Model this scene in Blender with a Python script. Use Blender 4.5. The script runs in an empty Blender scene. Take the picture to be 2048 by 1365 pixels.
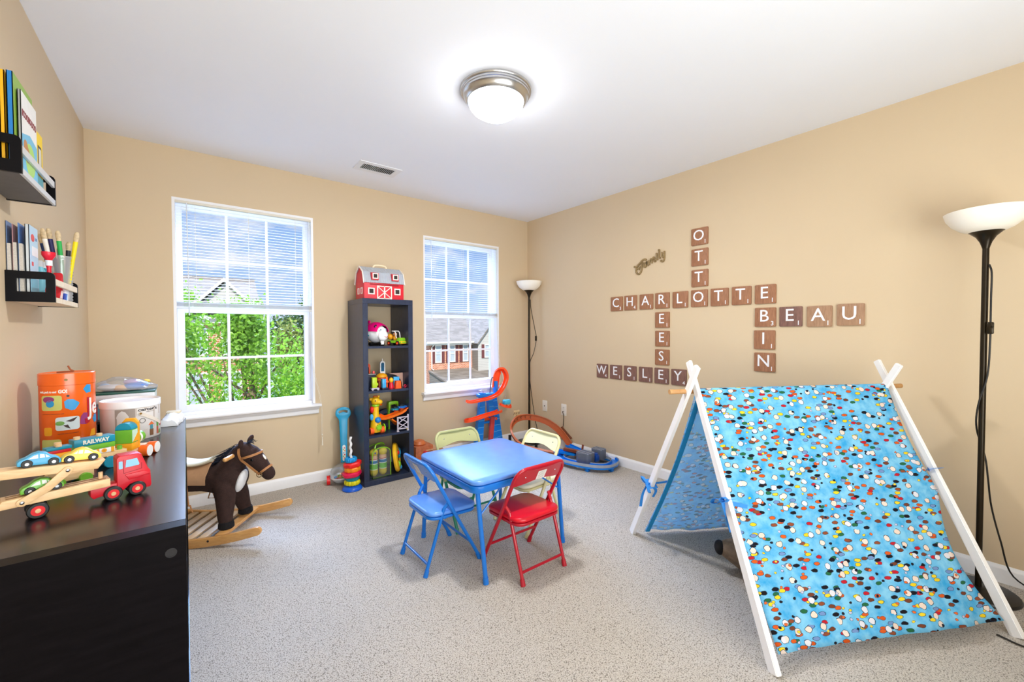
import bpy, bmesh, math, random
import numpy as np
from mathutils import Vector, Matrix
PI = math.pi
C = bpy.context.scene.collection
scene = bpy.context.scene
random.seed(7)

# ------------------------------------------------------------------ room numbers (metres, camera stands over the origin)
XL, XR, YB, YF, ZC = -0.465, 3.048, 3.583, -1.35, 2.44
W1 = (-0.06, 0.81, 0.633, 2.112)
W2 = (1.765, 2.645, 0.633, 2.112)

# ------------------------------------------------------------------ camera
cam = bpy.data.cameras.new('camera')
cam.sensor_width = 36.0
cam.lens = 828.58 / 2048 * 36.0
cam.clip_start = 0.02
cam.clip_end = 400
cam_ob = bpy.data.objects.new('camera', cam)
C.objects.link(cam_ob)
yaw, pitch, roll = 0.6672, -0.0226, -0.0027
fw = Vector((math.sin(yaw)*math.cos(pitch), math.cos(yaw)*math.cos(pitch), math.sin(pitch)))
r0 = Vector((math.cos(yaw), -math.sin(yaw), 0)); u0 = r0.cross(fw)
rt = r0*math.cos(roll) + u0*math.sin(roll); up = u0*math.cos(roll) - r0*math.sin(roll)
cam_ob.matrix_world = Matrix(((rt.x, up.x, -fw.x, 0), (rt.y, up.y, -fw.y, 0), (rt.z, up.z, -fw.z, 1.2045), (0, 0, 0, 1)))
scene.camera = cam_ob

# ------------------------------------------------------------------ exposure
scene.view_settings.view_transform = 'Standard'
scene.view_settings.look = 'None'
scene.view_settings.gamma = 1.0
scene.view_settings.use_curve_mapping = False
scene.view_settings.exposure = 0.34
scene.cycles.max_bounces = 10
scene.cycles.diffuse_bounces = 6
scene.cycles.glossy_bounces = 4
scene.cycles.transparent_max_bounces = 12
scene.cycles.sample_clamp_indirect = 6.0
scene.cycles.use_denoising = True
scene.cycles.caustics_reflective = False
scene.cycles.caustics_refractive = False

def lin(c):
    return tuple(((v/255)/12.92 if v/255 <= 0.04045 else ((v/255+0.055)/1.055)**2.4) for v in c)

# ------------------------------------------------------------------ sky
world = bpy.data.worlds.new('sky'); scene.world = world
world.use_nodes = True
nt = world.node_tree; nt.nodes.clear()
def N(tree, kind, **kw):
    n = tree.nodes.new(kind)
    for k, v in kw.items(): setattr(n, k, v)
    return n
out = N(nt, 'ShaderNodeOutputWorld'); bg = N(nt, 'ShaderNodeBackground')
tc = N(nt, 'ShaderNodeTexCoord'); sep = N(nt, 'ShaderNodeSeparateXYZ')
nt.links.new(tc.outputs['Generated'], sep.inputs[0])
ramp = N(nt, 'ShaderNodeValToRGB')
ramp.color_ramp.elements[0].position = 0.0; ramp.color_ramp.elements[0].color = (*lin((205, 226, 255)), 1)
ramp.color_ramp.elements[1].position = 0.32; ramp.color_ramp.elements[1].color = (*lin((140, 186, 250)), 1)
nt.links.new(sep.outputs['Z'], ramp.inputs[0])
mp = N(nt, 'ShaderNodeMapping'); mp.inputs['Scale'].default_value = (3.0, 3.0, 9.0)
nz = N(nt, 'ShaderNodeTexNoise'); nz.inputs['Scale'].default_value = 1.6; nz.inputs['Detail'].default_value = 7; nz.inputs['Roughness'].default_value = 0.62
nt.links.new(tc.outputs['Generated'], mp.inputs[0]); nt.links.new(mp.outputs[0], nz.inputs['Vector'])
cr = N(nt, 'ShaderNodeValToRGB')
cr.color_ramp.elements[0].position = 0.50; cr.color_ramp.elements[1].position = 0.66
nt.links.new(nz.outputs['Fac'], cr.inputs[0])
mx = N(nt, 'ShaderNodeMix', data_type='RGBA')
nt.links.new(cr.outputs[0], mx.inputs['Factor']); nt.links.new(ramp.outputs[0], mx.inputs[6]); mx.inputs[7].default_value = (1.05, 1.05, 1.08, 1)
# unseen bright cloud bank, added high in front of the windows to light the room
bank = N(nt, 'ShaderNodeVectorMath', operation='DOT_PRODUCT'); bank.inputs[1].default_value = Vector((0.10, 0.75, 0.655)).normalized()
nt.links.new(tc.outputs['Generated'], bank.inputs[0])
hi = N(nt, 'ShaderNodeMapRange', interpolation_type='SMOOTHSTEP'); hi.inputs['From Min'].default_value = 0.90; hi.inputs['From Max'].default_value = 0.97
hi.inputs['To Min'].default_value = 0.72; hi.inputs['To Max'].default_value = 48.0
nt.links.new(bank.outputs['Value'], hi.inputs['Value'])
nt.links.new(mx.outputs[2], bg.inputs['Color']); nt.links.new(hi.outputs[0], bg.inputs['Strength'])
nt.links.new(bg.outputs[0], out.inputs[0])

# ------------------------------------------------------------------ sun behind the house, added fill light behind the camera
def light(name, kind, energy, col, loc, direction, **kw):
    l = bpy.data.lights.new(name, kind); l.energy = energy; l.color = col
    for k, v in kw.items(): setattr(l, k, v)
    o = bpy.data.objects.new(name, l); C.objects.link(o); o.location = loc
    o.rotation_euler = Vector(direction).to_track_quat('-Z', 'Y').to_euler()
    return o
light('sun', 'SUN', 4.8, (1.0, 0.95, 0.86), (0, -10, 20), (0.35, 0.75, -0.75), angle=0.01)
light('added_fill_light', 'AREA', 70, (0.92, 0.975, 0.985), (0.75, YF+0.22, 1.20), (0.10, 0.90, 0.40), shape='RECTANGLE', size=2.4, size_y=1.7, spread=math.radians(152))  # unseen fill added before the solid front wall to brighten the room

# ------------------------------------------------------------------ materials
MATS = {}
def mat(name, col, rough=0.5, metal=0.0, spec=0.5, vary=0.05, vscale=30.0, bump=0.0, bscale=200.0, coat=0.0, coat_rough=0.1, trans=0.0, alpha=1.0, emit=0.0, sss=0.0, ior=1.45):
    if name in MATS: return MATS[name]
    m = bpy.data.materials.new(name); m.use_nodes = True
    t = m.node_tree; b = t.nodes['Principled BSDF']
    c = lin(col)
    b.inputs['Roughness'].default_value = rough; b.inputs['Metallic'].default_value = metal
    b.inputs['Specular IOR Level'].default_value = spec
    b.inputs['Coat Weight'].default_value = coat; b.inputs['Coat Roughness'].default_value = coat_rough
    b.inputs['Transmission Weight'].default_value = trans; b.inputs['Alpha'].default_value = alpha
    b.inputs['IOR'].default_value = ior
    if sss: b.inputs['Subsurface Weight'].default_value = sss; b.inputs['Subsurface Radius'].default_value = (0.02, 0.02, 0.02)
    co = N(t, 'ShaderNodeTexCoord')
    nn = N(t, 'ShaderNodeTexNoise'); nn.inputs['Scale'].default_value = vscale; nn.inputs['Detail'].default_value = 4
    t.links.new(co.outputs['Object'], nn.inputs['Vector'])
    rp = N(t, 'ShaderNodeValToRGB')
    rp.color_ramp.elements[0].position = 0.3; rp.color_ramp.elements[1].position = 0.7
    rp.color_ramp.elements[0].color = (*[max(0, v*(1-vary)) for v in c], 1)
    rp.color_ramp.elements[1].color = (*[min(1, v*(1+vary)) for v in c], 1)
    t.links.new(nn.outputs['Fac'], rp.inputs[0]); t.links.new(rp.outputs[0], b.inputs['Base Color'])
    if emit:
        t.links.new(rp.outputs[0], b.inputs['Emission Color']); b.inputs['Emission Strength'].default_value = emit
    if bump:
        n2 = N(t, 'ShaderNodeTexNoise'); n2.inputs['Scale'].default_value = bscale; n2.inputs['Detail'].default_value = 3
        bp = N(t, 'ShaderNodeBump'); bp.inputs['Strength'].default_value = bump; bp.inputs['Distance'].default_value = 0.004
        t.links.new(co.outputs['Object'], n2.inputs['Vector']); t.links.new(n2.outputs['Fac'], bp.inputs['Height']); t.links.new(bp.outputs[0], b.inputs['Normal'])
    MATS[name] = m
    return m
def wood(name, c1, c2, rough=0.45, scale=(1, 1, 1), rings=14.0, spec=0.5):
    if name in MATS: return MATS[name]
    m = bpy.data.materials.new(name); m.use_nodes = True
    t = m.node_tree; b = t.nodes['Principled BSDF']; b.inputs['Roughness'].default_value = rough; b.inputs['Specular IOR Level'].default_value = spec
    co = N(t, 'ShaderNodeTexCoord'); ma = N(t, 'ShaderNodeMapping'); ma.inputs['Scale'].default_value = scale
    w = N(t, 'ShaderNodeTexNoise'); w.inputs['Scale'].default_value = rings; w.inputs['Detail'].default_value = 6; w.inputs['Roughness'].default_value = 0.65; w.inputs['Distortion'].default_value = 0.6
    oi = N(t, 'ShaderNodeObjectInfo'); ad = N(t, 'ShaderNodeVectorMath', operation='ADD')
    t.links.new(co.outputs['Object'], ad.inputs[0]); t.links.new(oi.outputs['Random'], ad.inputs[1])
    t.links.new(ad.outputs[0], ma.inputs[0]); t.links.new(ma.outputs[0], w.inputs['Vector'])
    rp = N(t, 'ShaderNodeValToRGB'); rp.color_ramp.elements[0].position = 0.32; rp.color_ramp.elements[1].position = 0.68
    rp.color_ramp.elements[0].color = (*lin(c1), 1); rp.color_ramp.elements[1].color = (*lin(c2), 1)
    t.links.new(w.outputs['Fac'], rp.inputs[0]); t.links.new(rp.outputs[0], b.inputs['Base Color'])
    MATS[name] = m
    return m

def clear(name, col, gloss=0.06, rough=0.02, haze=0.0):
    if name in MATS: return MATS[name]
    m = bpy.data.materials.new(name); m.use_nodes = True; t = m.node_tree; t.nodes.clear()
    o = N(t, 'ShaderNodeOutputMaterial'); tr = N(t, 'ShaderNodeBsdfTransparent'); gl = N(t, 'ShaderNodeBsdfGlossy'); mx_ = N(t, 'ShaderNodeMixShader')
    tr.inputs[0].default_value = (*lin(col), 1); gl.inputs['Roughness'].default_value = rough
    fr = N(t, 'ShaderNodeLayerWeight'); fr.inputs['Blend'].default_value = 0.25
    mm = N(t, 'ShaderNodeMath', operation='MULTIPLY_ADD'); mm.inputs[1].default_value = gloss*3; mm.inputs[2].default_value = gloss
    t.links.new(fr.outputs['Fresnel'], mm.inputs[0]); t.links.new(mm.outputs[0], mx_.inputs[0])
    t.links.new(tr.outputs[0], mx_.inputs[1]); t.links.new(gl.outputs[0], mx_.inputs[2])
    if haze:
        df = N(t, 'ShaderNodeBsdfDiffuse'); df.inputs[0].default_value = (0.9, 0.9, 0.92, 1); m2 = N(t, 'ShaderNodeMixShader'); m2.inputs[0].default_value = haze
        t.links.new(mx_.outputs[0], m2.inputs[1]); t.links.new(df.outputs[0], m2.inputs[2]); t.links.new(m2.outputs[0], o.inputs[0])
    else: t.links.new(mx_.outputs[0], o.inputs[0])
    MATS[name] = m; return m

# ------------------------------------------------------------------ geometry helpers
def T(x=0, y=0, z=0): return Matrix.Translation((x, y, z))
def RX(d): return Matrix.Rotation(math.radians(d), 4, 'X')
def RY(d): return Matrix.Rotation(math.radians(d), 4, 'Y')
def RZ(d): return Matrix.Rotation(math.radians(d), 4, 'Z')
def SC(x, y, z): return Matrix.Diagonal((x, y, z, 1))
def thicken(bm, th):
    """give an open sheet real thickness: an offset back layer and closed rims"""
    bm.normal_update(); uvl = bm.loops.layers.uv.active
    fs = list(bm.faces); rim = [e for e in bm.edges if len(e.link_faces) == 1]
    nv = {v: bm.verts.new(v.co - v.normal*th) for v in list(bm.verts)}
    for f in fs:
        g = bm.faces.new([nv[v] for v in reversed(f.verts)]); g.material_index = f.material_index; g.smooth = f.smooth
        if uvl:
            u = {lp.vert: lp[uvl].uv.copy() for lp in f.loops}
            for lp, v in zip(g.loops, reversed(list(f.verts))): lp[uvl].uv = u[v]
    for e in rim:
        lp = e.link_loops[0]; a, b = lp.vert, lp.link_loop_next.vert
        g = bm.faces.new((b, a, nv[a], nv[b])); g.smooth = True
        if uvl:
            for q, w in zip(g.loops, (lp.link_loop_next, lp, lp, lp.link_loop_next)): q[uvl].uv = w[uvl].uv
class MB:
    def __init__(s): s.bm = bmesh.new()
    def _mi(s, fs, mi):
        for f in fs: f.material_index = mi
    def box(s, c, d, M=None, mi=0, bev=0.0, seg=2):
        mtx = T(*c) @ SC(*d)
        if M is not None: mtx = M @ mtx
        r = bmesh.ops.create_cube(s.bm, size=1.0, matrix=mtx)
        vs = r['verts']; fs = set(f for v in vs for f in v.link_faces)
        if bev > 0:
            es = list(set(e for v in vs for e in v.link_edges))
            rr = bmesh.ops.bevel(s.bm, geom=es, offset=bev, segments=seg, affect='EDGES', profile=0.5, clamp_overlap=True)
            fs = set(f for f in rr['faces']) | set(f for f in fs if f.is_valid)
        s._mi(fs, mi); return s
    def cyl(s, p0, p1, r0, r1=None, n=20, mi=0, caps=True, M=None):
        p0, p1 = Vector(p0), Vector(p1); r1 = r0 if r1 is None else r1
        d = (p1-p0); q = d.to_track_quat('Z', 'Y').to_matrix().to_4x4()
        m = Matrix.Translation((p0+p1)/2) @ q
        if M is not None: m = M @ m
        r = bmesh.ops.create_cone(s.bm, cap_ends=caps, segments=n, radius1=max(r0, 1e-5), radius2=max(r1, 1e-5), depth=d.length, matrix=m)
        s._mi(set(f for v in r['verts'] for f in v.link_faces), mi); return s
    def sph(s, c, r, mi=0, M=None, u=20, v=12):
        if not hasattr(r, '__len__'): r = (r, r, r)
        m = T(*c) @ SC(*r)
        if M is not None: m = M @ m
        q = bmesh.ops.create_uvsphere(s.bm, u_segments=u, v_segments=v, radius=1.0, matrix=m)
        s._mi(set(f for w in q['verts'] for f in w.link_faces), mi); return s
    def ring(s, loops, mi=0, closed_u=True, closed_v=False, cap0=False, cap1=False):
        L = [[s.bm.verts.new(p) for p in lp] for lp in loops]
        fs = []; n = len(L[0]); m = len(L)
        for i in range(m if closed_v else m-1):
            a, b = L[i], L[(i+1) % m]
            for j in range(n if closed_u else n-1):
                k = (j+1) % n
                try: fs.append(s.bm.faces.new((a[j], a[k], b[k], b[j])))
                except ValueError: pass
        if cap0: fs.append(s.bm.faces.new(list(reversed(L[0]))))
        if cap1: fs.append(s.bm.faces.new(L[-1]))
        s._mi(fs, mi); return s
    def lathe(s, prof, n=32, mi=0, M=None, cap0=False, cap1=False):
        M = M or Matrix.Identity(4)
        loops = [[M @ Vector((max(r, 1e-5)*math.cos(2*PI*k/n), max(r, 1e-5)*math.sin(2*PI*k/n), z)) for k in range(n)] for r, z in prof]
        return s.ring(loops, mi, cap0=cap0, cap1=cap1)
    def sweep(s, pts, sec, mi=0, closed=False, M=None, upv=None, cap=True, scale=None):
        """carry the 2-D section `sec` along pts (section x sideways, y along the up vector)"""
        P = [Vector(p) for p in pts]; n = len(P); loops = []
        prev = None
        for i in range(n):
            a = P[(i-1) % n] if (closed or i > 0) else P[i]
            b = P[(i+1) % n] if (closed or i < n-1) else P[i]
            t = (b-a).normalized()
            if upv is not None:
                u = Vector(upv[i] if isinstance(upv, list) else upv)
            else:
                u = prev if prev is not None else (Vector((0, 0, 1)) if abs(t.z) < 0.9 else Vector((1, 0, 0)))
            u = (u - t*u.dot(t)).normalized(); prev = u
            sd = t.cross(u)
            k = scale[i] if scale else 1.0
            loops.append([P[i] + sd*x*k + u*y*k for x, y in sec])
        if M is not None: loops = [[M @ p for p in lp] for lp in loops]
        return s.ring(loops, mi, closed_v=closed, cap0=cap and not closed, cap1=cap and not closed)
    def tube(s, pts, r, n=10, mi=0, closed=False, M=None, scale=None):
        sec = [(r*math.cos(2*PI*k/n), r*math.sin(2*PI*k/n)) for k in range(n)]
        return s.sweep(pts, sec, mi, closed, M, None, True, scale)
    def flat(s, loops, depth, M=None, mi=0, bev=0.0, wrap=None):
        """filled outline (first loop outer, the others holes) in local XY, thickness along +Z"""
        cu = bpy.data.curves.new('tmp', 'CURVE'); cu.dimensions = '2D'; cu.fill_mode = 'BOTH'
        cu.extrude = max(depth/2-bev, 0); cu.bevel_depth = bev; cu.bevel_resolution = 1; cu.offset = -bev
        for lp in loops:
            sp = cu.splines.new('POLY'); sp.points.add(len(lp)-1)
            for k, p in enumerate(lp): sp.points[k].co = (p[0], p[1], 0, 1)
            sp.use_cyclic_u = True
        return s._curve(cu, (M or Matrix.Identity(4)) @ T(0, 0, depth/2), mi, 1.0, wrap)
    def text(s, body, size, depth, M=None, mi=0, align='CENTER', bold=0.0, sx=1.0, wrap=None, spacing=1.0):
        cu = bpy.data.curves.new('tmp', 'FONT'); cu.body = body; cu.size = size; cu.extrude = depth/2; cu.align_x = align; cu.align_y = 'CENTER'
        cu.offset = bold; cu.resolution_u = 3; cu.space_character = spacing
        return s._curve(cu, (M or Matrix.Identity(4)) @ T(0, 0, depth/2), mi, sx, wrap)
    def _curve(s, cu, M, mi, sx=1.0, wrap=None):
        o = bpy.data.objects.new('tmp', cu); C.objects.link(o)
        dg = bpy.context.evaluated_depsgraph_get(); dg.update()
        me = bpy.data.meshes.new_from_object(o.evaluated_get(dg))
        bm2 = bmesh.new(); bm2.from_mesh(me)
        bmesh.ops.remove_doubles(bm2, verts=bm2.verts, dist=1e-6)
        if wrap:
            bmesh.ops.subdivide_edges(bm2, edges=[e for e in bm2.edges if e.calc_length() > 0.02], cuts=3)
            bmesh.ops.triangulate(bm2, faces=bm2.faces)
        mp_ = {}
        for v in bm2.verts:
            p = v.co.copy(); p.x *= sx; p = M @ p
            if wrap: p = wrap(p)
            mp_[v] = s.bm.verts.new(p)
        for f in bm2.faces:
            try: s.bm.faces.new([mp_[v] for v in f.verts]).material_index = mi
            except ValueError: pass
        bm2.free(); bpy.data.meshes.remove(me); C.objects.unlink(o); bpy.data.objects.remove(o); bpy.data.curves.remove(cu)
        return s
    def quad(s, p, mi=0):
        s.bm.faces.new([s.bm.verts.new(q) for q in p]).material_index = mi; return s
    def build(s, name, mats, parent=None, loc=None, rz=0.0, angle=35, fuse=0.0, smooth=0, recalc=True, sub=0):
        me = bpy.data.meshes.new(name)
        if recalc: bmesh.ops.recalc_face_normals(s.bm, faces=s.bm.faces)
        s.bm.to_mesh(me); s.bm.free()
        if not isinstance(mats, (list, tuple)): mats = [mats]
        for m in mats: me.materials.append(m)
        o = bpy.data.objects.new(name, me); C.objects.link(o)
        if fuse or sub:
            if fuse:
                md = o.modifiers.new('r', 'REMESH'); md.mode = 'VOXEL'; md.voxel_size = fuse
                if smooth:
                    sm = o.modifiers.new('s', 'SMOOTH'); sm.iterations = smooth; sm.factor = 0.5
            if sub:
                sb = o.modifiers.new('b', 'SUBSURF'); sb.levels = sub; sb.render_levels = sub
            dg = bpy.context.evaluated_depsgraph_get(); dg.update()
            m2 = bpy.data.meshes.new_from_object(o.evaluated_get(dg)); o.modifiers.clear()
            o.data = m2; bpy.data.meshes.remove(me); me = m2; me.name = name
            angle = 180
        me.polygons.foreach_set('use_smooth', [True]*len(me.polygons))
        if angle < 180: me.set_sharp_from_angle(angle=math.radians(angle))
        if parent is not None: o.parent = parent
        if loc is not None: o.location = loc
        if rz: o.rotation_euler = (0, 0, math.radians(rz))
        return o
def tag(o, label, cat, group=None, kind=None):
    o['label'] = label; o['category'] = cat
    if group: o['group'] = group
    if kind: o['kind'] = kind
    return o
def thing(name, label, cat, loc=(0, 0, 0), rz=0, group=None):
    o = bpy.data.objects.new(name, None); C.objects.link(o); o.empty_display_size = 0.05
    o.location = loc; o.rotation_euler = (0, 0, math.radians(rz))
    return tag(o, label, cat, group)
def struct(o):
    o['kind'] = 'structure'; return o
def dup(o, parent=None):
    c = o.copy(); C.objects.link(c)
    if parent is not None: c.parent = parent
    for ch in [x for x in C.objects if x.parent == o]: dup(ch, c)
    return c
def arc(cx, cy, r, a0, a1, n): return [(cx+r*math.cos(math.radians(a0+(a1-a0)*k/n)), cy+r*math.sin(math.radians(a0+(a1-a0)*k/n))) for k in range(n+1)]
def rrect(w, h, r, n=5, cx=0, cy=0):
    a, b = w/2-r, h/2-r
    return arc(cx+a, cy+b, r, 0, 90, n)+arc(cx-a, cy+b, r, 90, 180, n)+arc(cx-a, cy-b, r, 180, 270, n)+arc(cx+a, cy-b, r, 270, 360, n)
def spline(pts, k=8, closed=False):
    P = [Vector(p) for p in pts]; n = len(P); res = []
    for i in range(n if closed else n-1):
        p1, p2 = P[i], P[(i+1) % n]
        p0 = P[i-1] if (closed or i > 0) else p1*2-p2
        p3 = P[(i+2) % n] if (closed or i < n-2) else p2*2-p1
        for j in range(k):
            t = j/k
            res.append(0.5*((2*p1)+(p2-p0)*t+(2*p0-5*p1+4*p2-p3)*t*t+(3*p1-p0-3*p2+p3)*t**3))
    if not closed: res.append(P[-1])
    return res

# ================================================================== the setting
def wall_mat():
    m = mat('tan wall paint', (212, 191, 159), rough=0.62, vary=0.012, vscale=2.0, bump=0.05, bscale=350, spec=0.35); return m
M_wall = wall_mat()
M_ceil = mat('white ceiling paint', (236, 238, 243), rough=0.85, vary=0.008, vscale=2, bump=0.03, bscale=300, spec=0.2)
M_trim = mat('white gloss trim paint', (238, 238, 240), rough=0.32, vary=0.01)
M_vinyl = mat('white vinyl window frame', (240, 241, 245), rough=0.35, vary=0.01)

def carpet_mat():
    m = bpy.data.materials.new('beige cut pile carpet'); m.use_nodes = True
    t = m.node_tree; b = t.nodes['Principled BSDF']; b.inputs['Roughness'].default_value = 0.95; b.inputs['Specular IOR Level'].default_value = 0.1
    b.inputs['Sheen Weight'].default_value = 0.25; b.inputs['Sheen Roughness'].default_value = 0.5
    co = N(t, 'ShaderNodeTexCoord')
    wv = N(t, 'ShaderNodeTexNoise'); wv.inputs['Scale'].default_value = 26; wv.inputs['Detail'].default_value = 2
    vm = N(t, 'ShaderNodeVectorMath', operation='SCALE'); vm.inputs['Scale'].default_value = 0.006
    va = N(t, 'ShaderNodeVectorMath', operation='ADD')
    t.links.new(co.outputs['Object'], wv.inputs['Vector']); t.links.new(wv.outputs['Color'], vm.inputs[0])
    t.links.new(co.outputs['Object'], va.inputs[0]); t.links.new(vm.outputs[0], va.inputs[1])
    vo = N(t, 'ShaderNodeTexVoronoi'); vo.inputs['Scale'].default_value = 210
    t.links.new(va.outputs[0], vo.inputs['Vector'])
    n1 = N(t, 'ShaderNodeTexNoise'); n1.inputs['Scale'].default_value = 260; n1.inputs['Detail'].default_value = 4; n1.inputs['Roughness'].default_value = 0.7
    t.links.new(co.outputs['Object'], n1.inputs['Vector'])
    n2 = N(t, 'ShaderNodeTexNoise'); n2.inputs['Scale'].default_value = 1.7; n2.inputs['Detail'].default_value = 3
    t.links.new(co.outputs['Object'], n2.inputs['Vector'])
    ad = N(t, 'ShaderNodeMath', operation='MULTIPLY_ADD'); ad.inputs[1].default_value = -0.55
    t.links.new(vo.outputs['Distance'], ad.inputs[0]); t.links.new(n1.outputs['Fac'], ad.inputs[2])
    rp = N(t, 'ShaderNodeValToRGB')
    e = rp.color_ramp.elements; e[0].position = 0.02; e[0].color = (*lin((122, 112, 98)), 1); e[1].position = 0.5; e[1].color = (*lin((222, 214, 203)), 1)
    k = e.new(0.2); k.color = (*lin((201, 191, 178)), 1)
    t.links.new(ad.outputs[0], rp.inputs[0])
    big = N(t, 'ShaderNodeMix', data_type='RGBA', blend_type='MULTIPLY'); big.inputs['Factor'].default_value = 0.16
    t.links.new(rp.outputs[0], big.inputs[6]); t.links.new(n2.outputs['Fac'], big.inputs[7]); t.links.new(big.outputs[2], b.inputs['Base Color'])
    bp = N(t, 'ShaderNodeBump'); bp.inputs['Strength'].default_value = 0.8; bp.inputs['Distance'].default_value = 0.006
    t.links.new(ad.outputs[0], bp.inputs['Height']); t.links.new(bp.outputs[0], b.inputs['Normal'])
    return m
M_carpet = carpet_mat()

b = MB(); b.box(((XL+XR)/2, (YB+YF)/2, -0.05), (XR-XL+0.6, YB-YF+0.3, 0.1)); struct(b.build('floor', M_carpet))
b = MB(); b.box(((XL+XR)/2, (YB+YF)/2, ZC+0.05), (XR-XL+0.6, YB-YF+0.6, 0.1)); struct(b.build('ceiling', M_ceil))
b = MB(); b.box((XL-0.075, (YB+YF)/2, ZC/2), (0.15, YB-YF+0.3, ZC)); struct(b.build('wall_left', M_wall))
b = MB(); b.box((XR+0.075, (YB+YF)/2, ZC/2), (0.15, YB-YF+0.3, ZC)); struct(b.build('wall_right', M_wall))
b = MB(); b.box(((XL+XR)/2, YF-0.075, ZC/2), (XR-XL, 0.15, ZC)); struct(b.build('wall_front', M_wall))
b = MB()
xs = [XL-0.0, W1[0], W1[1], W2[0], W2[1], XR]
for i in (0, 2, 4): b.box(((xs[i]+xs[i+1])/2, YB+0.09, ZC/2), (xs[i+1]-xs[i], 0.18, ZC))
for w in (W1, W2):
    b.box(((w[0]+w[1])/2, YB+0.09, w[2]/2), (w[1]-w[0], 0.18, w[2])); b.box(((w[0]+w[1])/2, YB+0.09, (w[3]+ZC)/2), (w[1]-w[0], 0.18, ZC-w[3]))
struct(b.build('wall_back', M_wall))
BBP = [(0, 0), (0.014, 0), (0.014, 0.064), (0.011, 0.072), (0.006, 0.078), (0.004, 0.083), (0, 0.083)]
def baseboard(name, p0, p1, nrm):
    d = Vector(p1)-Vector(p0); b = MB(); L = []
    for q in (p0, p1): L.append([Vector(q)+Vector(nrm)*x+Vector((0, 0, z)) for x, z in BBP])
    b.ring(L, cap0=True, cap1=True); return struct(b.build(name, M_trim))
baseboard('baseboard_back', (XL, YB, 0), (XR, YB, 0), (0, -1, 0))
baseboard('baseboard_left', (XL, YF, 0), (XL, YB-0.014, 0), (1, 0, 0))
baseboard('baseboard_right', (XR, YF, 0), (XR, YB-0.014, 0), (-1, 0, 0))

# ------------------------------------------------------------------ windows: double hung, six over six panes
M_glass = clear('clear window glass', (252, 253, 255), 0.0012)
def window(name, w):
    x0, x1, z0, z1 = w
    root = struct(bpy.data.objects.new(name, None)); C.objects.link(root); root.location = ((x0+x1)/2, YB, z0); cx = (x0+x1)/2
    W = x1-x0; H = z1-z0
    b = MB()                                                   # jamb liner
    for sx in (-1, 1): b.box((sx*(W/2-0.008), 0.085, H/2), (0.016, 0.17, H))
    b.box((0, 0.085, H-0.008), (W-0.032, 0.17, 0.016))
    b.box((0, 0.10, 0.01), (W-0.032, 0.14, 0.02))
    b.build('window_frame', M_vinyl, root)
    def sash(nm, zb, zt, y, fw_):
        b = MB(); a = W/2-0.016; th = 0.032
        for sx in (-1, 1): b.box((sx*(a-fw_/2), y, (zb+zt)/2), (fw_, th, zt-zb), bev=0.003)
        b.box((0, y, zb+fw_/2), (2*a-2*fw_+0.001, th-0.0008, fw_)); b.box((0, y, zt-0.018), (2*a-2*fw_+0.001, th-0.0008, 0.036))
        s_ = b.build(nm, M_vinyl, root)
        g0, g1, h0, h1 = -a+fw_, a-fw_, zb+fw_, zt-0.036
        b = MB()
        for k in (1, 2): b.box((g0+(g1-g0)*k/3, y, (h0+h1)/2), (0.017, 0.012, h1-h0))
        b.box((0, y, (h0+h1)/2), (g1-g0, 0.0118, 0.017)); b.build('glazing_bars', M_vinyl, s_)
        b = MB(); b.box((0, y+0.011, (h0+h1)/2), (g1-g0, 0.004, h1-h0)); b.build('glass', M_glass, s_)
    sash('lower_sash', 0.02, 0.745, 0.085, 0.042)
    sash('upper_sash', 0.715, H-0.016, 0.122, 0.036)
    b = MB()                                                   # sash lock on the meeting rail
    b.box((0, 0.068, 0.752), (0.05, 0.02, 0.012), bev=0.003); b.build('sash_lock', M_vinyl, root)
    # stool and moulded apron
    b = MB()
    pr = [(0.03, 0.0), (-0.052, 0.0), (-0.060, -0.006), (-0.060, -0.016), (-0.052, -0.022), (0.0, -0.022), (0.03, -0.022)]
    b.ring([[Vector((x, y, z)) for y, z in pr] for x in (-W/2-0.03, W/2+0.035)], cap0=True, cap1=True)
    b.box((0, 0.06, -0.005), (W, 0.12, 0.012)); b.build('window_sill', M_trim, root)
    b = MB()
    pr = [(0.0, -0.022), (-0.046, -0.022), (-0.038, -0.034), (-0.024, -0.046), (-0.020, -0.074), (-0.014, -0.08), (0, -0.08)]
    b.ring([[Vector((x, y, z)) for y, z in pr] for x in (-W/2-0.018, W/2+0.022)], cap0=True, cap1=True)
    b.build('window_apron', M_trim, root)
    return root
window('window_1', W1); window('window_2', W2)

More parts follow.
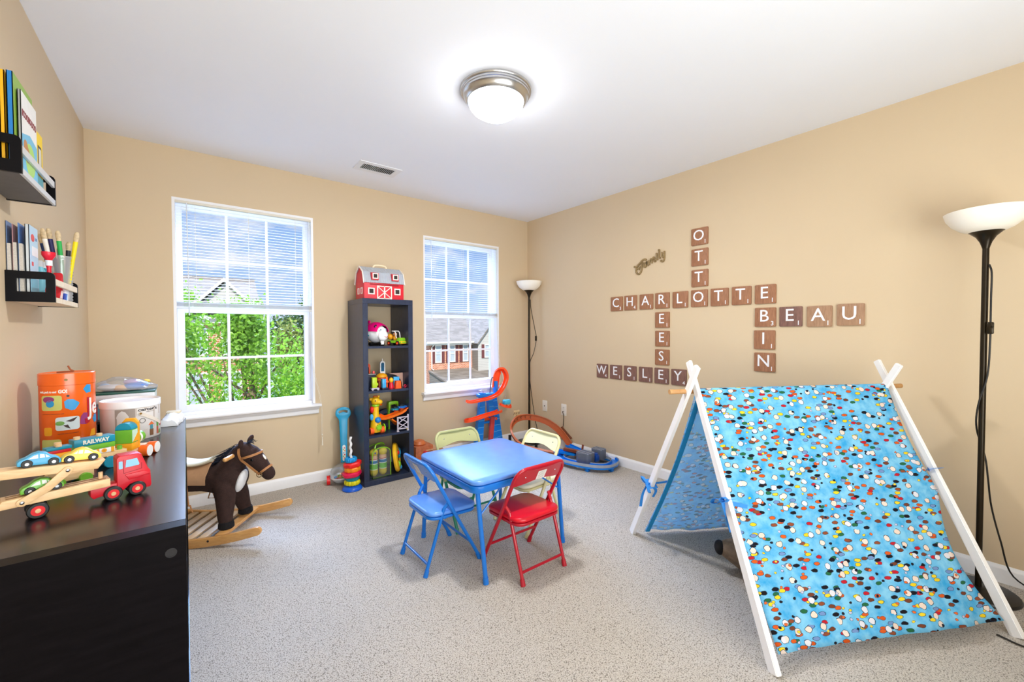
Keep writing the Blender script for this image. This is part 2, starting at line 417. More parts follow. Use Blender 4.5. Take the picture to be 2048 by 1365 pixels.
# ------------------------------------------------------------------ mini blinds, pulled half way up
M_slat = mat('white vinyl blind slat', (248, 248, 246), rough=0.45, vary=0.01)
_t = M_slat.node_tree; _tr = N(_t, 'ShaderNodeBsdfTranslucent'); _tr.inputs[0].default_value = (0.95, 0.95, 0.93, 1); _ms = N(_t, 'ShaderNodeMixShader'); _ms.inputs[0].default_value = 0.45
_t.links.new(_t.nodes['Principled BSDF'].outputs[0], _ms.inputs[1]); _t.links.new(_tr.outputs[0], _ms.inputs[2]); _t.links.new(_ms.outputs[0], _t.nodes['Material Output'].inputs[0])
M_rail = mat('off white blind rail', (226, 220, 206), rough=0.45, vary=0.01)
M_cord = mat('white lift cord', (235, 228, 212), rough=0.8)
def blind(label, w, zb, cord_right, drop):
    x0, x1, z0, z1 = w
    root = thing('window_blind', label, 'blind', ((x0+x1)/2, YB+0.018, 0), 0, 'white mini blinds on the windows')
    W = x1-x0-0.008
    b = MB(); b.box((0, 0, z1-0.016), (W, 0.030, 0.030), bev=0.002)
    b.build('headrail', M_rail, root)
    b = MB(); z = zb+0.056; ang = math.radians(9)
    while z < z1-0.036:
        L = []
        for k in range(5):
            u = (k/4-0.5)*0.025; c = 0.0016*(1-(2*k/4-1)**2)
            L.append((u*math.cos(ang), u*math.sin(ang)+c))
        lp = [[Vector((sx*W/2, y, z+h)) for y, h in L] for sx in (-1, 1)]
        b.ring(lp, closed_u=False)
        z += 0.0205
    b.build('slats', M_slat, root, recalc=False)
    b = MB(); b.box((0, 0, zb+0.008), (W, 0.024, 0.016), bev=0.002)
    b.build('bottom_rail', M_slat, root)
    b = MB()
    for k in range(11): b.box((0, 0, zb+0.0185+k*0.0027), (W-0.004, 0.025, 0.0011))
    b.build('gathered_slats', M_slat, root)
    b = MB()
    for f in (-0.36, 0.0, 0.36):
        for yy in (-0.0135, 0.0135): b.cyl((f*W, yy, zb+0.01), (f*W, yy, z1-0.03), 0.0008, n=5)
    b.build('ladder_cords', M_cord, root)
    b = MB(); xw = -W/2+0.075
    b.tube([(xw, -0.018, z1-0.03), (xw, -0.021, z1-0.05), (xw+0.004, -0.024, zb-0.03)], 0.0034, n=8); b.sph((xw+0.004, -0.024, zb-0.036), (0.005, 0.005, 0.010), u=10, v=6)
    b.build('tilt_wand', mat('clear plastic wand', (225, 232, 240), rough=0.1, spec=0.6), root)
    if cord_right:
        b = MB(); xc = W/2-0.03
        for d in (0, 0.007):
            b.tube(spline([(xc+d, -0.017, z1-0.03), (xc+d, -0.020, zb), (xc+d+0.008, -0.045, zb-0.40), (xc+d+0.06, -0.072, 0.64), (xc+d+0.066, -0.075, drop+0.06)], 6), 0.0012, n=6)
        b.cyl((xc+0.069, -0.075, drop+0.065), (xc+0.069, -0.075, drop), 0.003, 0.006, n=10); b.sph((xc+0.069, -0.075, drop+0.085), 0.006, u=8, v=6)
        b.build('lift_cord', M_cord, root)
    return root
blind('white mini blind half raised on the wide window above the rocking horse', W1, 1.366, True, 0.30)
blind('white mini blind half raised on the window beside the corner lamp', W2, 1.352, True, 0.42)

# ------------------------------------------------------------------ ceiling light and vent
M_nickel = mat('brushed nickel', (196, 196, 196), rough=0.28, metal=1.0, vary=0.04, vscale=60)
M_dome = mat('lit frosted glass dome', (248, 250, 255), rough=0.4, emit=23.0, vary=0.0)
t = thing('ceiling_light', 'round brushed nickel ceiling light with lit white glass dome', 'ceiling light', (1.272, 1.742, ZC))
b = MB(); b.lathe([(0.0, 0), (0.183, 0), (0.183, -0.006), (0.179, -0.012), (0.176, -0.013), (0.175, -0.02), (0.171, -0.022), (0.170, -0.029), (0.166, -0.031), (0.160, -0.045), (0.150, -0.058), (0.146, -0.060), (0.140, -0.058), (0.138, -0.04)], 64)
b.build('metal_rim', M_nickel, t, angle=50)
b = MB(); b.lathe([(0.141, -0.050), (0.142, -0.060), (0.136, -0.080), (0.118, -0.102), (0.090, -0.120), (0.055, -0.131), (0.02, -0.1355), (0.0, -0.136)], 64)
b.build('glass_dome', M_dome, t, angle=180)
ld_ = bpy.data.lights.new('ceiling_lamp_light', 'AREA'); ld_.shape = 'DISK'; ld_.size = 0.15; ld_.energy = 20; ld_.color = (0.98, 0.985, 1.0)
lo_ = bpy.data.objects.new('ceiling_lamp_light', ld_); C.objects.link(lo_); lo_.location = (1.272, 1.742, ZC-0.1368)
M_ventw = mat('white painted metal', (228, 229, 232), rough=0.4, vary=0.01)
M_dark = mat('dark duct', (40, 40, 42), rough=0.9)
t = thing('ceiling_vent', 'small white louvred air vent on the ceiling', 'vent', (1.162, 3.112, ZC))
b = MB(); b.flat([rrect(0.315, 0.185, 0.004, 2), list(reversed(rrect(0.24, 0.105, 0.002, 1)))], 0.006, T(0, 0, -0.006)); b.build('frame', M_ventw, t)
b = MB(); b.box((0, 0, -0.0008), (0.25, 0.115, 0.001)); b.build('duct_opening', M_dark, t)
b = MB()
for k in range(9): b.box((-0.112+k*0.0135, 0, -0.003), (0.0012, 0.106, 0.009), T(0, 0, 0))
for k in range(9): b.box((0, 0, 0), (0.0012, 0.106, 0.013), T(0.010+k*0.0132, 0, -0.004) @ RY(52))
b.build('louvres', M_ventw, t)

# ------------------------------------------------------------------ wall plates
M_plate = mat('ivory plastic plate', (238, 232, 220), rough=0.35, vary=0.01)
M_blk = mat('black plastic', (20, 20, 22), rough=0.4)
def plate(name, label, y, z, outlet):
    t = thing(name, label, 'wall plate', (XR, y, z)); t.rotation_euler = (0, -PI/2, 0)   # local z out of the wall, local x up
    b = MB(); b.flat([rrect(0.118, 0.072, 0.005, 3)], 0.005, None, 0, 0.0015); b.build('cover_plate', M_plate, t)
    b = MB()
    if outlet:
        for s_ in (-1, 1):
            b.flat([rrect(0.032, 0.034, 0.008, 4, s_*0.0195, 0)], 0.0025, T(0, 0, 0.0045), 0)
            for yy in (-0.006, 0.006): b.box((s_*0.0195+0.002, yy, 0.0075), (0.009, 0.0022, 0.001), mi=1)
    else:
        b.cyl((0, 0, 0.004), (0, 0, 0.013), 0.0048, n=12, mi=1)
    b.build('socket' if outlet else 'cable_jack', [M_plate, mat('dark slot', (70, 64, 58), rough=0.6)], t)
plate('cable_plate', 'ivory wall plate with a single cable jack left of the outlet', 3.294, 0.400, False)
plate('power_outlet', 'ivory wall outlet with a brown cord plugged in', 3.007, 0.399, True)

# ================================================================== furniture
M_esp = wood('black brown foil veneer', (9, 7, 9), (17, 14, 17), rough=0.34, scale=(1, 1, 6), rings=10, spec=0.07)
M_esp2 = wood('black brown foil top', (16, 12, 16), (28, 22, 27), rough=0.22, scale=(6, 1, 1), rings=10)
M_navy = wood('blue black foil veneer', (32, 41, 64), (44, 55, 82), rough=0.30, scale=(1, 1, 0.3), rings=40)

# narrow shelf tower between the windows
TX, TY, TW, TD, TH = 1.272, 3.200, 0.411, 0.366, 1.465
t = thing('cube_shelf_tower', 'tall narrow blue-black cube shelf standing between the two windows', 'shelf', (TX, TY+TD/2, 0))
for nm, c, d in (('side_panel', (-TW/2+0.02, 0, TH/2), (0.04, TD, TH-0.08)), ('side_panel', (TW/2-0.02, 0, TH/2), (0.04, TD, TH-0.08)), ('bottom_panel', (0, 0, 0.02), (TW, TD, 0.04)), ('top_panel', (0, 0, TH-0.02), (TW, TD, 0.04))):
    b = MB(); b.box(c, d, bev=0.0012, seg=1); b.build(nm, M_navy, t)
SZ = [0.04, 0.391, 0.742, 1.093]
for z in SZ[1:]:
    b = MB(); b.box((0, 0.002, z-0.009), (TW-0.08, TD-0.006, 0.018)); b.build('shelf_board', M_navy, t)

# long low cube shelf along the left wall
KX0, KX1, KY0, KY1, KH = -0.430, -0.006, 1.184, 2.686, 0.770
t = thing('low_cube_shelf', 'long low black-brown cube shelf along the left wall with toys on top', 'shelf', ((KX0+KX1)/2, (KY0+KY1)/2, 0))
kw, kd = KX1-KX0, KY1-KY0
b = MB(); b.box((0, 0, KH-0.02), (kw, kd-0.08, 0.04), bev=0.0012, seg=1); b.build('top_panel', M_esp2, t)
b = MB(); b.box((0, 0, 0.02), (kw, kd-0.08, 0.04)); b.build('bottom_panel', M_esp2, t)
for s_ in (-1, 1):
    b = MB(); b.box((0, s_*(kd/2-0.02), KH/2), (kw, 0.04, KH), bev=0.0012, seg=1); e = b.build('end_panel', M_esp, t)
    if s_ < 0:
        b = MB(); b.lathe([(0.0105, 0), (0.0105, 0.0012), (0.0085, 0.0012), (0.0085, 0.0002), (0.0, 0.0002)], 24, M=T(kw/2-0.027, -kd/2, KH-0.055) @ RX(90)); b.build('fitting_cover', mat('dark plastic plug', (26, 24, 27), rough=0.35), e)
for k in (1, 2, 3):
    b = MB(); b.box((0, -kd/2+kd*k/4, KH/2), (kw-0.004, 0.016, KH-0.08)); b.build('divider', M_esp, t)
b = MB(); b.box((0, 0, KH/2), (kw-0.006, kd-0.08, 0.016)); b.build('shelf_board', M_esp2, t)

# ------------------------------------------------------------------ folding card table and four folding chairs
M_bluemetal = mat('blue enamelled steel', (16, 112, 205), rough=0.28, coat=0.3, vary=0.02)
M_bluevinyl = mat('pale blue vinyl', (96, 150, 232), rough=0.27, vary=0.05, vscale=18, coat=0.2, coat_rough=0.25)
M_grey = mat('dark rubber', (60, 62, 66), rough=0.7)
TCX, TCY, TS, TZ = 1.362, 1.93, 0.61, 0.492
t = thing('folding_table', 'square blue vinyl topped child folding table with blue steel legs', 'table', (TCX, TCY, 0))
b = MB(); b.flat([rrect(TS, TS, 0.055, 8)], 0.024, T(0, 0, TZ-0.024), 0, 0.008); b.build('tabletop', M_bluevinyl, t, angle=60)
b = MB(); b.flat([rrect(TS+0.002, TS+0.002, 0.055, 8), list(reversed(rrect(TS-0.04, TS-0.04, 0.04, 8)))], 0.034, T(0, 0, TZ-0.060), 0, 0.004); b.build('steel_rim', M_bluemetal, t, angle=60)
feet = [(1.108, 1.612), (1.078, 2.212), (1.676, 1.664), (1.658, 2.236)]; tops = [(-1, -1), (-1, 1), (1, -1), (1, 1)]
for (fx, fy), (sx, sy) in zip(feet, tops):
    p1 = Vector((sx*(TS/2-0.035), sy*(TS/2-0.035), TZ-0.05)); p0 = Vector((fx-TCX, fy-TCY, 0.0))
    b = MB(); b.cyl(p0+(p1-p0)*0.04, p1, 0.0115, n=16); l_ = b.build('leg', M_bluemetal, t)
    b = MB(); b.cyl(p0, p0+(p1-p0)*0.07, 0.0145, 0.0135, n=16); b.build('foot_cap', M_bluemetal, l_)
    b = MB(); q = p0+(p1-p0)*0.72; b.cyl(q, (sx*(TS/2-0.20), sy*(TS/2-0.035), TZ-0.05), 0.0045, n=8); b.sph(q, 0.009, u=10, v=6); b.build('brace', M_bluemetal, t)

def folding_chair(label, frame_m, seat_m, back_m, loc, rz, sticker=None, top_m=None):
    """faces +y; origin between its four feet"""
    t = thing('folding_chair', label, 'chair', (*loc, 0), rz, 'small folding chairs around the card table')
    W = 0.158; R = 0.0095
    yb, zb_ = -0.140, 0.545           # top of the back
    yf = 0.150                        # front feet
    def on(s_): return Vector((0, yb+(yf-yb)*s_, zb_*(1-s_)))   # along the front-leg line, s_=0 at the top
    # bent tube: foot - up - over the back - down - foot
    path = [(-W, yf, 0.008), (-W, on(0.5).y, on(0.5).z), (-W, on(0.10).y, on(0.10).z)]
    c0, c1 = on(0.10), on(0.0)
    for k in range(1, 7):
        a = math.radians(90*k/6); path.append((-W+0.05*(1-math.cos(a)), c0.y+(c1.y-c0.y)*math.sin(a), c0.z+(c1.z-c0.z)*math.sin(a)))
    path += [(-x, y, z) for x, y, z in reversed(path)]
    b = MB(); b.tube(path, R, 12)
    for f in b.bm.faces:
        if f.calc_center_median().z > 0.31: f.material_index = 1
    b.build('back_and_front_leg_frame', [frame_m, top_m or frame_m], t)
    # seat
    zs = 0.302
    b = MB(); b.flat([rrect(0.292, 0.285, 0.055, 7)], 0.024, T(0, 0.010, zs-0.026) @ RX(-2), 0, 0.011); b.build('seat', seat_m, t, angle=60)
    b = MB(); b.flat([rrect(0.290, 0.283, 0.055, 7), list(reversed(rrect(0.25, 0.245, 0.04, 7)))], 0.014, T(0, 0.010, zs-0.041) @ RX(-2), 0, 0.003); b.build('seat_rim', frame_m, t, angle=60)
    # rear legs up under the seat sides
    for s_ in (-1, 1):
        x = s_*(W-0.020)
        pts = [(x, -0.155, 0.008), (x, -0.075, 0.235), (x, -0.062, 0.265), (x, -0.045, 0.285), (x, 0.005, 0.305), ]
        pts = [(x, -0.155, 0.008), (x, -0.060, 0.285), (x, -0.050, 0.312), (x+s_*0.008, -0.030, 0.338), (x+s_*0.010, -0.024, 0.341)]
        b = MB(); b.tube(spline(pts, 5), R*0.93, 12); b.build('rear_leg', frame_m, t)
    b = MB()
    for y, s2 in ((-0.139, 1),): b.cyl((-W+0.02, y, 0.055), (W-0.02, y, 0.055), 0.0068, n=12)
    b.build('rear_stretcher', frame_m, t)
    q = on(0.80); b = MB(); b.cyl((-W, q.y, q.z), (W, q.y, q.z), 0.0068, n=12); b.build('front_stretcher', frame_m, t)
    # curved back panel between the tubes: upper edge under the tube, wavy lower edge
    tdir = (on(1)-on(0)).normalized(); nrm = Vector((0, tdir.z, -tdir.y)).normalized()
    if nrm.y < 0: nrm = -nrm
    b = MB(); L0, L1 = [], []; n = 20
    for side, bow in ((0, 0.0), (1, 0.0)):
        rows = []
        for j in range(7):
            row = []
            for k in range(n+1):
                u = -1+2*k/n; x = u*(W-0.004)
                top = 0.004 if abs(u) < 0.72 else 0.004+0.045*((abs(u)-0.72)/0.28)**2
                bot = 0.088+0.012*math.cos(u*PI)*-1 if abs(u) < 0.9 else 0.1
                d = top+(bot-top)*j/6
                p = on(0)+tdir*(d-0.002)+Vector((x, 0, 0))+nrm*(-0.010*(1-u*u)+(0.0028 if side else -0.0028))
                row.append(p)
            rows.append(row)
        (L0 if side == 0 else L1).extend(rows)
    b.ring(L0, closed_u=False); b.ring(list(reversed(L1)), closed_u=False)
    for A, B in ((L0[0], L1[0]), (L1[-1], L0[-1])): b.ring([A, B], closed_u=False)
    for k in (0, n): b.ring([[r[k] for r in L0], [r[k] for r in L1]], closed_u=False)
    bmesh.ops.remove_doubles(b.bm, verts=b.bm.verts, dist=1e-5)
    bp_ = b.build('backrest', back_m, t)
    b = MB()
    for u in (-0.62, 0.62):
        for sd in (-1, 1): b.sph(on(0)+tdir*0.045+Vector((u*W, 0, 0))+nrm*(-0.010*(1-u*u)+sd*0.0035), (0.004, 0.0025, 0.004), u=10, v=6)
    b.build('rivets', mat('bright steel rivet', (200, 200, 205), rough=0.25, metal=1.0), bp_)
    if sticker:
        M_ = Matrix.Translation(on(0)+tdir*0.046+nrm*(-0.0137)) @ Matrix(((-1, 0, 0, 0), (0, -tdir.y, -nrm.y, 0), (0, -tdir.z, -nrm.z, 0), (0, 0, 0, 1)))
        b = MB(); b.box((0, 0, 0.0004), (0.056, 0.054, 0.0008), M_)
        for k in range(6): b.box((0, 0.019-k*0.0075, 0.0009), (0.044 if k % 2 else 0.036, 0.0016, 0.0003), M_, 1)
        b.build('care_sticker', [mat('white paper sticker', (222, 218, 212), rough=0.6), mat('faint grey print', (150, 145, 145), rough=0.7)], bp_)
    for s_, y in ((-1, yf), (1, yf), (-1, -0.155), (1, -0.155)):
        x = s_*W if y > 0 else s_*(W-0.02)
        top = (x, y-0.013, 0.03) if y > 0 else (x, y+0.009, 0.03)
        b = MB(); b.cyl((x, y, 0.0), top, R*1.35, R*1.2, n=12); b.build('foot_cap', frame_m, t)
    b = MB(); b.tube([(-W+0.02, -0.018, 0.268), (-W+0.02, -0.045, 0.262), (W-0.02, -0.045, 0.262), (W-0.02, -0.018, 0.268)], 0.005, 8); b.build('hinge_rod', frame_m, t)
    return t
M_redmetal = mat('red enamelled steel', (172, 10, 34), rough=0.28, coat=0.3, vary=0.02)
M_redvinyl = mat('red vinyl', (206, 14, 36), rough=0.30, coat=0.2, vary=0.05, vscale=18, coat_rough=0.25)
M_greenmetal = mat('green enamelled steel', (44, 140, 108), rough=0.3, coat=0.2, vary=0.02)
M_greenvinyl = mat('green vinyl', (86, 170, 140), rough=0.24, vary=0.04, coat=0.3)
M_sage = mat('green steel with painted backlight tint', (176, 178, 128), rough=0.35, vary=0.02)  # backlit look of the green chair's back, painted in as sage
M_cream = mat('cream enamelled steel', (222, 212, 158), rough=0.3, coat=0.2, vary=0.02)
M_creamvinyl = mat('cream vinyl', (232, 226, 200), rough=0.3, vary=0.03)
M_creamback = mat('pale cream enamelled panel', (238, 240, 200), rough=0.3, vary=0.02)
folding_chair('small blue folding chair at the left side of the card table', M_bluemetal, M_bluevinyl, M_bluemetal, (1.060, 1.978), -90, True)
folding_chair('small red folding chair at the near side of the card table with a white sticker', M_redmetal, M_redvinyl, M_redmetal, (1.373, 1.642), 0, True)
folding_chair('small green folding chair at the far side of the card table', M_greenmetal, M_greenvinyl, M_sage, (1.412, 2.268), 180, None, M_sage)
folding_chair('small cream folding chair at the right side of the card table', M_cream, M_creamvinyl, M_creamback, (1.692, 1.985), 90)

# ------------------------------------------------------------------ torchiere lamps
M_bronze = mat('dark bronze metal', (44, 36, 24), rough=0.3, metal=0.6, vary=0.05)
M_shade = mat('white plastic lamp bowl', (250, 244, 232), rough=0.35, vary=0.01, sss=0.1)
M_cordb = mat('black brown cable', (24, 20, 16), rough=0.5)
def torchiere(label, x, y, cord_pts, switch):
    t = thing('floor_lamp', label, 'floor lamp', (x, y, 0), 0, 'torchiere floor lamps')
    b = MB(); b.lathe([(0.0, 0), (0.132, 0), (0.134, 0.006), (0.130, 0.014), (0.06, 0.022), (0.02, 0.028), (0.0, 0.030)], 48); b.build('base', mat('black painted base', (18, 16, 15), rough=0.35), t)
    b = MB(); b.cyl((0, 0, 0.025), (0, 0, 1.60), 0.0112, n=20); b.build('pole', M_bronze, t)
    b = MB(); b.lathe([(0.0115, 1.575), (0.014, 1.585), (0.020, 1.605), (0.032, 1.628), (0.052, 1.648), (0.056, 1.650), (0.0, 1.650)], 36); b.build('shade_cup', M_bronze, t)
    b = MB(); b.lathe([(0.0, 1.652), (0.058, 1.650), (0.085, 1.664), (0.112, 1.688), (0.130, 1.716), (0.138, 1.744), (0.136, 1.745), (0.127, 1.716), (0.109, 1.690), (0.082, 1.667), (0.0, 1.656)], 48); b.build('lamp_shade', M_shade, t, angle=60)
    b = MB(); b.tube(spline(cord_pts, 6), 0.0034, n=8); b.build('power_cord', M_cordb, t)
    sw = Vector(switch)
    b = MB(); b.box(sw, (0.016, 0.022, 0.055), bev=0.006); b.sph(sw+Vector((-0.008, -0.006, 0.004)), 0.005, u=8, v=6); b.build('cord_switch', M_bronze, t)
    return t
torchiere('black torchiere floor lamp with white bowl in the far corner beside the window', 2.918, 3.405,
          [(0.006, -0.014, 1.55), (0.016, -0.016, 1.44), (0.06, -0.02, 1.25), (0.085, -0.02, 1.13), (0.05, -0.02, 0.98), (0.0, -0.016, 0.88), (-0.012, -0.016, 0.76), (0.004, -0.016, 0.62), (0.045, -0.02, 0.36), (0.07, -0.03, 0.20), (0.085, -0.1, 0.03), (0.10, -0.24, 0.012), (0.109, -0.33, 0.10), (0.106, -0.40, 0.20), (0.107, -0.415, 0.33), (0.108, -0.40, 0.378), (0.118, -0.397, 0.380)], (0.080, -0.02, 1.13))
torchiere('black torchiere floor lamp with white bowl behind the play tent', 2.85, 0.152,
          [(-0.010, -0.012, 1.50), (-0.022, -0.02, 1.46), (-0.026, -0.02, 1.35), (-0.022, -0.02, 1.26), (-0.022, -0.02, 1.15), (-0.016, -0.014, 1.0), (-0.012, 0.012, 0.86), (0.010, 0.016, 0.75), (0.04, -0.01, 0.62), (0.05, -0.02, 0.52), (0.10, -0.03, 0.38), (0.12, -0.06, 0.22), (0.15, -0.1, 0.06), (0.12, -0.22, 0.012), (-0.1, -0.36, 0.006), (-0.26, -0.30, 0.006), (-0.37, -0.16, 0.006), (-0.36, -0.07, 0.006)], (-0.024, -0.02, 1.215))

# ================================================================== play tent
def fabric_mat(name, fade=0.0, through=0.22):
    m = bpy.data.materials.new(name); m.use_nodes = True; t = m.node_tree; b = t.nodes['Principled BSDF']; b.inputs['Roughness'].default_value = 0.85; b.inputs['Specular IOR Level'].default_value = 0.15
    uv = N(t, 'ShaderNodeUVMap')
    n1 = N(t, 'ShaderNodeTexNoise'); n1.inputs['Scale'].default_value = 16; n1.inputs['Detail'].default_value = 4; n1.inputs['Roughness'].default_value = 0.6
    t.links.new(uv.outputs[0], n1.inputs['Vector'])
    base = N(t, 'ShaderNodeValToRGB'); e = base.color_ramp.elements
    e[0].position = 0.33; e[0].color = (*lin((58, 166, 222)), 1); e[1].position = 0.62; e[1].color = (*lin((138, 206, 236)), 1)
    t.links.new(n1.outputs['Fac'], base.inputs[0])
    cur = base.outputs[0]
    def layer(cur, rot, sc, asp, off, thr, cols, keep, line=0.05):
        ma = N(t, 'ShaderNodeMapping'); ma.inputs['Rotation'].default_value = (0, 0, math.radians(rot)); ma.inputs['Scale'].default_value = (1, asp, 1); ma.inputs['Location'].default_value = (off, off*0.37, 0)
        t.links.new(uv.outputs[0], ma.inputs[0])
        wb = N(t, 'ShaderNodeTexNoise'); wb.inputs['Scale'].default_value = 55; t.links.new(uv.outputs[0], wb.inputs['Vector'])
        ws = N(t, 'ShaderNodeVectorMath', operation='SCALE'); ws.inputs['Scale'].default_value = 0.012; t.links.new(wb.outputs['Color'], ws.inputs[0])
        wa = N(t, 'ShaderNodeVectorMath', operation='ADD'); t.links.new(ma.outputs[0], wa.inputs[0]); t.links.new(ws.outputs[0], wa.inputs[1])
        vo = N(t, 'ShaderNodeTexVoronoi', voronoi_dimensions='2D'); vo.inputs['Scale'].default_value = sc; vo.inputs['Randomness'].default_value = 0.85
        t.links.new(wa.outputs[0], vo.inputs['Vector'])
        sp = N(t, 'ShaderNodeSeparateColor'); t.links.new(vo.outputs['Color'], sp.inputs[0])
        rp = N(t, 'ShaderNodeValToRGB'); rp.color_ramp.interpolation = 'CONSTANT'; ee = rp.color_ramp.elements
        for k, c in enumerate(cols):
            el = ee[k] if k < 2 else ee.new(k/len(cols))
            el.position = k/len(cols); el.color = (*lin(c), 1)
        t.links.new(sp.outputs[0], rp.inputs[0])
        kp = N(t, 'ShaderNodeMath', operation='LESS_THAN'); kp.inputs[1].default_value = keep; t.links.new(sp.outputs[1], kp.inputs[0])
        for th, col in ((thr+line, None), (thr, rp.outputs[0])):
            lt = N(t, 'ShaderNodeMath', operation='LESS_THAN'); lt.inputs[1].default_value = th; t.links.new(vo.outputs['Distance'], lt.inputs[0])
            mu = N(t, 'ShaderNodeMath', operation='MULTIPLY'); t.links.new(lt.outputs[0], mu.inputs[0]); t.links.new(kp.outputs[0], mu.inputs[1])
            mxx = N(t, 'ShaderNodeMix', data_type='RGBA'); t.links.new(mu.outputs[0], mxx.inputs['Factor']); t.links.new(cur, mxx.inputs[6])
            if col is None: mxx.inputs[7].default_value = (*lin((40, 70, 100)), 1)
            else: t.links.new(col, mxx.inputs[7])
            cur = mxx.outputs[2]
        return cur
    cur = layer(cur, 35, 18.5, 2.2, 3.1, 0.24, [(30, 26, 30), (214, 90, 30), (236, 206, 40), (122, 66, 44), (44, 110, 70), (196, 36, 48)], 0.50, 0.04)
    cur = layer(cur, -40, 16.5, 2.3, 7.7, 0.22, [(240, 212, 50), (150, 80, 50), (28, 26, 34), (220, 96, 36), (120, 150, 200)], 0.46, 0.04)
    cur = layer(cur, 10, 20, 1.25, 1.3, 0.25, [(240, 222, 210), (236, 216, 200), (228, 226, 232)], 0.46, 0.045)
    cur = layer(cur, 70, 34, 1.5, 5.3, 0.20, [(240, 210, 60), (36, 32, 40), (200, 200, 225), (230, 110, 50)], 0.16, 0.05)
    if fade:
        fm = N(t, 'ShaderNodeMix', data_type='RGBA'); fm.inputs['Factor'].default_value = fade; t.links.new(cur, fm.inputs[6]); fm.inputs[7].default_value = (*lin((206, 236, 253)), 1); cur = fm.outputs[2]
    t.links.new(cur, b.inputs['Base Color'])
    trn = N(t, 'ShaderNodeBsdfTranslucent'); t.links.new(cur, trn.inputs[0])
    ms = N(t, 'ShaderNodeMixShader'); ms.inputs[0].default_value = through
    o = t.nodes['Material Output']; t.links.new(b.outputs[0], ms.inputs[1]); t.links.new(trn.outputs[0], ms.inputs[2]); t.links.new(ms.outputs[0], o.inputs[0])
    return m
M_fab = fabric_mat('blue printed cotton'); M_fabr = fabric_mat('brightened reverse side of blue printed cotton', 0.6, 0.6)  # far panel: paler print reverse, its colour further brightened to look lit
M_whitewood = mat('white painted wood', (240, 239, 238), rough=0.4, vary=0.015, vscale=14)
M_dowel = wood('tan dowel', (166, 118, 66), (196, 150, 96), rough=0.5, scale=(3, 3, 3), rings=8)
M_rib = mat('blue ribbon', (44, 132, 214), rough=0.6, vary=0.05)
M_hem = mat('deep blue hem tape', (24, 138, 196), rough=0.7, vary=0.06, vscale=40)
P1, P2 = Vector((1.596, 0.552, 0)), Vector((2.098, 1.476, 0)); ND = Vector((0.879, -0.477, 0))
Q1, Q2 = Vector((2.535, 0.030, 0)), Vector((2.985, 0.925, 0))
TL1, TL2 = Vector((1.848, 1.015, 1.062)), Vector((1.795, 0.922, 1.048))
TR1, TR2 = Vector((2.806, 0.517, 1.050)), Vector((2.744, 0.406, 1.040))
tent = thing('play_tent', 'child A-frame play tent of white poles and blue patterned cotton beside the right wall', 'tent', (2.3, 0.75, 0))
O = Vector((2.3, 0.75, 0))
def leg(a, b_, off, nm='leg'):
    a = a-O+ND*off; b_ = b_-O+ND*off; d = (b_-a).normalized(); side = d.cross(ND).normalized()
    m = MB(); w, h = 0.021, 0.011
    sec = [(-w, -h), (w, -h), (w, h), (-w, h)]
    m.sweep([a, b_], sec, upv=ND, scale=[1.0, 0.74]); bmesh.ops.bevel(m.bm, geom=list(m.bm.edges), offset=0.0025, segments=2, affect='EDGES')
    return m.build(nm, M_whitewood, tent)
leg(P1, TL1, 0.006); leg(P2, TL2, -0.018); leg(Q1, TR1, 0.006); leg(Q2, TR2, -0.018)
RZc = 0.925
RA, RB = Vector((1.835, 0.993, RZc)), Vector((2.776, 0.463, RZc))
rd = (RB-RA).normalized()
b = MB(); b.cyl(RA-O-rd*0.105, RB-O+rd*0.075, 0.0115, n=20); b.build('ridge_pole', M_dowel, tent)
def cloth(name, ra, rb, ha, hb, bulge, cut_l, cut_r, seed, nu=44, nv=46, over=None):
    rnd = random.Random(seed); ph = [rnd.uniform(0, 6.28) for _ in range(8)]
    bm = bmesh.new(); uvl = bm.loops.layers.uv.new('UVMap'); g = []; UV = {}
    H = ((ha-ra).length+(hb-rb).length)/2
    nrm = (rb-ra).cross(ha-ra).normalized()
    for i in range(nv+1):
        v = i/nv; row = []
        for j in range(nu+1):
            u = j/nu
            a = ra.lerp(ha, v); c = rb.lerp(hb, v)
            cl, crr = cut_l(v), cut_r(v)
            uu = cl+(1-cl-crr)*u
            p = a.lerp(c, uu)
            w = math.sin(PI*v)*bulge
            w += 0.006*math.sin(9*uu+3*v+ph[0])*v + 0.004*math.sin(17*uu-5*v+ph[1])*v + 0.003*math.sin(31*uu+8*v+ph[2])*v*v
            if v > 0.93: w += 0.004*math.sin(40*uu+ph[3])
            p = p + nrm*w
            vt = bm.verts.new(p-O); UV[vt] = (uu*(rb-ra).length, v*H); row.append(vt)
        g.append(row)
    if over is not None:                                             # the cloth goes over the ridge pole
        for kk, an in enumerate((35, 65, 95, 125)):
            row = []
            for j in range(nu+1):
                q = g[-1][j] if False else None; u = j/nu; a = ra.lerp(rb, cut_l(0)+(1-cut_l(0)-cut_r(0))*u)
                base = a-over*0.0135; p = base+over*0.0137*math.cos(math.radians(an))+Vector((0, 0, 0.0137*math.sin(math.radians(an))))
                vt = bm.verts.new(p-O); UV[vt] = (u*(rb-ra).length, -0.012*(kk+1)); row.append(vt)
            g.insert(0, row)
        nv += 4
    for i in range(nv):
        for j in range(nu):
            f = bm.faces.new((g[i][j], g[i+1][j], g[i+1][j+1], g[i][j+1])); f.smooth = True
            for lp in f.loops: lp[uvl].uv = UV[lp.vert]
    thicken(bm, 0.0015)
    m = MB(); m.bm.free(); m.bm = bm
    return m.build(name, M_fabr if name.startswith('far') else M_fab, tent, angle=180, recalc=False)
hz = 0.058
NO = Vector((rd.y, -rd.x, 0)).normalized()
if NO.y > 0: NO = -NO
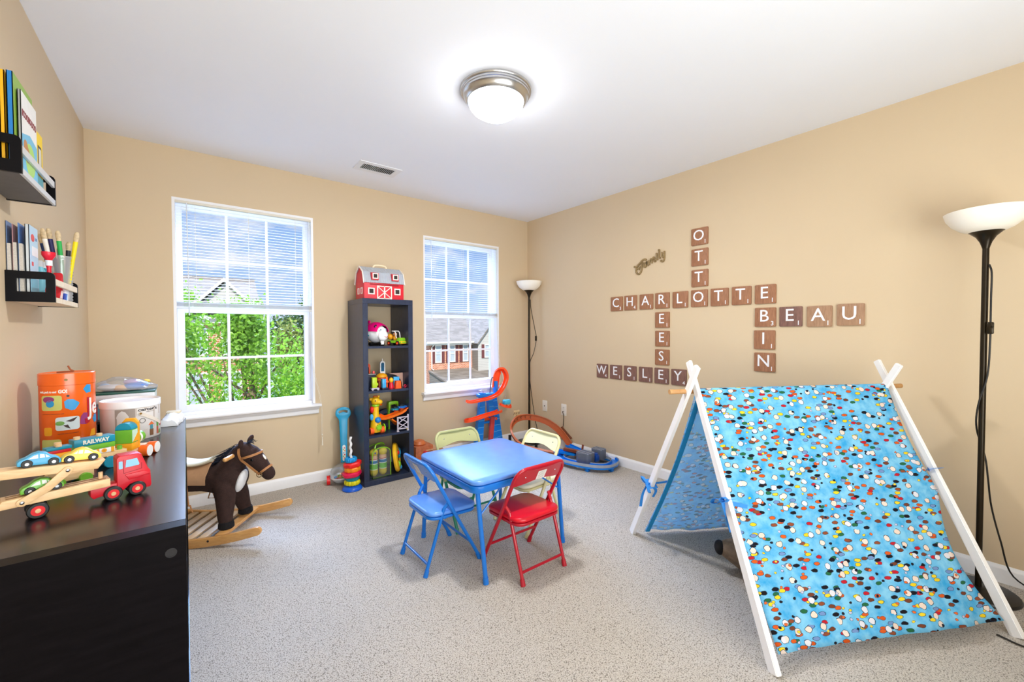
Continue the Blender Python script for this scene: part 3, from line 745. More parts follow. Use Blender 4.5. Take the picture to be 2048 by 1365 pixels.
near = cloth('near_fabric_panel', RA+rd*0.035+NO*0.0135, RB-rd*0.02+NO*0.0135, P1.lerp(TL1, 0.050)+ND*0.030, Q1.lerp(TR1, 0.050)+ND*(-0.015), 0.012,
      lambda v: 0.004*math.sin(PI*v)+0.0, lambda v: (0.055*abs(math.sin(PI*min(1, v/0.5)))*0.35 if v < 0.5 else 0.075*math.sin(PI*(v-0.5)/0.5)), 3, over=NO)
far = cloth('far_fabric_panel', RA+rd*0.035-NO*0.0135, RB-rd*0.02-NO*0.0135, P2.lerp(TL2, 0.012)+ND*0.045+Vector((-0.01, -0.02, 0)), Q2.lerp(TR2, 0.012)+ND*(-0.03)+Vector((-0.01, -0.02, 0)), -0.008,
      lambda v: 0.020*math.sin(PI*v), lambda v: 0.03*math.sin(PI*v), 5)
b = MB()                                                             # hem tape down the open edge of the far panel
pts = []
for k in range(25):
    v = 0.04+0.95*k/24; a = RA+rd*0.035; h = P2.lerp(TL2, 0.012)+ND*0.045+Vector((-0.01, -0.02, 0))
    pts.append(a.lerp(h, v)+rd*(0.020*math.sin(PI*v)*1.05+0.008)-O+Vector((-0.006, -0.012, 0.0)))
b.sweep(pts, [(-0.013, -0.001), (0.013, -0.001), (0.013, 0.001), (-0.013, 0.001)], upv=(RB-RA).cross(P2-RA).normalized()); b.build('hem_tape', M_hem, tent)
def bow(at, dirs, tail, nm='ribbon_tie', loops=True, along=None):
    at = at-O; b = MB(); sec = [(-0.008, -0.0006), (0.008, -0.0006), (0.008, 0.0006), (-0.008, 0.0006)]
    ax = along.normalized(); sd = ax.cross(ND).normalized()
    ringp = [at+sd*(0.027*x)+ND*(0.018*y) for x, y in ((1, 1), (1, -1), (-1, -1), (-1, 1))]
    b.sweep(ringp, sec, closed=True, upv=ax)
    k = at-ND*0.022
    if loops:
        for s_ in (-1, 1):
            L = spline([k, k+sd*s_*0.028-ND*0.014+Vector((0, 0, 0.012)), k+sd*s_*0.052-ND*0.012+Vector((0, 0, -0.002)), k+sd*s_*0.030-ND*0.008-Vector((0, 0, 0.010)), k], 5)
            b.sweep(L, sec, upv=ax, cap=False)
        b.sph(k-ND*0.004, 0.010, u=10, v=8)
    for tl in tail: b.sweep(spline([k]+[at+Vector(q) for q in tl], 5), sec, upv=(sd if loops else ND), cap=False)
    b.build(nm, M_rib, tent, angle=60)
bow(P1.lerp(TL1, 0.485)+ND*0.006, None, [[(-0.01, 0.0, -0.05), (0.012, -0.012, -0.13)], [(0.03, 0.0, -0.02), (0.07, -0.05, -0.03)]], along=TL1-P1)
bow(P2.lerp(TL2, 0.36)-ND*0.018, None, [[(-0.05, 0.02, -0.05), (-0.055, 0.03, -0.12)], [(0.01, -0.02, -0.03), (0.0, -0.01, -0.07)], [(0.05, -0.05, 0.012), (0.10, -0.075, 0.02)]], along=TL2-P2)
bow(Q1.lerp(TR1, 0.54)+ND*0.006, None, [[(0.05, 0.01, -0.02), (0.075, 0.01, -0.06)]], loops=False, along=TR1-Q1)

# stuffed animal peeking out from under the tent
M_plush = mat('grey brown plush', (120, 104, 88), rough=0.95, vary=0.2, vscale=60, bump=0.6, bscale=160)
t = thing('stuffed_animal', 'grey-brown stuffed animal with black nose lying under the play tent', 'stuffed toy', (2.15, 0.87, 0), -52); t.scale = (1.18, 1.18, 1.18)
b = MB()                                                             # local +x runs from the tail to ... the snout lies at -x
for c, r in (((-0.085, 0, 0.105), 0.030), ((-0.06, 0, 0.102), 0.043), ((-0.03, 0, 0.096), 0.056), ((0.0, 0, 0.090), 0.068), ((0.05, 0, 0.088), 0.080), ((0.10, 0, 0.092), 0.088), ((0.16, 0, 0.092), 0.088), ((0.21, 0, 0.088), 0.078)): b.sph(c, r)
for s_ in (-1, 1):
    b.cyl((0.06, s_*0.06, 0.05), (-0.01, s_*0.085, 0.03), 0.032, 0.026); b.sph((-0.01, s_*0.085, 0.028), 0.027)
    b.cyl((0.19, s_*0.06, 0.05), (0.14, s_*0.105, 0.03), 0.036, 0.028); b.sph((0.14, s_*0.105, 0.030), 0.030)
b.build('body', M_plush, t, fuse=0.006, smooth=4)
b = MB(); b.sph((-0.103, 0, 0.107), (0.020, 0.029, 0.030)); b.build('nose', mat('black plush', (12, 12, 18), rough=0.85), t)
b = MB()
for s_ in (-1, 1): b.sph((-0.045, s_*0.043, 0.125), 0.006, u=12, v=8)
b.build('eyes', mat('pale button eye', (190, 180, 165), rough=0.25), t)
b = MB()
for s_ in (-1, 1): b.sph((0.03, s_*0.062, 0.150), (0.022, 0.010, 0.028))
b.build('ears', M_plush, t)

# ================================================================== letter tiles and the wooden word on the right wall
M_letter = mat('white painted letter', (240, 240, 244), rough=0.5, vary=0.01)
tone = dict(
    mid=wood('walnut brown tile wood', (136, 90, 62), (172, 120, 86), rough=0.55, scale=(14, 1.5, 1.5), rings=12),
    red=wood('reddish dark tile wood', (106, 75, 66), (140, 100, 88), rough=0.55, scale=(14, 1.5, 1.5), rings=12),
    lite=wood('light oak tile wood', (150, 112, 84), (180, 142, 110), rough=0.55, scale=(14, 1.5, 1.5), rings=12))
PTS = dict(O=1, T=1, C=3, H=4, A=1, R=1, L=1, E=1, B=3, U=1, I=1, N=1, S=1, W=4, Y=4)
tiles = [
 ('O', 1.582, 1.915, 'mid', 'topmost of the upper column'), ('T', 1.580, 1.760, 'mid', 'second of the upper column, below the topmost O'), ('T', 1.579, 1.603, 'mid', 'third of the upper column, just above the nine-letter row'),
 ('C', 2.342, 1.450, 'mid', 'first tile of the nine-letter row'), ('H', 2.194, 1.452, 'mid', 'second tile of the nine-letter row'), ('A', 2.038, 1.452, 'mid', 'third tile of the nine-letter row'), ('R', 1.889, 1.453, 'mid', 'fourth tile of the nine-letter row'), ('L', 1.734, 1.451, 'mid', 'fifth tile of the nine-letter row'), ('O', 1.581, 1.452, 'mid', 'sixth tile of the nine-letter row'), ('T', 1.431, 1.451, 'mid', 'seventh tile of the nine-letter row'), ('T', 1.280, 1.451, 'mid', 'eighth tile of the nine-letter row'), ('E', 1.129, 1.450, 'mid', 'last tile of the nine-letter row, above the B'),
 ('B', 1.128, 1.296, 'mid', 'first of the four-letter row at the right'), ('E', 0.980, 1.296, 'red', 'second of the four-letter row, right after the B'), ('A', 0.827, 1.293, 'lite', 'light coloured third of the four-letter row at the right'), ('U', 0.676, 1.298, 'lite', 'light coloured and rightmost on the wall'),
 ('I', 1.131, 1.145, 'mid', 'right below the B'), ('N', 1.129, 0.995, 'mid', 'right below the I'),
 ('E', 1.888, 1.297, 'mid', 'right below the R'), ('E', 1.887, 1.145, 'mid', 'second below the R, above the S'), ('S', 1.888, 0.993, 'mid', 'just above the lowest row'),
 ('W', 2.503, 0.837, 'red', 'first tile of the lowest row'), ('E', 2.348, 0.838, 'red', 'second tile of the lowest row, right after the W'), ('S', 2.196, 0.839, 'red', 'third tile of the lowest row'), ('L', 2.042, 0.840, 'red', 'fourth tile of the lowest row'), ('E', 1.892, 0.841, 'red', 'fifth tile of the lowest row, right before the Y'), ('Y', 1.742, 0.842, 'red', 'last tile of the lowest row, behind the tent pole')]
tile_mesh = {}
RWALL = Matrix(((0, 0, -1, 0), (-1, 0, 0, 0), (0, 1, 0, 0), (0, 0, 0, 1)))       # local x runs right along the wall, y up, z out of it
for ch, y, z, tn, where in tiles:
    t = thing('letter_tile', 'wooden %s tile, %s' % (ch, where), 'letter tile', (XR, y, z), 0, 'wooden letter tiles on the right wall')
    t.rotation_euler = RWALL.to_euler()
    if tn not in tile_mesh:
        b = MB(); b.flat([rrect(0.127, 0.127, 0.006, 3)], 0.012, None, 0, 0.0015); o = b.build('wood_board', tone[tn], t); tile_mesh[tn] = o.data
    else:
        o = bpy.data.objects.new('wood_board', tile_mesh[tn]); C.objects.link(o); o.parent = t
    b = MB(); b.text(ch, 0.112, 0.0012, T(-0.006, 0.006, 0.0121), 0, sx=0.98, bold=0.0004); b.build('letter', M_letter, t)
    b = MB(); b.text(str(PTS[ch]), 0.040, 0.0012, T(0.044, -0.042, 0.0121), 0, bold=0.0003); b.build('number', M_letter, t)
M_olive = wood('gold brown wood', (120, 98, 60), (160, 134, 90), rough=0.6, scale=(3, 3, 3), rings=12)
t = thing('word_sign', 'small gold-brown wooden script word sign reading Family on the right wall', 'sign', (XR, 2.0, 1.76)); t.rotation_euler = RWALL.to_euler()
strokes = [
[(-0.162, 0.001), (-0.138, -0.005), (-0.109, 0.016), (-0.091, 0.032), (-0.069, 0.047), (-0.048, 0.049), (-0.043, 0.039)],
[(-0.077, 0.03), (-0.085, -0.001), (-0.09, -0.047), (-0.114, -0.068), (-0.139, -0.046), (-0.131, -0.019), (-0.112, -0.017), (-0.112, -0.033)],
[(-0.105, -0.009), (-0.08, -0.007)],
[(-0.042, 0.025), (-0.058, 0.018), (-0.064, -0.004), (-0.056, -0.017), (-0.04, -0.007), (-0.032, 0.029), (-0.032, -0.001), (-0.021, -0.007)],
[(-0.016, 0.036), (-0.011, 0.012), (-0.011, -0.004)],
[(-0.011, 0.019), (0.004, 0.044), (0.012, 0.041), (0.012, 0.007)],
[(0.012, 0.022), (0.025, 0.052), (0.035, 0.051), (0.035, 0.02), (0.051, 0.022)],
[(0.05, 0.081), (0.058, 0.077), (0.056, 0.035), (0.070, 0.033)],
[(0.071, 0.104), (0.081, 0.105), (0.079, 0.045), (0.093, 0.043)],
[(0.098, 0.080), (0.106, 0.079), (0.105, 0.055), (0.115, 0.044), (0.125, 0.056)],
[(0.127, 0.091), (0.127, 0.038), (0.118, 0.011), (0.098, 0.011), (0.098, 0.025)]]
b = MB(); w = 0.0056
for k, st in enumerate(strokes):
    pts = [(x, y, 0.0051+0.00012*k) for x, y in [(q.x, q.y) for q in spline([(x, y, 0) for x, y in st], 6)]]
    ww = w*1.25 if k < 2 else w
    b.sweep(pts, [(-ww, -0.005), (ww, -0.005), (ww, 0.0045), (ww*0.8, 0.005), (-ww*0.8, 0.005), (-ww, 0.0045)], upv=(0, 0, 1))
b.build('script_letters', M_olive, t)

# ================================================================== two little wall shelves with books and art supplies on the left wall
M_blkwood = mat('black stained wood', (12, 11, 15), rough=0.35, vary=0.1, spec=0.12)
M_dkgrey = mat('dark grey bottom board', (92, 90, 92), rough=0.5, vary=0.08)  # dark grey tone for the upper shelf's bottom board
M_edge = mat('shelf edge with painted glare', (206, 208, 212), rough=0.35, vary=0.03)  # window glare on the black rail and lip, painted as pale grey
M_creamwood = wood('pale cream wood', (232, 214, 186), (244, 230, 206), rough=0.5, scale=(1, 6, 1), rings=6)  # cream tone for the lower shelf's board, rail and lip
def wall_shelf(label, y0, z0, mb, mr):
    Ln, D, H = 0.392, 0.113, 0.103
    t = thing('wall_shelf', label, 'wall shelf', (XL, y0, z0), 0, 'small wall shelves on the left wall')
    b = MB(); b.box((D/2, Ln/2, 0.008), (D-0.004, Ln-0.02, 0.012), bev=0.001, seg=1); b.build('bottom_board', mb, t)
    outer = [(0, 0), (D, 0), (D, H-0.014)]+[(x, y) for x, y in arc(D-0.014, H-0.014, 0.014, 0, 90, 5)]+[(0.004, H), (0, H)]
    hole = [(0.024, 0.034), (0.024, 0.078), (D-0.022, 0.078), (D-0.022, 0.034)]
    for y in (0.010, Ln):
        b = MB(); b.flat([outer, hole], 0.010, T(0, y, 0) @ RX(90)); b.build('end_panel', M_blkwood, t)
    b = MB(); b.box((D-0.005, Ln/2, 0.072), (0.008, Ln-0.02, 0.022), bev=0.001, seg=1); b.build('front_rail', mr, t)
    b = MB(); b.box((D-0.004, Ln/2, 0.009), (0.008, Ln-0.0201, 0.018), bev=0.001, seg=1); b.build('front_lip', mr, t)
    return t
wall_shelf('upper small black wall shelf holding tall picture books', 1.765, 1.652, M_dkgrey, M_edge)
wall_shelf('lower small black and cream wall shelf holding magazines and paintbrushes', 2.108, 1.310, M_creamwood, M_creamwood)
M_pages = mat('book pages', (232, 226, 212), rough=0.8, vary=0.05, vscale=90)
def book(label, y, x, z, th, w, h, spine, cover, lean=0.0, name='book', group=None, cat='book', art=None, tilt=0.0, pages=True):
    """stands on a wall shelf with its spine towards the camera side (-y edge is the spine thickness side); th along y, w along x... cover faces +x when art is set"""
    t = thing(name, label, cat, (x, y, z), 0, group); t.rotation_euler = (math.radians(lean), math.radians(tilt), 0)
    c = 0.0018
    b = MB()
    b.box((c/2, 0, h/2), (c, w, h), mi=1); b.box((th-c/2, 0, h/2), (c, w, h), mi=1); b.box((th/2, -w/2+c/2, h/2), (th, c, h), mi=0)
    b.build('cover', [mat(*spine) if isinstance(spine, tuple) and isinstance(spine[0], str) else spine, cover], t)
    b = MB(); b.box((th/2, c/2, h/2), (th-2*c, w-c-0.003, h-0.006)); b.build('pages', M_pages, t)
    if art: art(t, th, w, h)
    return t
def m_(n, c, r=0.4): return mat(n, c, rough=r, vary=0.03)
cov = dict(pink=m_('magenta book cover', (206, 40, 110)), blk=m_('black green book cover', (26, 40, 34)), yel=m_('yellow book cover', (232, 172, 24)), blu=m_('blue book spine', (28, 118, 190)), grn=m_('green picture cover', (140, 178, 70)), gry=m_('grey book cover', (150, 148, 150)), wht=m_('white book cover', (236, 236, 234)), lemon=m_('lemon book cover', (244, 208, 40)))
def front(t, th): return T(th+0.0002, 0, 0) @ Matrix(((0, 0, 1, 0), (1, 0, 0, 0), (0, 1, 0, 0), (0, 0, 0, 1)))   # local x along +y of the shelf, y up, z out of the cover
def art_green(t, th, w, h):
    M = front(t, th); b = MB()
    b.flat([arc(0.0, h*0.80, 0.035, 0, 360, 20)[:-1]], 0.0004, M, 0); b.flat([arc(-0.02, h*0.66, 0.025, 0, 360, 16)[:-1]], 0.0005, M, 1); b.flat([arc(0.02, h*0.5, 0.03, 0, 360, 16)[:-1]], 0.0004, M, 2); b.flat([rrect(w*0.8, 0.05, 0.02, 4, 0, h*0.3)], 0.0005, M, 3)
    b.build('cover_art', [m_('art yellow', (244, 214, 60)), m_('art purple', (150, 60, 130)), m_('art blue', (50, 120, 190)), m_('art red', (206, 60, 50))], t)
def art_white(t, th, w, h):
    M = front(t, th); b = MB()
    b.flat([[(-w/2+0.002, 0.002), (w/2-0.002, 0.002), (w/2-0.002, h*0.5), (0, h*0.56), (-w/2+0.002, h*0.48)]], 0.0004, M, 0)
    b.flat([arc(0.0, h*0.24, 0.05, 0, 360, 20)[:-1]], 0.0006, M, 1)
    b.flat([arc(-0.045, h*0.36, 0.020, 0, 360, 16)[:-1]], 0.0007, M, 2); b.flat([arc(-0.03, h*0.28, 0.024, 0, 360, 16)[:-1]], 0.0008, M, 2)
    b.text('SCOOBY-DOO', 0.026, 0.0006, M @ T(0, h*0.74, 0), 3, bold=0.0012, sx=0.82)
    b.build('cover_art', [m_('art sky blue', (110, 190, 226)), m_('art leaf green', (170, 214, 110)), m_('art tan', (188, 130, 80)), m_('art maroon title', (140, 60, 70))], t)
def art_lemon(t, th, w, h):
    M = front(t, th); b = MB(); b.box((0.0, h*0.55, 0.0003), (w*0.5, h*0.45, 0.0006), M, 0)
    for k in range(5): b.box((-w*0.15+k*w*0.075, h*0.55, 0.0008), (0.0035, h*0.36, 0.0005), M, 1)
    b.box((0, h*0.14, 0.0003), (w*0.9, h*0.2, 0.0006), M, 2)
    b.build('cover_art', [m_('art charcoal', (60, 56, 56)), m_('art pale stripe', (220, 214, 200)), m_('art teal', (70, 150, 160))], t)
U0, UZ = 1.765, 1.667
bk = 'picture books on the upper wall shelf'
book('magenta book at the near end of the upper wall shelf', 1.865, -0.432, UZ, 0.010, 0.17, 0.165, cov['pink'], cov['pink'], group=bk)
book('dark green book between the magenta and the yellow book', 1.875, -0.413, UZ, 0.011, 0.18, 0.250, cov['blk'], cov['blk'], group=bk)
book('tall yellow-spined book on the upper wall shelf', 1.890, -0.396, UZ, 0.010, 0.19, 0.272, cov['yel'], cov['yel'], group=bk)
book('tall blue-spined book with a green picture cover on the upper wall shelf', 1.892, -0.383, UZ, 0.012, 0.19, 0.275, cov['blu'], cov['grn'], group=bk, art=art_green)
book('white picture book with a red title in front on the upper wall shelf', 1.897, -0.3685, UZ, 0.0075, 0.155, 0.238, cov['gry'], cov['wht'], group=bk, art=art_white)
book('small lemon yellow book at the far end of the upper wall shelf', 2.020, -0.371, UZ, 0.007, 0.075, 0.185, cov['lemon'], cov['lemon'], group=bk, art=art_lemon)
b = MB(); b.box((0, 0, 0.014), (0.04, 0.05, 0.028), bev=0.003); tag(b.build('eraser_block', m_('white eraser', (236, 236, 236)), loc=(XL+0.075, U0+0.345, UZ-0.0015)), 'small white block behind the rail of the upper wall shelf', 'eraser')

L0, LZ = 2.108, 1.324
mg = 'magazines on the lower wall shelf'
def magazine(label, x, y, h, hp, col, k):
    t = thing('magazine', label, 'magazine', (x, y, LZ), 0, mg)
    b = MB(); b.box((0.0012, 0.062, h/2), (0.0016, 0.118, h), bev=0.0003, seg=1); b.build('cover', m_('booklet cover shade '+'abcd'[k], col), t)
    b = MB(); L = [[Vector((0.0022+0.010*w_*(1-0.25*(zz/hp)), yy, zz)) for w_, yy in ((0, 0.0), (1, 0.0), (1, 0.112), (0, 0.112))] for zz in (0, hp*0.5, hp)]
    b.ring(L, cap0=True, cap1=True); b.build('page_block', mat('magazine paper edge', (196, 190, 182), rough=0.7, vary=0.12, vscale=220), t)
magazine('navy covered magazine nearest the wall on the lower wall shelf', -0.4635, 2.122, 0.255, 0.180, (96, 124, 172), 0)
magazine('pinkish photo covered magazine second from the wall on the lower wall shelf', -0.4505, 2.122, 0.246, 0.184, (190, 140, 146), 1)
magazine('blue covered magazine third from the wall on the lower wall shelf', -0.4375, 2.122, 0.252, 0.182, (84, 128, 188), 2)
def art_card(t, th, w, h):
    M = front(t, th); b = MB()
    b.flat([[(x*0.02-0.012, y*0.013+h*0.84) for x, y in arc(0, 0, 1, 0, 360, 18)[:-1]]], 0.0006, M, 0); b.box((0.03, h*0.84, 0.0003), (0.014, 0.010, 0.0006), M, 1); b.box((-0.02, h*0.48, 0.0003), (0.02, 0.014, 0.0006), M, 0)
    b.flat([rrect(w*0.85, h*0.24, 0.006, 3, 0, h*0.16)], 0.0005, M, 2); b.box((0.01, h*0.66, 0.0003), (w*0.7, h*0.13, 0.0005), M, 3)
    b.build('print', [m_('print red', (220, 60, 60)), m_('print blue', (60, 110, 170)), m_('print aqua', (120, 190, 210)), m_('print white', (240, 244, 248))], t)
book('pale blue card pack with a red badge on the lower wall shelf', 2.188, -0.424, LZ, 0.010, 0.105, 0.252, m_('pale card edge', (200, 206, 210)), m_('pale blue card', (186, 216, 238)), name='card_pack', cat='card pack', art=art_card)
# clear ribbed jar full of brushes
CX, CY = -0.386, 2.425
t = thing('brush_jar', 'clear ribbed plastic jar holding paintbrushes on the lower wall shelf', 'jar', (CX, CY, LZ-0.0005))
b = MB(); pr = [(0.0, 0.001), (0.026, 0.001)]
for k in range(14): z = 0.008+k*0.0125; pr += [(0.0275+0.003*k/14, z), (0.0305+0.003*k/14, z+0.006)]
b.lathe(pr+[(0.034, 0.187), (0.0325, 0.187)], 32); b.build('jar_wall', clear('clear ribbed plastic', (236, 240, 240), 0.10, 0.05, haze=0.30), t, angle=60)
M_brist = mat('tan brush bristle', (206, 184, 148), rough=0.8, vary=0.2, vscale=120)
brs = [('white', (236, 232, 226), -0.008, -0.014, -0.048, -0.006, 0.285), ('navy and purple', (48, 44, 96), 0.002, 0.004, -0.036, 0.012, 0.290), ('green', (30, 168, 76), 0.010, 0.006, -0.008, 0.0, 0.283), ('yellow', (240, 216, 20), 0.012, -0.014, 0.047, -0.004, 0.284), ('black', (34, 36, 44), 0.006, 0.018, 0.019, 0.020, 0.245), ('dark blue', (24, 54, 110), -0.014, 0.008, -0.060, 0.022, 0.268), ('red', (214, 40, 48), -0.006, 0.020, -0.008, 0.024, 0.222)]
for nm, col, bx, by, tx, ty, h in brs:
    t = thing('paintbrush', 'chubby %s handled paintbrush standing in the clear ribbed jar' % nm, 'paintbrush', (CX+bx, CY+by, LZ+0.004), 0, 'paintbrushes in the ribbed jar')
    d = Vector((tx-bx, ty-by, h)); L_ = d.length; q = d.to_track_quat('Z', 'Y').to_matrix().to_4x4()
    b = MB(); b.lathe([(0.0, 0), (0.005, 0.0), (0.0055, 0.02), (0.006, L_*0.5), (0.0075, L_*0.84), (0.0075, L_*0.86), (0, L_*0.86)], 14, M=q); b.build('handle', m_(nm+' brush handle', col), t)
    b = MB(); b.lathe([(0.0, L_*0.85), (0.0066, L_*0.855), (0.0080, L_*0.90), (0.0084, L_*0.96), (0.005, L_), (0.0, L_*0.995)], 14, M=q); b.build('bristles', M_brist, t)
M_stred = mat('red plastic', (218, 30, 52), rough=0.3)
t = thing('stamp_tool', 'red mushroom headed stamp tool on the lower wall shelf', 'stamp', (-0.392, 2.262, LZ))
b = MB(); b.lathe([(0, 0), (0.011, 0), (0.011, 0.04), (0.0065, 0.07), (0.006, 0.118), (0.008, 0.128), (0.0, 0.129)], 20); b.lathe([(0.0, 0.146), (0.007, 0.146), (0.013, 0.156), (0.0185, 0.166), (0.019, 0.178), (0.0, 0.174)], 24); b.build('red_body', M_stred, t)
b = MB(); b.cyl((0, 0, 0.128), (0, 0, 0.148), 0.0095, n=18); b.build('white_collar', m_('white plastic collar', (230, 230, 232)), t)
for k, (nm, lb, col, dx, dy, h, r_) in enumerate([('glue_bottle', 'small aqua glue bottle behind the stamp on the lower wall shelf', (120, 196, 214), 0.040, 0.198, 0.150, 0.016), ('paint_pot', 'small teal paint pot on the lower wall shelf', (30, 140, 160), 0.042, 0.246, 0.150, 0.020)]):
    t = thing(nm, lb, nm.split('_')[1], (XL+dx, L0+dy, LZ)); b = MB(); b.lathe([(0, 0), (r_, 0), (r_, h*0.75), (r_*0.6, h*0.85), (0, h*0.85)], 20); b.build('body', m_(nm+' body', col), t)
    b = MB(); b.cyl((0, 0, h*0.84), (0, 0, h), r_*0.62, n=16); b.build('cap', m_(nm+' cap', (210, 214, 216)), t)
t = thing('pencil_case', 'red and grey striped zip case lying at the front of the lower wall shelf', 'pencil case', (XL+0.080, L0+0.232, LZ))
b = MB(); b.flat([[(-0.032, 0), (0.032, 0), (0.040, 0.050), (0.030, 0.115), (0.002, 0.080), (-0.028, 0.04)]], 0.030, T(0.012, 0, 0) @ Matrix(((0, 0, -1, 0), (1, 0, 0, 0), (0, 1, 0, 0), (0, 0, 0, 1))), 0, 0.006); b.build('case_body', m_('red cloth', (204, 30, 40), 0.7), t)
b = MB()
for k in range(3): b.tube([(0.0125, -0.03+k*0.018, 0.012), (0.0125, -0.012+k*0.018, 0.042)], 0.0022, 6)
b.build('stripes', m_('pale stripe', (236, 226, 226), 0.7), t)
t = thing('cloth_pouch', 'small grey cloth pouch beside the red case on the lower wall shelf', 'pouch', (XL+0.094, L0+0.300, LZ)); b = MB(); b.sph((0, 0, 0.040), (0.010, 0.022, 0.040)); b.build('pouch_body', m_('grey cloth', (176, 174, 176), 0.8), t)
for k, (nm, col) in enumerate((('blue', (40, 70, 170)), ('sky blue', (90, 150, 220)), ('white', (232, 232, 236)))):
    t = thing('marker', 'stubby %s marker leaning low behind the rail of the lower wall shelf' % nm, 'marker', (XL+0.096, L0+0.232+k*0.017, LZ), 0, 'markers behind the shelf rail'); t.rotation_euler = (math.radians(-20), 0, 0)
    b = MB(); b.lathe([(0, 0.003), (0.0062, 0.003), (0.0062, 0.05), (0.004, 0.056), (0, 0.056)], 14); b.build('barrel', m_(nm+' marker', col), t)
    b = MB(); b.lathe([(0.0068, 0.034), (0.0068, 0.060), (0.0, 0.062)], 14); b.build('cap', m_('marker cap white', (220, 222, 228)), t)

# ================================================================== toys on the long low shelf
DZ = KH
M_nat = wood('natural toy wood', (214, 172, 122), (236, 202, 156), rough=0.5, scale=(2, 9, 9), rings=7)
M_rub = mat('black rubber tyre', (16, 15, 17), rough=0.45)
M_chrome = mat('polished steel', (210, 210, 212), rough=0.15, metal=1.0)
RXZ = Matrix(((1, 0, 0, 0), (0, 0, -1, 0), (0, 1, 0, 0), (0, 0, 0, 1)))            # flat outlines drawn in x,z and given depth towards -y
def wheel(parent, x, y, z, r, w, rim, hub, nm='wheel', side=-1):
    b = MB(); M = T(x, y, z) @ RX(90)
    b.lathe([(0, -w/2), (r*0.9, -w/2), (r, -w/2+r*0.1), (r, w/2-r*0.1), (r*0.9, w/2), (0, w/2)], 28, 0, M); o = b.build(nm, M_rub, parent)
    b = MB()
    s_ = 1 if side < 0 else -1
    if rim is not hub: b.cyl((x, y-s_*w/2*0.98, z), (x, y-s_*(w/2+0.0012), z), r*0.62, n=24, mi=0)
    k = 0.29 if rim is not hub else 0.42
    b.cyl((x, y-s_*w/2, z), (x, y-s_*(w/2+0.0030), z), r*k, r*k*0.86, n=18, mi=1)
    b.build('wheel_hub', [rim, hub], o); return o
# car transporter: local x forward, near side is -y
M_tred = mat('red lacquered wood', (198, 18, 38), rough=0.38, vary=0.05)
M_hubred = mat('red hub', (222, 28, 34), rough=0.4)
M_win = mat('painted sky blue window', (142, 196, 226), rough=0.4)
M_outl = mat('dark red painted line', (120, 16, 34), rough=0.5)
tk = thing('toy_car_transporter', 'wooden toy car transporter with red cab at the near end of the low shelf', 'toy truck', (-0.278-0.0052, 1.441+0.0193, DZ), 15)
# near-side plane of the wheels is y=-0.020
b = MB(); cab = [(0.137, 0.036), (0.137, 0.105), (0.143, 0.111), (0.180, 0.111), (0.186, 0.108), (0.199, 0.068), (0.204, 0.060), (0.206, 0.020), (0.203, 0.014), (0.193, 0.014), (0.190, 0.024), (0.182, 0.033), (0.172, 0.035), (0.162, 0.032), (0.154, 0.024), (0.148, 0.020), (0.143, 0.022), (0.138, 0.030)]
b.flat([cab], 0.042, T(0, 0.024, 0) @ RXZ, 0, 0.002); b.build('cab', M_tred, tk)
b = MB(); b.flat([[(0.088, 0.020), (0.088, 0.038), (0.095, 0.042), (0.150, 0.042), (0.160, 0.034), (0.150, 0.018), (0.142, 0.020), (0.100, 0.014), (0.094, 0.012)]], 0.034, T(0, 0.020, 0) @ RXZ, 0, 0.0015); b.build('chassis', M_tred, tk)
b = MB(); M = T(0, -0.0182, 0) @ RXZ
b.flat([rrect(0.0075, 0.020, 0.002, 3, 0.1445, 0.087)], 0.0008, M, 0); b.flat([[(0.1535, 0.079), (0.1555, 0.098), (0.1770, 0.099), (0.1815, 0.083), (0.1800, 0.080)]], 0.0008, M, 0); b.build('cab_windows', M_win, tk)
b = MB(); b.flat([[(0.152, 0.060), (0.190, 0.062), (0.203, 0.055), (0.204, 0.050), (0.192, 0.050), (0.180, 0.046), (0.160, 0.045)]], 0.003, T(0, -0.018, 0) @ RXZ, 0, 0.001); b.build('mudguard', M_tred, tk)
b = MB()
for a_, c_ in (((0.1500, 0.064), (0.1500, 0.100)), ((0.150, 0.064), (0.186, 0.069)), ((0.186, 0.069), (0.186, 0.085))): b.cyl((a_[0], -0.0185, a_[1]), (c_[0], -0.0185, c_[1]), 0.0004, n=6)
b.build('door_lines', M_outl, tk)
for x in (0.129, 0.176):
    wheel(tk, x, -0.016, 0.018, 0.0182, 0.011, M_hubred, M_nat); wheel(tk, x, 0.020, 0.018, 0.0182, 0.011, M_hubred, M_nat, side=1)
wheel(tk, 0.0, -0.016, 0.0185, 0.0185, 0.011, M_hubred, M_nat); wheel(tk, 0.0, 0.020, 0.0185, 0.0185, 0.011, M_hubred, M_nat, side=1)
def deck(nm, x0, x1, zb, zt, tail, slope, tip=0.0):
    b = MB(); pl = [(x0-0.012, zb), (x1-tip, zb+slope), (x1, zt+slope), (x0, zt)] if tail else [(x0, zb), (x1-tip, zb+slope), (x1, zt+slope), (x0, zt)]
    b.flat([pl], 0.046, T(0, 0.025, 0) @ RXZ, 0, 0.0015); o = b.build(nm, M_nat, tk)
    b = MB()
    for y in (-0.008, 0.012): b.box(((x0+x1)/2, y, 0), ((x1-x0)*0.93, 0.0035, 0.0012), T(0, 0, zt+slope/2) @ RY(-math.degrees(math.atan2(slope, x1-x0))))
    b.build('wheel_groove', mat('shaded groove wood', (128, 92, 58), rough=0.7), o); return o
deck('lower_deck', -0.053, 0.124, 0.0365, 0.0560, True, 0.0025)
deck('upper_deck', -0.055, 0.116, 0.105, 0.1245, False, -0.0145, 0.014)
b = MB(); b.box((0.0, 0, 0.030), (0.020, 0.018, 0.018)); b.build('axle_block', M_nat, tk)
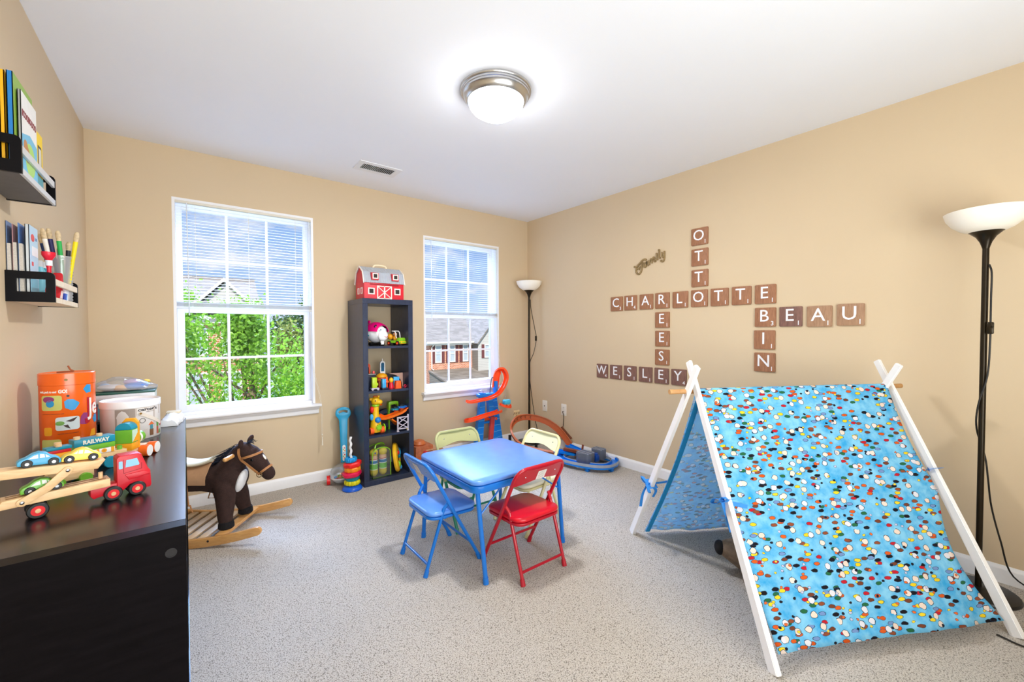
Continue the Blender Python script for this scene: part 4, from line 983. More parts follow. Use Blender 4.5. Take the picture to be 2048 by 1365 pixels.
for y in (-0.0245, 0.0285):
    b = MB(); A, B_ = Vector((-0.024, 0, 0.046)), Vector((0.049, 0, 0.1015)); d = (B_-A).normalized(); n_ = Vector((-d.z, 0, d.x)); L = []
    ang0 = math.degrees(math.atan2(n_.z, n_.x))
    mid = (A+B_)/2 - n_*0.006
    L = [(A.x+0.009*math.cos(math.radians(ang0+180*k/8)), A.z+0.009*math.sin(math.radians(ang0+180*k/8))) for k in range(9)]+[(mid.x-n_.x*0.0085, mid.z-n_.z*0.0085)]
    L += [(B_.x+0.009*math.cos(math.radians(ang0+180+180*k/8)), B_.z+0.009*math.sin(math.radians(ang0+180+180*k/8))) for k in range(9)]+[(mid.x+n_.x*0.0085, mid.z+n_.z*0.0085)]
    b.flat([L], 0.004, T(0, y+0.002, 0) @ RXZ, 0, 0.001); ar = b.build('lifting_arm', M_nat, tk)
    b = MB()
    for q in (A, B_): b.sph((q.x, y-0.0025 if y < 0 else y+0.0025, q.z), (0.0042, 0.0018, 0.0042), u=14, v=8)
    b.build('rivet', M_chrome, ar)
b = MB(); b.cyl((0.109, 0.0, 0.056), (0.109, 0.0, 0.0755), 0.0045, n=16); b.build('coupling_peg', M_nat, tk)
# three little cars on the transporter
def toycar(label, col, lx, lz, tilt, y=0.002, flip=1):
    w = Matrix.Translation((-0.2832, 1.4603, DZ)) @ RZ(15) @ T(lx, y, lz) @ RY(tilt)
    t = thing('toy_car', label, 'toy car', w.translation, 0, 'little wooden cars on the transporter'); t.rotation_euler = w.to_euler()
    mc = mat(label.split()[0]+' lacquered wood', col, rough=0.35, vary=0.03)
    prof = [(-0.035, 0.004), (-0.035, 0.012), (-0.031, 0.017), (-0.022, 0.021), (-0.012, 0.029), (-0.002, 0.0325), (0.009, 0.030), (0.018, 0.022), (0.028, 0.018), (0.034, 0.012), (0.035, 0.005), (0.034, 0.003), (-0.033, 0.003)]
    prof = [(x*flip, z) for x, z in prof]
    b = MB(); b.flat([prof], 0.026, T(0, 0.013, 0) @ RXZ, 0, 0.0022); b.build('car_body', mc, t)
    b = MB(); M = T(0, -0.0132, 0) @ RXZ
    for pl in ([(-0.019, 0.0185), (-0.010, 0.0258), (-0.004, 0.0280), (-0.003, 0.0190)], [(-0.0005, 0.0190), (-0.001, 0.0285), (0.006, 0.0275), (0.0075, 0.0195)], [(0.0090, 0.0195), (0.008, 0.0268), (0.0155, 0.0205)]):
        b.flat([[(x*flip, z) for x, z in pl]], 0.0006, M, 0)
    b.build('car_windows', mat('painted pale window', (226, 230, 226), rough=0.4), t)
    for x in (-0.020, 0.022):
        for y_, sd in ((-0.0135, -1), (0.0135, 1)):
            wheel(t, x*flip, y_, 0.0082, 0.0092, 0.005, M_chrome, M_chrome, 'wheel', sd)
    return t
toycar('blue wooden toy car at the rear of the transporter\'s upper deck', (64, 160, 206), 0.005, 0.1204, 4.8)
toycar('yellow wooden toy car at the front of the transporter\'s upper deck', (246, 208, 84), 0.0745, 0.1145, 4.8, flip=-1)
toycar('green wooden toy car on the transporter\'s lower deck', (106, 176, 60), 0.0095, 0.0578, -0.8)

# stacking train: engine and two wagons
M_tteal = mat('teal lacquered wood', (20, 140, 170), rough=0.35, vary=0.06)
M_tgrn = mat('lime lacquered wood', (112, 180, 52), rough=0.35, vary=0.05)
M_tora = mat('orange lacquered wood', (240, 164, 32), rough=0.35, vary=0.05)
M_twht = mat('white painted wood', (238, 236, 230), rough=0.4)
M_tdora = mat('deep orange lacquered wood', (232, 104, 34), rough=0.35)
def disc_wheel(parent, x, y, z, r, w, m1, m2=None, nm='wheel'):
    b = MB(); b.lathe([(0, -w/2), (r*0.94, -w/2), (r, -w/2+r*0.06), (r, w/2-r*0.06), (r*0.94, w/2), (0, w/2)], 28, 0, T(x, y, z) @ RX(90)); o = b.build(nm, m1, parent)
    if m2:
        b = MB(); b.cyl((x, y-w/2, z), (x, y-w/2-0.0008, z), r*0.95, n=28); b.build('wheel_face', m2, o)
    return o
tw = thing('toy_train_wagon', 'teal and green stacked block wagon reading RAILWAY behind the transporter', 'toy train', (-0.196-0.0085*0-0.000, 1.847, DZ), 25, 'wooden stacking train')
def lb(x0, x1, z0, z1, d, m, nm, par, y0=0.0, bev=0.001):
    b = MB(); b.box(((x0+x1)/2, y0+d/2, (z0+z1)/2), (x1-x0, d, z1-z0), bev=bev); return b.build(nm, m, par)
lb(-0.105, 0.042, 0.036, 0.0495, 0.040, M_nat, 'wagon_bed', tw, 0.003)
lb(-0.088, -0.054, 0.050, 0.066, 0.040, M_tora, 'orange_block', tw, 0.002); k_ = lb(-0.0535, 0.012, 0.050, 0.066, 0.040, M_twht, 'patterned_block', tw, 0.002)
b = MB()
for x in (-0.046, -0.030, 0.006): b.box((x, 0.0016, 0.058), (0.008 if x > 0 else 0.006, 0.0008, 0.0158), mi=0)
b.cyl((-0.015, 0.0022, 0.058), (-0.015, 0.0012, 0.058), 0.0065, n=20, mi=0); b.cyl((-0.015, 0.0022, 0.058), (-0.015, 0.0008, 0.058), 0.003, n=16, mi=1)
b.build('orange_pattern', [M_tora, mat('amber paint', (222, 140, 24), rough=0.4)], k_)
lb(-0.082, 0.012, 0.0665, 0.0825, 0.040, M_tgrn, 'green_block', tw, 0.001); bb_ = lb(-0.084, 0.012, 0.083, 0.104, 0.042, M_tteal, 'teal_block', tw, 0.0)
b = MB(); b.text('RAILWAY', 0.0165, 0.0006, T(-0.034, -0.0001, 0.0935) @ RXZ, 0, bold=0.0008, sx=0.86); b.build('lettering', mat('pale lettering', (226, 226, 214), rough=0.5), bb_)
for x in (-0.072, -0.020):
    b = MB(); b.cyl((x, 0.02, 0.1035), (x, 0.02, 0.1125), 0.0075, n=20); b.build('wooden_peg', M_nat, bb_)
b = MB(); b.cyl((0.028, 0.016, 0.049), (0.028, 0.016, 0.062), 0.0065, n=18); b.build('green_peg', M_tgrn, tw)
for x in (-0.074, -0.001):
    disc_wheel(tw, x, -0.003, 0.0185, 0.0185, 0.010, M_tteal); disc_wheel(tw, x, 0.048, 0.0185, 0.0185, 0.010, M_tteal)
b = MB(); b.box((-0.074, 0.022, 0.0275), (0.016, 0.042, 0.018)); b.box((-0.001, 0.022, 0.0275), (0.016, 0.042, 0.018)); b.build('axle_block', M_nat, tw)
en = thing('toy_train_engine', 'green and orange wooden train engine with teal domed cab roof', 'toy train', (-0.170, 1.897, DZ), 68, 'wooden stacking train')
lb(-0.002, 0.11, 0.022, 0.036, 0.040, M_nat, 'engine_bed', en, -0.020)
lb(0.0, 0.036, 0.0365, 0.060, 0.046, M_tora, 'orange_block', en, -0.023); c_ = lb(0.0, 0.036, 0.0605, 0.106, 0.046, M_tgrn, 'green_cab_block', en, -0.023)
b = MB(); b.flat([[(x*1.0, z) for x, z in arc(0, 0, 0.023, 0, 180, 16)]], 0.036, T(0.0, 0, 0.1065) @ Matrix(((0, 0, 1, 0), (1, 0, 0, 0), (0, 1, 0, 0), (0, 0, 0, 1))), 0, 0.0008); b.build('domed_roof', M_tteal, en)
b = MB(); b.flat([[(-0.023, 0.0365), (0.023, 0.0365), (0.023, 0.125), (0.012, 0.139), (-0.012, 0.139), (-0.023, 0.125)]], 0.012, T(0.037, 0, 0) @ Matrix(((0, 0, 1, 0), (1, 0, 0, 0), (0, 1, 0, 0), (0, 0, 0, 1))), 0, 0.001); b.build('orange_tall_block', M_tora, en)
b = MB(); b.box((0.018, -0.0235, 0.084), (0.030, 0.0008, 0.040), mi=0); b.flat([[(0.004, 0.064), (0.034, 0.064), (0.034, 0.092)]], 0.0010, T(0, -0.0235, 0) @ RXZ, 1); b.build('side_pattern', [mat('mint paint', (200, 226, 206), rough=0.4), M_tora], c_)
b = MB(); b.cyl((0.0495, 0, 0.066), (0.088, 0, 0.066), 0.021, n=28); bo_ = b.build('boiler', M_tgrn, en)
b = MB(); b.cyl((0.060, 0, 0.066), (0.070, 0, 0.066), 0.0214, n=28); b.cyl((0.088, 0, 0.066), (0.0888, 0, 0.066), 0.0205, n=28); b.build('white_band', M_twht, bo_)
for x in (0.056, 0.104):
    disc_wheel(en, x, -0.034, 0.020, 0.020, 0.026, M_tdora, M_twht); disc_wheel(en, x, 0.034, 0.020, 0.020, 0.026, M_tdora)
wg = thing('toy_train_wagon', 'yellow, red and blue stacked block wagon partly hidden behind the transporter', 'toy train', (-0.287, 1.772, DZ), 25, 'wooden stacking train')
lb(-0.050, 0.040, 0.014, 0.0335, 0.044, M_nat, 'wagon_bed', wg, -0.076); lb(-0.040, 0.020, 0.014, 0.032, 0.034, M_nat, 'coupling_plank', wg, -0.034)
b = MB(); b.flat([[(-0.050, 0.0575), (-0.047, 0.082), (-0.030, 0.088), (0.006, 0.088), (0.010, 0.076), (0.008, 0.0575)]], 0.034, T(0, 0.0, 0) @ RXZ, 0, 0.001); b.build('yellow_block', M_tora, wg); lb(-0.046, 0.006, 0.034, 0.057, 0.032, M_tgrn, 'green_block', wg, -0.033)
lb(-0.044, 0.006, 0.0885, 0.097, 0.030, mat('red painted wood', (208, 34, 44), rough=0.4), 'red_block', wg, -0.031); lb(-0.044, 0.008, 0.0975, 0.106, 0.030, M_tteal, 'blue_block', wg, -0.031)
for z0 in (0.1062,):
    b = MB(); b.cyl((-0.016, -0.012, z0), (-0.016, -0.012, z0+0.010), 0.0078, n=18); b.cyl((-0.018, -0.0245, z0), (-0.018, -0.0245, z0+0.006), 0.0070, n=18); b.build('wooden_pegs', M_nat, wg)
for x in (-0.036, 0.020):
    disc_wheel(wg, x, -0.082, 0.014, 0.014, 0.012, M_tgrn); disc_wheel(wg, x, -0.026, 0.014, 0.014, 0.010, M_tgrn)

# orange tin drum of blocks
def wrapper(cx, cy, R, th0, z0=0.0):
    def f(p):
        a = math.radians(th0)+p.x/R; r = R+p.z; return Vector((cx+r*math.cos(a), cy+r*math.sin(a), z0+p.y))
    return f
M_tin = mat('orange printed tin', (240, 102, 22), rough=0.25, vary=0.02, coat=0.3)
t = thing('toy_tin', 'tall orange printed tin drum of blocks with a brown cord on its lid', 'tin', (-0.350, 2.245, DZ))
R = 0.0735; HT = 0.288
b = MB(); b.lathe([(0.0, 0), (R-0.002, 0), (R, 0.002), (R, HT-0.044)], 48); b.build('drum', M_tin, t, angle=50)
b = MB(); b.lathe([(R-0.001, HT-0.044), (R+0.0015, HT-0.043), (R+0.0015, HT-0.002), (R-0.001, HT), (R-0.005, HT-0.003), (0, HT-0.004)], 48); ld = b.build('lid', M_tin, t, angle=50)
b = MB(); b.tube(spline([(-0.025, -0.01, HT+0.001), (0.0, -0.015, HT+0.002), (0.018, -0.012, HT+0.003), (0.010, -0.012, HT+0.010), (0.004, -0.012, HT+0.024)], 6), 0.0028, 8); b.build('carry_cord', mat('brown cord', (150, 84, 50), rough=0.8), ld)
b = MB(); b.flat([arc(0, 0, 0.0045, 0, 360, 16)[:-1]], 0.0012, T(0, HT-0.024, 0.0016), 0, wrap=wrapper(0, 0, R, -84)); b.build('lid_stud', mat('dark brass stud', (90, 70, 40), rough=0.3, metal=0.8), ld)
pm = dict(w=m_('tin white print', (244, 240, 236)), r=m_('tin red shadow', (178, 28, 44)), b=m_('tin blue shape', (44, 150, 214)), p=m_('tin purple shape', (150, 60, 120)), y=m_('tin yellow shape', (240, 168, 30)), g=m_('tin lime picture', (202, 206, 120)), s=m_('tin pale picture', (206, 220, 226)), k=m_('tin dark print', (60, 40, 40)), n=m_('tin green shape', (120, 170, 90)))
def on_tin(name, th, z, loops=None, txt=None, m='w', size=0.01, sx=1.0, bold=0.0, d=0.0006):
    b = MB(); w_ = wrapper(0, 0, R+0.0002, th, z)
    if loops: b.flat([loops], d, None, 0, wrap=w_)
    else: b.text(txt, size, d, None, 0, sx=sx, bold=bold, wrap=w_)
    return b.build(name, pm[m], t, angle=30)
on_tin('slogan', -125, 0.222, txt='stack, pack to and', size=0.0105, sx=0.72, bold=0.0004); on_tin('slogan', -91, 0.2225, txt='GO!', size=0.017, sx=0.75, bold=0.0008)
on_tin('picture', -117, 0.182, rrect(0.062, 0.054, 0.008, 4), m='g'); on_tin('picture', -83, 0.106, rrect(0.062, 0.048, 0.008, 4), m='s'); on_tin('picture', -120, 0.026, rrect(0.062, 0.050, 0.008, 4), m='g')
on_tin('picture_figure', -122, 0.195, [(x*0.018, y*0.011) for x, y in arc(0, 0, 1, 0, 360, 14)[:-1]], m='p', d=0.0010); on_tin('picture_figure', -118, 0.180, [(x*0.012, y*0.013) for x, y in arc(0, 0, 1, 0, 360, 14)[:-1]], m='b', d=0.0012); on_tin('picture_figure', -74, 0.119, [(-0.016, -0.004), (0.014, 0.008), (0.004, -0.006), (-0.004, -0.008)], m='k', d=0.0010); on_tin('picture_figure', -84, 0.094, [(-0.010, 0.006), (0.002, 0.008), (0.008, -0.008), (-0.002, -0.002)], m='k', d=0.0010); on_tin('picture_figure', -98, 0.108, [(x*0.012, y*0.008) for x, y in arc(0, 0, 1, 0, 360, 12)[:-1]], m='n', d=0.0010)
on_tin('coloured_shape', -74, 0.172, [(-0.019, 0.014), (-0.010, 0.022), (0.004, 0.021), (0.020, 0.006), (0.019, 0.001), (0.008, -0.018), (-0.002, -0.019), (-0.017, -0.009)], m='b')
on_tin('coloured_shape', -45, 0.116, [(-0.017, -0.017), (-0.012, -0.020), (0.002, -0.022), (0.018, 0.004), (0.010, 0.020), (-0.006, 0.022), (-0.014, 0.010)], m='p'); on_tin('coloured_shape', -125, 0.080, rrect(0.026, 0.030, 0.006, 3), m='y'); on_tin('coloured_shape', -40, 0.226, [(-0.012, 0.0), (0.0, 0.016), (0.014, 0.014), (0.014, -0.014), (-0.002, -0.016)], m='b'); on_tin('coloured_shape', -15, 0.110, [(-0.012, 0.0), (0.0, 0.016), (0.014, 0.014), (0.014, -0.014), (-0.002, -0.016)], m='b'); on_tin('coloured_shape', -24, 0.058, [(-0.014, -0.012), (-0.006, 0.012), (0.010, 0.014), (0.014, -0.012)], m='y')
on_tin('title_shadow', -24, 0.152, txt='Je', m='r', size=0.096, sx=0.64, bold=0.0050, d=0.0010); on_tin('title', -22, 0.156, txt='Je', m='w', size=0.088, sx=0.62, bold=0.0012, d=0.0022)
on_tin('small_print', -114, 0.143, txt='\u2014 \u2014\u2014 \u2014\u2014\u2014 \u2014', m='k', size=0.008, bold=0.0003); on_tin('small_print', -82, 0.070, txt='\u2014\u2014 \u2014 \u2014\u2014\u2014', m='k', size=0.008, bold=0.0003)
b = MB(); b.flat([arc(0, 0, 0.004, 0, 360, 16)[:-1]], 0.0012, None, 0, wrap=wrapper(0, 0, R, -81, 0.206)); b.build('drum_stud', M_blk, t)

# white paperboard bucket of wooden blocks
t = thing('toy_bucket', 'white round paperboard bucket with grey label reading carter\'s and a strap handle', 'bucket', (-0.184, 2.335, DZ)); R2 = 0.0925
M_paper = mat('white paperboard', (228, 224, 222), rough=0.5, vary=0.02); M_kraft = mat('pale greige label', (196, 186, 180), rough=0.55); M_taupe = mat('taupe label', (160, 148, 140), rough=0.55)
b = MB(); b.lathe([(0, 0), (R2-0.001, 0), (R2, 0.001), (R2, 0.134)], 56); b.build('bucket_wall', M_paper, t, angle=50)
b = MB(); b.lathe([(R2, 0.130), (R2+0.003, 0.131), (R2+0.003, 0.156), (R2+0.001, 0.158), (R2-0.003, 0.156), (R2-0.005, 0.150), (0, 0.150)], 56); b.build('lid', mat('white plastic lid', (240, 240, 244), rough=0.3), t, angle=50)
def on_bucket(name, th, z, m, loops=None, txt=None, size=0.01, sx=1.0, bold=0.0, d=0.0005, rot=0, pre=None):
    b = MB(); w_ = wrapper(0, 0, R2+0.0002, th, z)
    if loops: b.flat([loops], d, pre, 0, wrap=w_)
    else: b.text(txt, size, d, RZ(rot), 0, sx=sx, bold=bold, wrap=w_)
    return b.build(name, m, t)
on_bucket('label_panel', -97, 0.066, M_taupe, rrect(0.062, 0.124, 0.001, 2)); on_bucket('label_panel', -36, 0.066, M_kraft, rrect(0.136, 0.124, 0.001, 2))
lt = on_bucket('lettering', -50, 0.1205, m_('charcoal print', (60, 58, 62)), txt='carter\u2019s', size=0.0175, bold=0.0002, d=0.0012, sx=1.4)
on_bucket('lettering', -98, 0.075, M_paper, txt='ca', size=0.030, d=0.0012, rot=-90, bold=0.0006)
on_bucket('small_print', -46, 0.110, m_('grey print', (150, 140, 136)), loops=rrect(0.034, 0.0016, 0.0006, 1), d=0.0010)
b = MB(); b.flat([arc(0, 0, 0.010, 0, 360, 20)[:-1], list(reversed(arc(0, 0, 0.0085, 0, 360, 20)[:-1]))], 0.0012, None, 0, wrap=wrapper(0, 0, R2, -64, 0.076)); b.build('round_mark', m_('charcoal print', (60, 58, 62)), t)
bl = dict(a=m_('print brown', (120, 84, 60)), b=m_('print orange', (214, 110, 56)), c=m_('print teal', (70, 140, 160)), d=m_('print green', (90, 150, 70)), e=m_('print rust', (180, 90, 70)))
for th, pl, k in ((-44, [(-0.007, 0.0), (0.007, 0.0), (0.0075, 0.026), (-0.0075, 0.026)], 'a'), (-44, [(-0.0055, 0.026), (0.0055, 0.026), (0.0055, 0.044), (-0.0055, 0.044)], 'c'), (-44, [(-0.012, 0.044), (0.012, 0.044), (0.0, 0.058)], 'b'), (-22, [(-0.010, 0.0), (0.0, 0.0), (0.0, 0.030), (-0.010, 0.030)], 'e'), (-22, [(-0.010, 0.030), (0.0, 0.030), (0.0, 0.062), (-0.010, 0.062)], 'd'), (-18, [(-0.004, 0.0), (0.010, 0.0), (0.007, 0.016), (0.0, 0.016)], 'd'), (-10, [(-0.01, 0.03), (0.02, 0.03), (0.02, 0.046), (-0.01, 0.046)], 'e')):
    on_bucket('printed_block', th, 0.010, bl[k], pl, d=0.0012)
b = MB(); w_ = wrapper(0, 0, R2+0.0012, -68, 0.106); b.flat([rrect(0.013+0.100, 0.013, 0.0064, 6, 0.050, 0)], 0.0016, RZ(-31), 0, wrap=w_); hd = b.build('strap_handle', mat('pale wooden strap', (226, 216, 204), rough=0.5), t)
b = MB(); b.flat([arc(0, 0, 0.0038, 0, 360, 16)[:-1]], 0.002, T(0, 0, 0.0018), 0, wrap=w_); b.build('brass_rivet', mat('brass', (170, 132, 70), rough=0.25, metal=1.0), hd)

# flat boxes stacked by the wall, plastic bag on top
def flatbox(nm, label, cat, cx, cy, w, d, z0, z1, m, lid=None, side=None, rz=0):
    t = thing(nm, label, cat, (cx, cy, z0), rz, 'flat boxes stacked behind the bucket'); h = z1-z0
    b = MB(); b.box((0, 0, h/2), (w, d, h), bev=0.002); o = b.build('box_body', m, t)
    if lid: b = MB(); b.box((0, 0, h-0.003), (w+0.004, d+0.004, 0.008), bev=0.001); b.build('lid', lid, t)
    if side:
        b = MB()
        for k, (x, ww, mi) in enumerate(side[1]): b.box((x*w, -d/2-0.0004, h*0.5), (ww*w, 0.0008, h*0.72), mi=mi)
        b.build('side_print', side[0], t)
    return t
prn = [m_('box print navy', (44, 58, 96)), m_('box print red', (186, 60, 70)), m_('box print aqua', (90, 170, 190)), m_('box print white', (230, 230, 232))]
flatbox('game_box', 'dark striped game box at the bottom of the stack behind the bucket', 'box', -0.225, 2.575, 0.222, 0.20, DZ, DZ+0.050, m_('dark game box', (46, 46, 52)), None, (prn, [(0, 0.96, 3), (-0.1, 0.5, 0)]))
flatbox('game_box', 'picture-printed game box in the middle of the stack behind the bucket', 'box', -0.222, 2.575, 0.212, 0.19, DZ+0.0505, DZ+0.128, m_('slate game box', (120, 124, 140)), None, (prn, [(-0.42, 0.10, 1), (-0.33, 0.08, 2), (-0.22, 0.12, 0), (0.1, 0.4, 3), (0.38, 0.2, 0)]))
flatbox('storage_box', 'clear white storage box with dark green lid on the stack behind the bucket', 'box', -0.220, 2.575, 0.210, 0.19, DZ+0.1285, DZ+0.172, mat('milky plastic', (226, 230, 236), rough=0.3), m_('dark green lid', (30, 84, 72)))
t = thing('plastic_bag', 'crinkled clear plastic bag of blue and white pieces on top of the box stack', 'bag', (-0.218, 2.575, DZ+0.1735))
b = MB(); rnd = random.Random(4); L = []
for i in range(15):
    v = i/14; L.append([])
    for j in range(28):
        a = 2*PI*j/28; rr = math.sin(PI*(0.03+0.94*v))**0.55
        hgt = 0.060*(0.75+0.25*math.sin(3*v+1))*(1 if math.sin(a) > 0 else 0.10)
        L[-1].append(Vector((-0.112+0.222*v, math.cos(a)*0.072*rr, 0.004+max(0, math.sin(a))*hgt*rr+rnd.uniform(-0.0035, 0.0035)*(1 if math.sin(a) > 0 else 0))))
b.ring(L, cap0=True, cap1=True); b.build('film', clear('crinkled clear film', (246, 248, 252), 0.12, 0.12, haze=0.16), t, angle=20)
b = MB()
for k, (x, y, z, r_, mi) in enumerate([(0.035, -0.025, 0.018, (0.045, 0.03, 0.015), 0), (0.05, 0.0, 0.024, (0.03, 0.03, 0.012), 0), (-0.05, -0.01, 0.016, (0.045, 0.04, 0.013), 1), (-0.015, -0.03, 0.014, (0.03, 0.02, 0.012), 2), (0.02, 0.01, 0.034, (0.03, 0.03, 0.012), 3), (0.07, 0.02, 0.034, (0.014, 0.014, 0.008), 4), (-0.07, 0.02, 0.020, (0.02, 0.03, 0.012), 5)]): b.sph((x, y, z), r_, mi)
b.build('bag_contents', [m_('bag blue', (70, 130, 214), 0.4), m_('bag white', (232, 226, 226), 0.5), m_('bag peach', (240, 190, 140), 0.5), m_('bag lilac', (214, 180, 220), 0.5), m_('bag yellow', (240, 206, 90), 0.5), m_('bag sky', (150, 190, 236), 0.4)], t)
t = thing('paper_parcel', 'crumpled white paper parcel lying beside the bucket at the far end of the low shelf', 'parcel', (-0.062, 2.560, DZ), 80)
b = MB(); rnd = random.Random(9); L = []
for i in range(11):
    v = i/10; L.append([])
    for j in range(18):
        a = 2*PI*j/18; s_ = math.sin(a); L[-1].append(Vector((-0.085+0.17*v, math.cos(a)*0.040+rnd.uniform(-0.003, 0.003), 0.001+max(0, s_)*(0.030+0.018*v)+(rnd.uniform(-0.005, 0.005) if s_ > 0.1 else 0)+(0.0 if s_ > 0 else 0))))
b.ring(L, cap0=True, cap1=True); b.build('paper', mat('white paper', (236, 238, 240), rough=0.7), t, angle=15)
b = MB(); b.box((0.066, 0.0, 0.036), (0.030, 0.055, 0.008), T(0, 0, 0) @ RY(-8), bev=0.001); b.build('card_end', mat('cream card', (226, 214, 186), rough=0.6), t)

# ================================================================== rocking horse
M_horse = mat('dark brown plush', (52, 32, 27), rough=0.9, vary=0.25, vscale=45, bump=0.5, bscale=240)
M_hoof = mat('black plush hoof', (18, 16, 20), rough=0.9, bump=0.4)
M_tanl = mat('tan leather', (178, 122, 74), rough=0.5, vary=0.06)
M_rockw = wood('honey varnished wood', (196, 140, 78), (224, 172, 108), rough=0.35, scale=(1.2, 6, 6), rings=8)
hr = thing('rocking_horse', 'dark brown plush rocking horse on honey wood rockers beside the low shelf', 'rocking horse', (0.21, 3.005, 0), -33)
b = MB()
def limb(pts, n=9):
    for (p, r), (q, s_) in zip(pts[:-1], pts[1:]):
        for k in range(n+1):
            f = k/n; b.sph(Vector(p).lerp(Vector(q), f), r+(s_-r)*f, u=14, v=10)
limb([((-0.42, 0, 0.345), 0.088), ((-0.33, 0, 0.335), 0.086), ((-0.16, 0, 0.330), 0.078), ((-0.04, 0, 0.320), 0.090), ((0.0, 0, 0.330), 0.088)], 6)     # trunk
limb([((-0.035, 0, 0.345), 0.084), ((0.0, 0, 0.405), 0.068), ((0.035, 0, 0.455), 0.056), ((0.062, 0, 0.490), 0.050)], 6)                              # neck
limb([((0.068, 0, 0.488), 0.050), ((0.105, 0, 0.462), 0.056), ((0.145, 0, 0.422), 0.050), ((0.180, 0, 0.378), 0.040), ((0.205, 0, 0.350), 0.039), ((0.210, 0, 0.340), 0.036)], 6)   # head
for s_ in (-1, 1):
    limb([((-0.015, s_*0.050, 0.28), 0.060), ((0.0, s_*0.075, 0.20), 0.050), ((0.008, s_*0.095, 0.13), 0.040), ((0.015, s_*0.102, 0.100), 0.036)], 6)
    limb([((-0.40, s_*0.050, 0.30), 0.072), ((-0.43, s_*0.08, 0.21), 0.052), ((-0.40, s_*0.095, 0.13), 0.040), ((-0.39, s_*0.10, 0.10), 0.036)], 6)
b.build('body', M_horse, hr, fuse=0.008, smooth=5)
for x, y in ((0.017, -0.103), (0.017, 0.103), (-0.388, -0.101), (-0.388, 0.101)):
    b = MB(); b.lathe([(0, 0.066), (0.036, 0.066), (0.041, 0.072), (0.040, 0.090), (0.036, 0.106), (0.0, 0.108)], 24, 0, T(x, y, 0)); b.build('hoof', M_hoof, hr)
for s_ in (-1, 1):
    b = MB(); b.sph((0, 0, 0.022), (0.012, 0.021, 0.030), M=T(0.074, s_*0.040, 0.525) @ RX(-s_*38) @ RY(12), u=14, v=10); b.build('ear', M_horse, hr)
    b = MB(); b.sph((0.135, s_*0.046, 0.442), (0.010, 0.007, 0.010)); b.build('eye', mat('glossy black bead', (8, 8, 10), rough=0.1), hr)
    b = MB(); b.sph((0.233, s_*0.018, 0.345), (0.005, 0.006, 0.004), u=10, v=6); b.build('nostril', M_hoof, hr)
# mane of strands
b = MB(); rnd = random.Random(2)
for k in range(150):
    f = rnd.random(); base = Vector((0.095, 0, 0.535)).lerp(Vector((-0.055, 0, 0.430)), f) + Vector((0, rnd.uniform(-0.018, 0.018), rnd.uniform(-0.004, 0.004)))
    d = Vector((-0.05-0.06*rnd.random(), rnd.uniform(-0.03, 0.03), -0.005-0.05*rnd.random()))
    if f < 0.12: d = Vector((0.03+0.02*rnd.random(), rnd.uniform(-0.02, 0.02), 0.010))
    b.tube([base, base+d*0.5+Vector((0, 0, 0.014)), base+d+Vector((0, 0, -0.004))], 0.0022, 4, scale=[1.2, 0.9, 0.3])
b.build('mane', mat('blue black yarn mane', (26, 34, 52), rough=0.7, vary=0.3, vscale=60), hr)
b = MB(); b.sph((0.168, 0, 0.452), (0.012, 0.016, 0.036), M=T(0.168, 0, 0.452) @ RY(-48) @ T(-0.168, 0, -0.452)); b.build('white_blaze', mat('cream plush', (232, 224, 212), rough=0.9), hr)
b = MB(); b.sph((0, 0, 0), (0.022, 0.046, 0.070), M=T(0.062, -0.022, 0.312) @ RY(18)); b.build('white_chest_patch', mat('white plush', (232, 230, 230), rough=0.9, bump=0.3), hr)
# saddle
b = MB(); L = []
for i in range(11):
    v = i/10; x = -0.32+0.22*v; z0 = 0.330; top = 0.085+0.022*(2*v-1)**2
    L.append([Vector((x, math.cos(math.radians(a))*(0.088+(0.012 if abs(a-90) > 60 else 0)), z0+math.sin(math.radians(a))*top)) for a in range(-8, 189, 14)])
b.ring(L, closed_u=False); thicken(b.bm, 0.006)
sd = b.build('saddle', mat('soft tan saddle cloth', (186, 144, 108), rough=0.6, vary=0.06), hr)
b = MB(); L = []
for i in range(13):
    v = i/12; x = -0.315+0.215*v; w_ = 0.052+0.012*math.sin(PI*v); zz = 0.421+0.026*(2*v-1)**2
    L.append([Vector((x, math.cos(math.radians(a))*w_, zz+math.sin(math.radians(a))*0.016)) for a in range(0, 360, 20)])
b.ring(L, cap0=True, cap1=True); b.build('saddle_seat', mat('pale satin seat', (214, 208, 184), rough=0.22, coat=0.3), sd)
b = MB()
for s_ in (-1, 1):
    b.tube(spline([(-0.20, s_*0.097, 0.33), (-0.19, s_*0.104, 0.25), (-0.185, s_*0.104, 0.20)], 5), 0.004, 8)
    b.tube([(-0.205, s_*0.104, 0.165), (-0.165, s_*0.104, 0.165), (-0.178, s_*0.104, 0.205), (-0.192, s_*0.104, 0.205)], 0.004, 8, closed=True)
b.build('stirrups', M_tanl, sd)
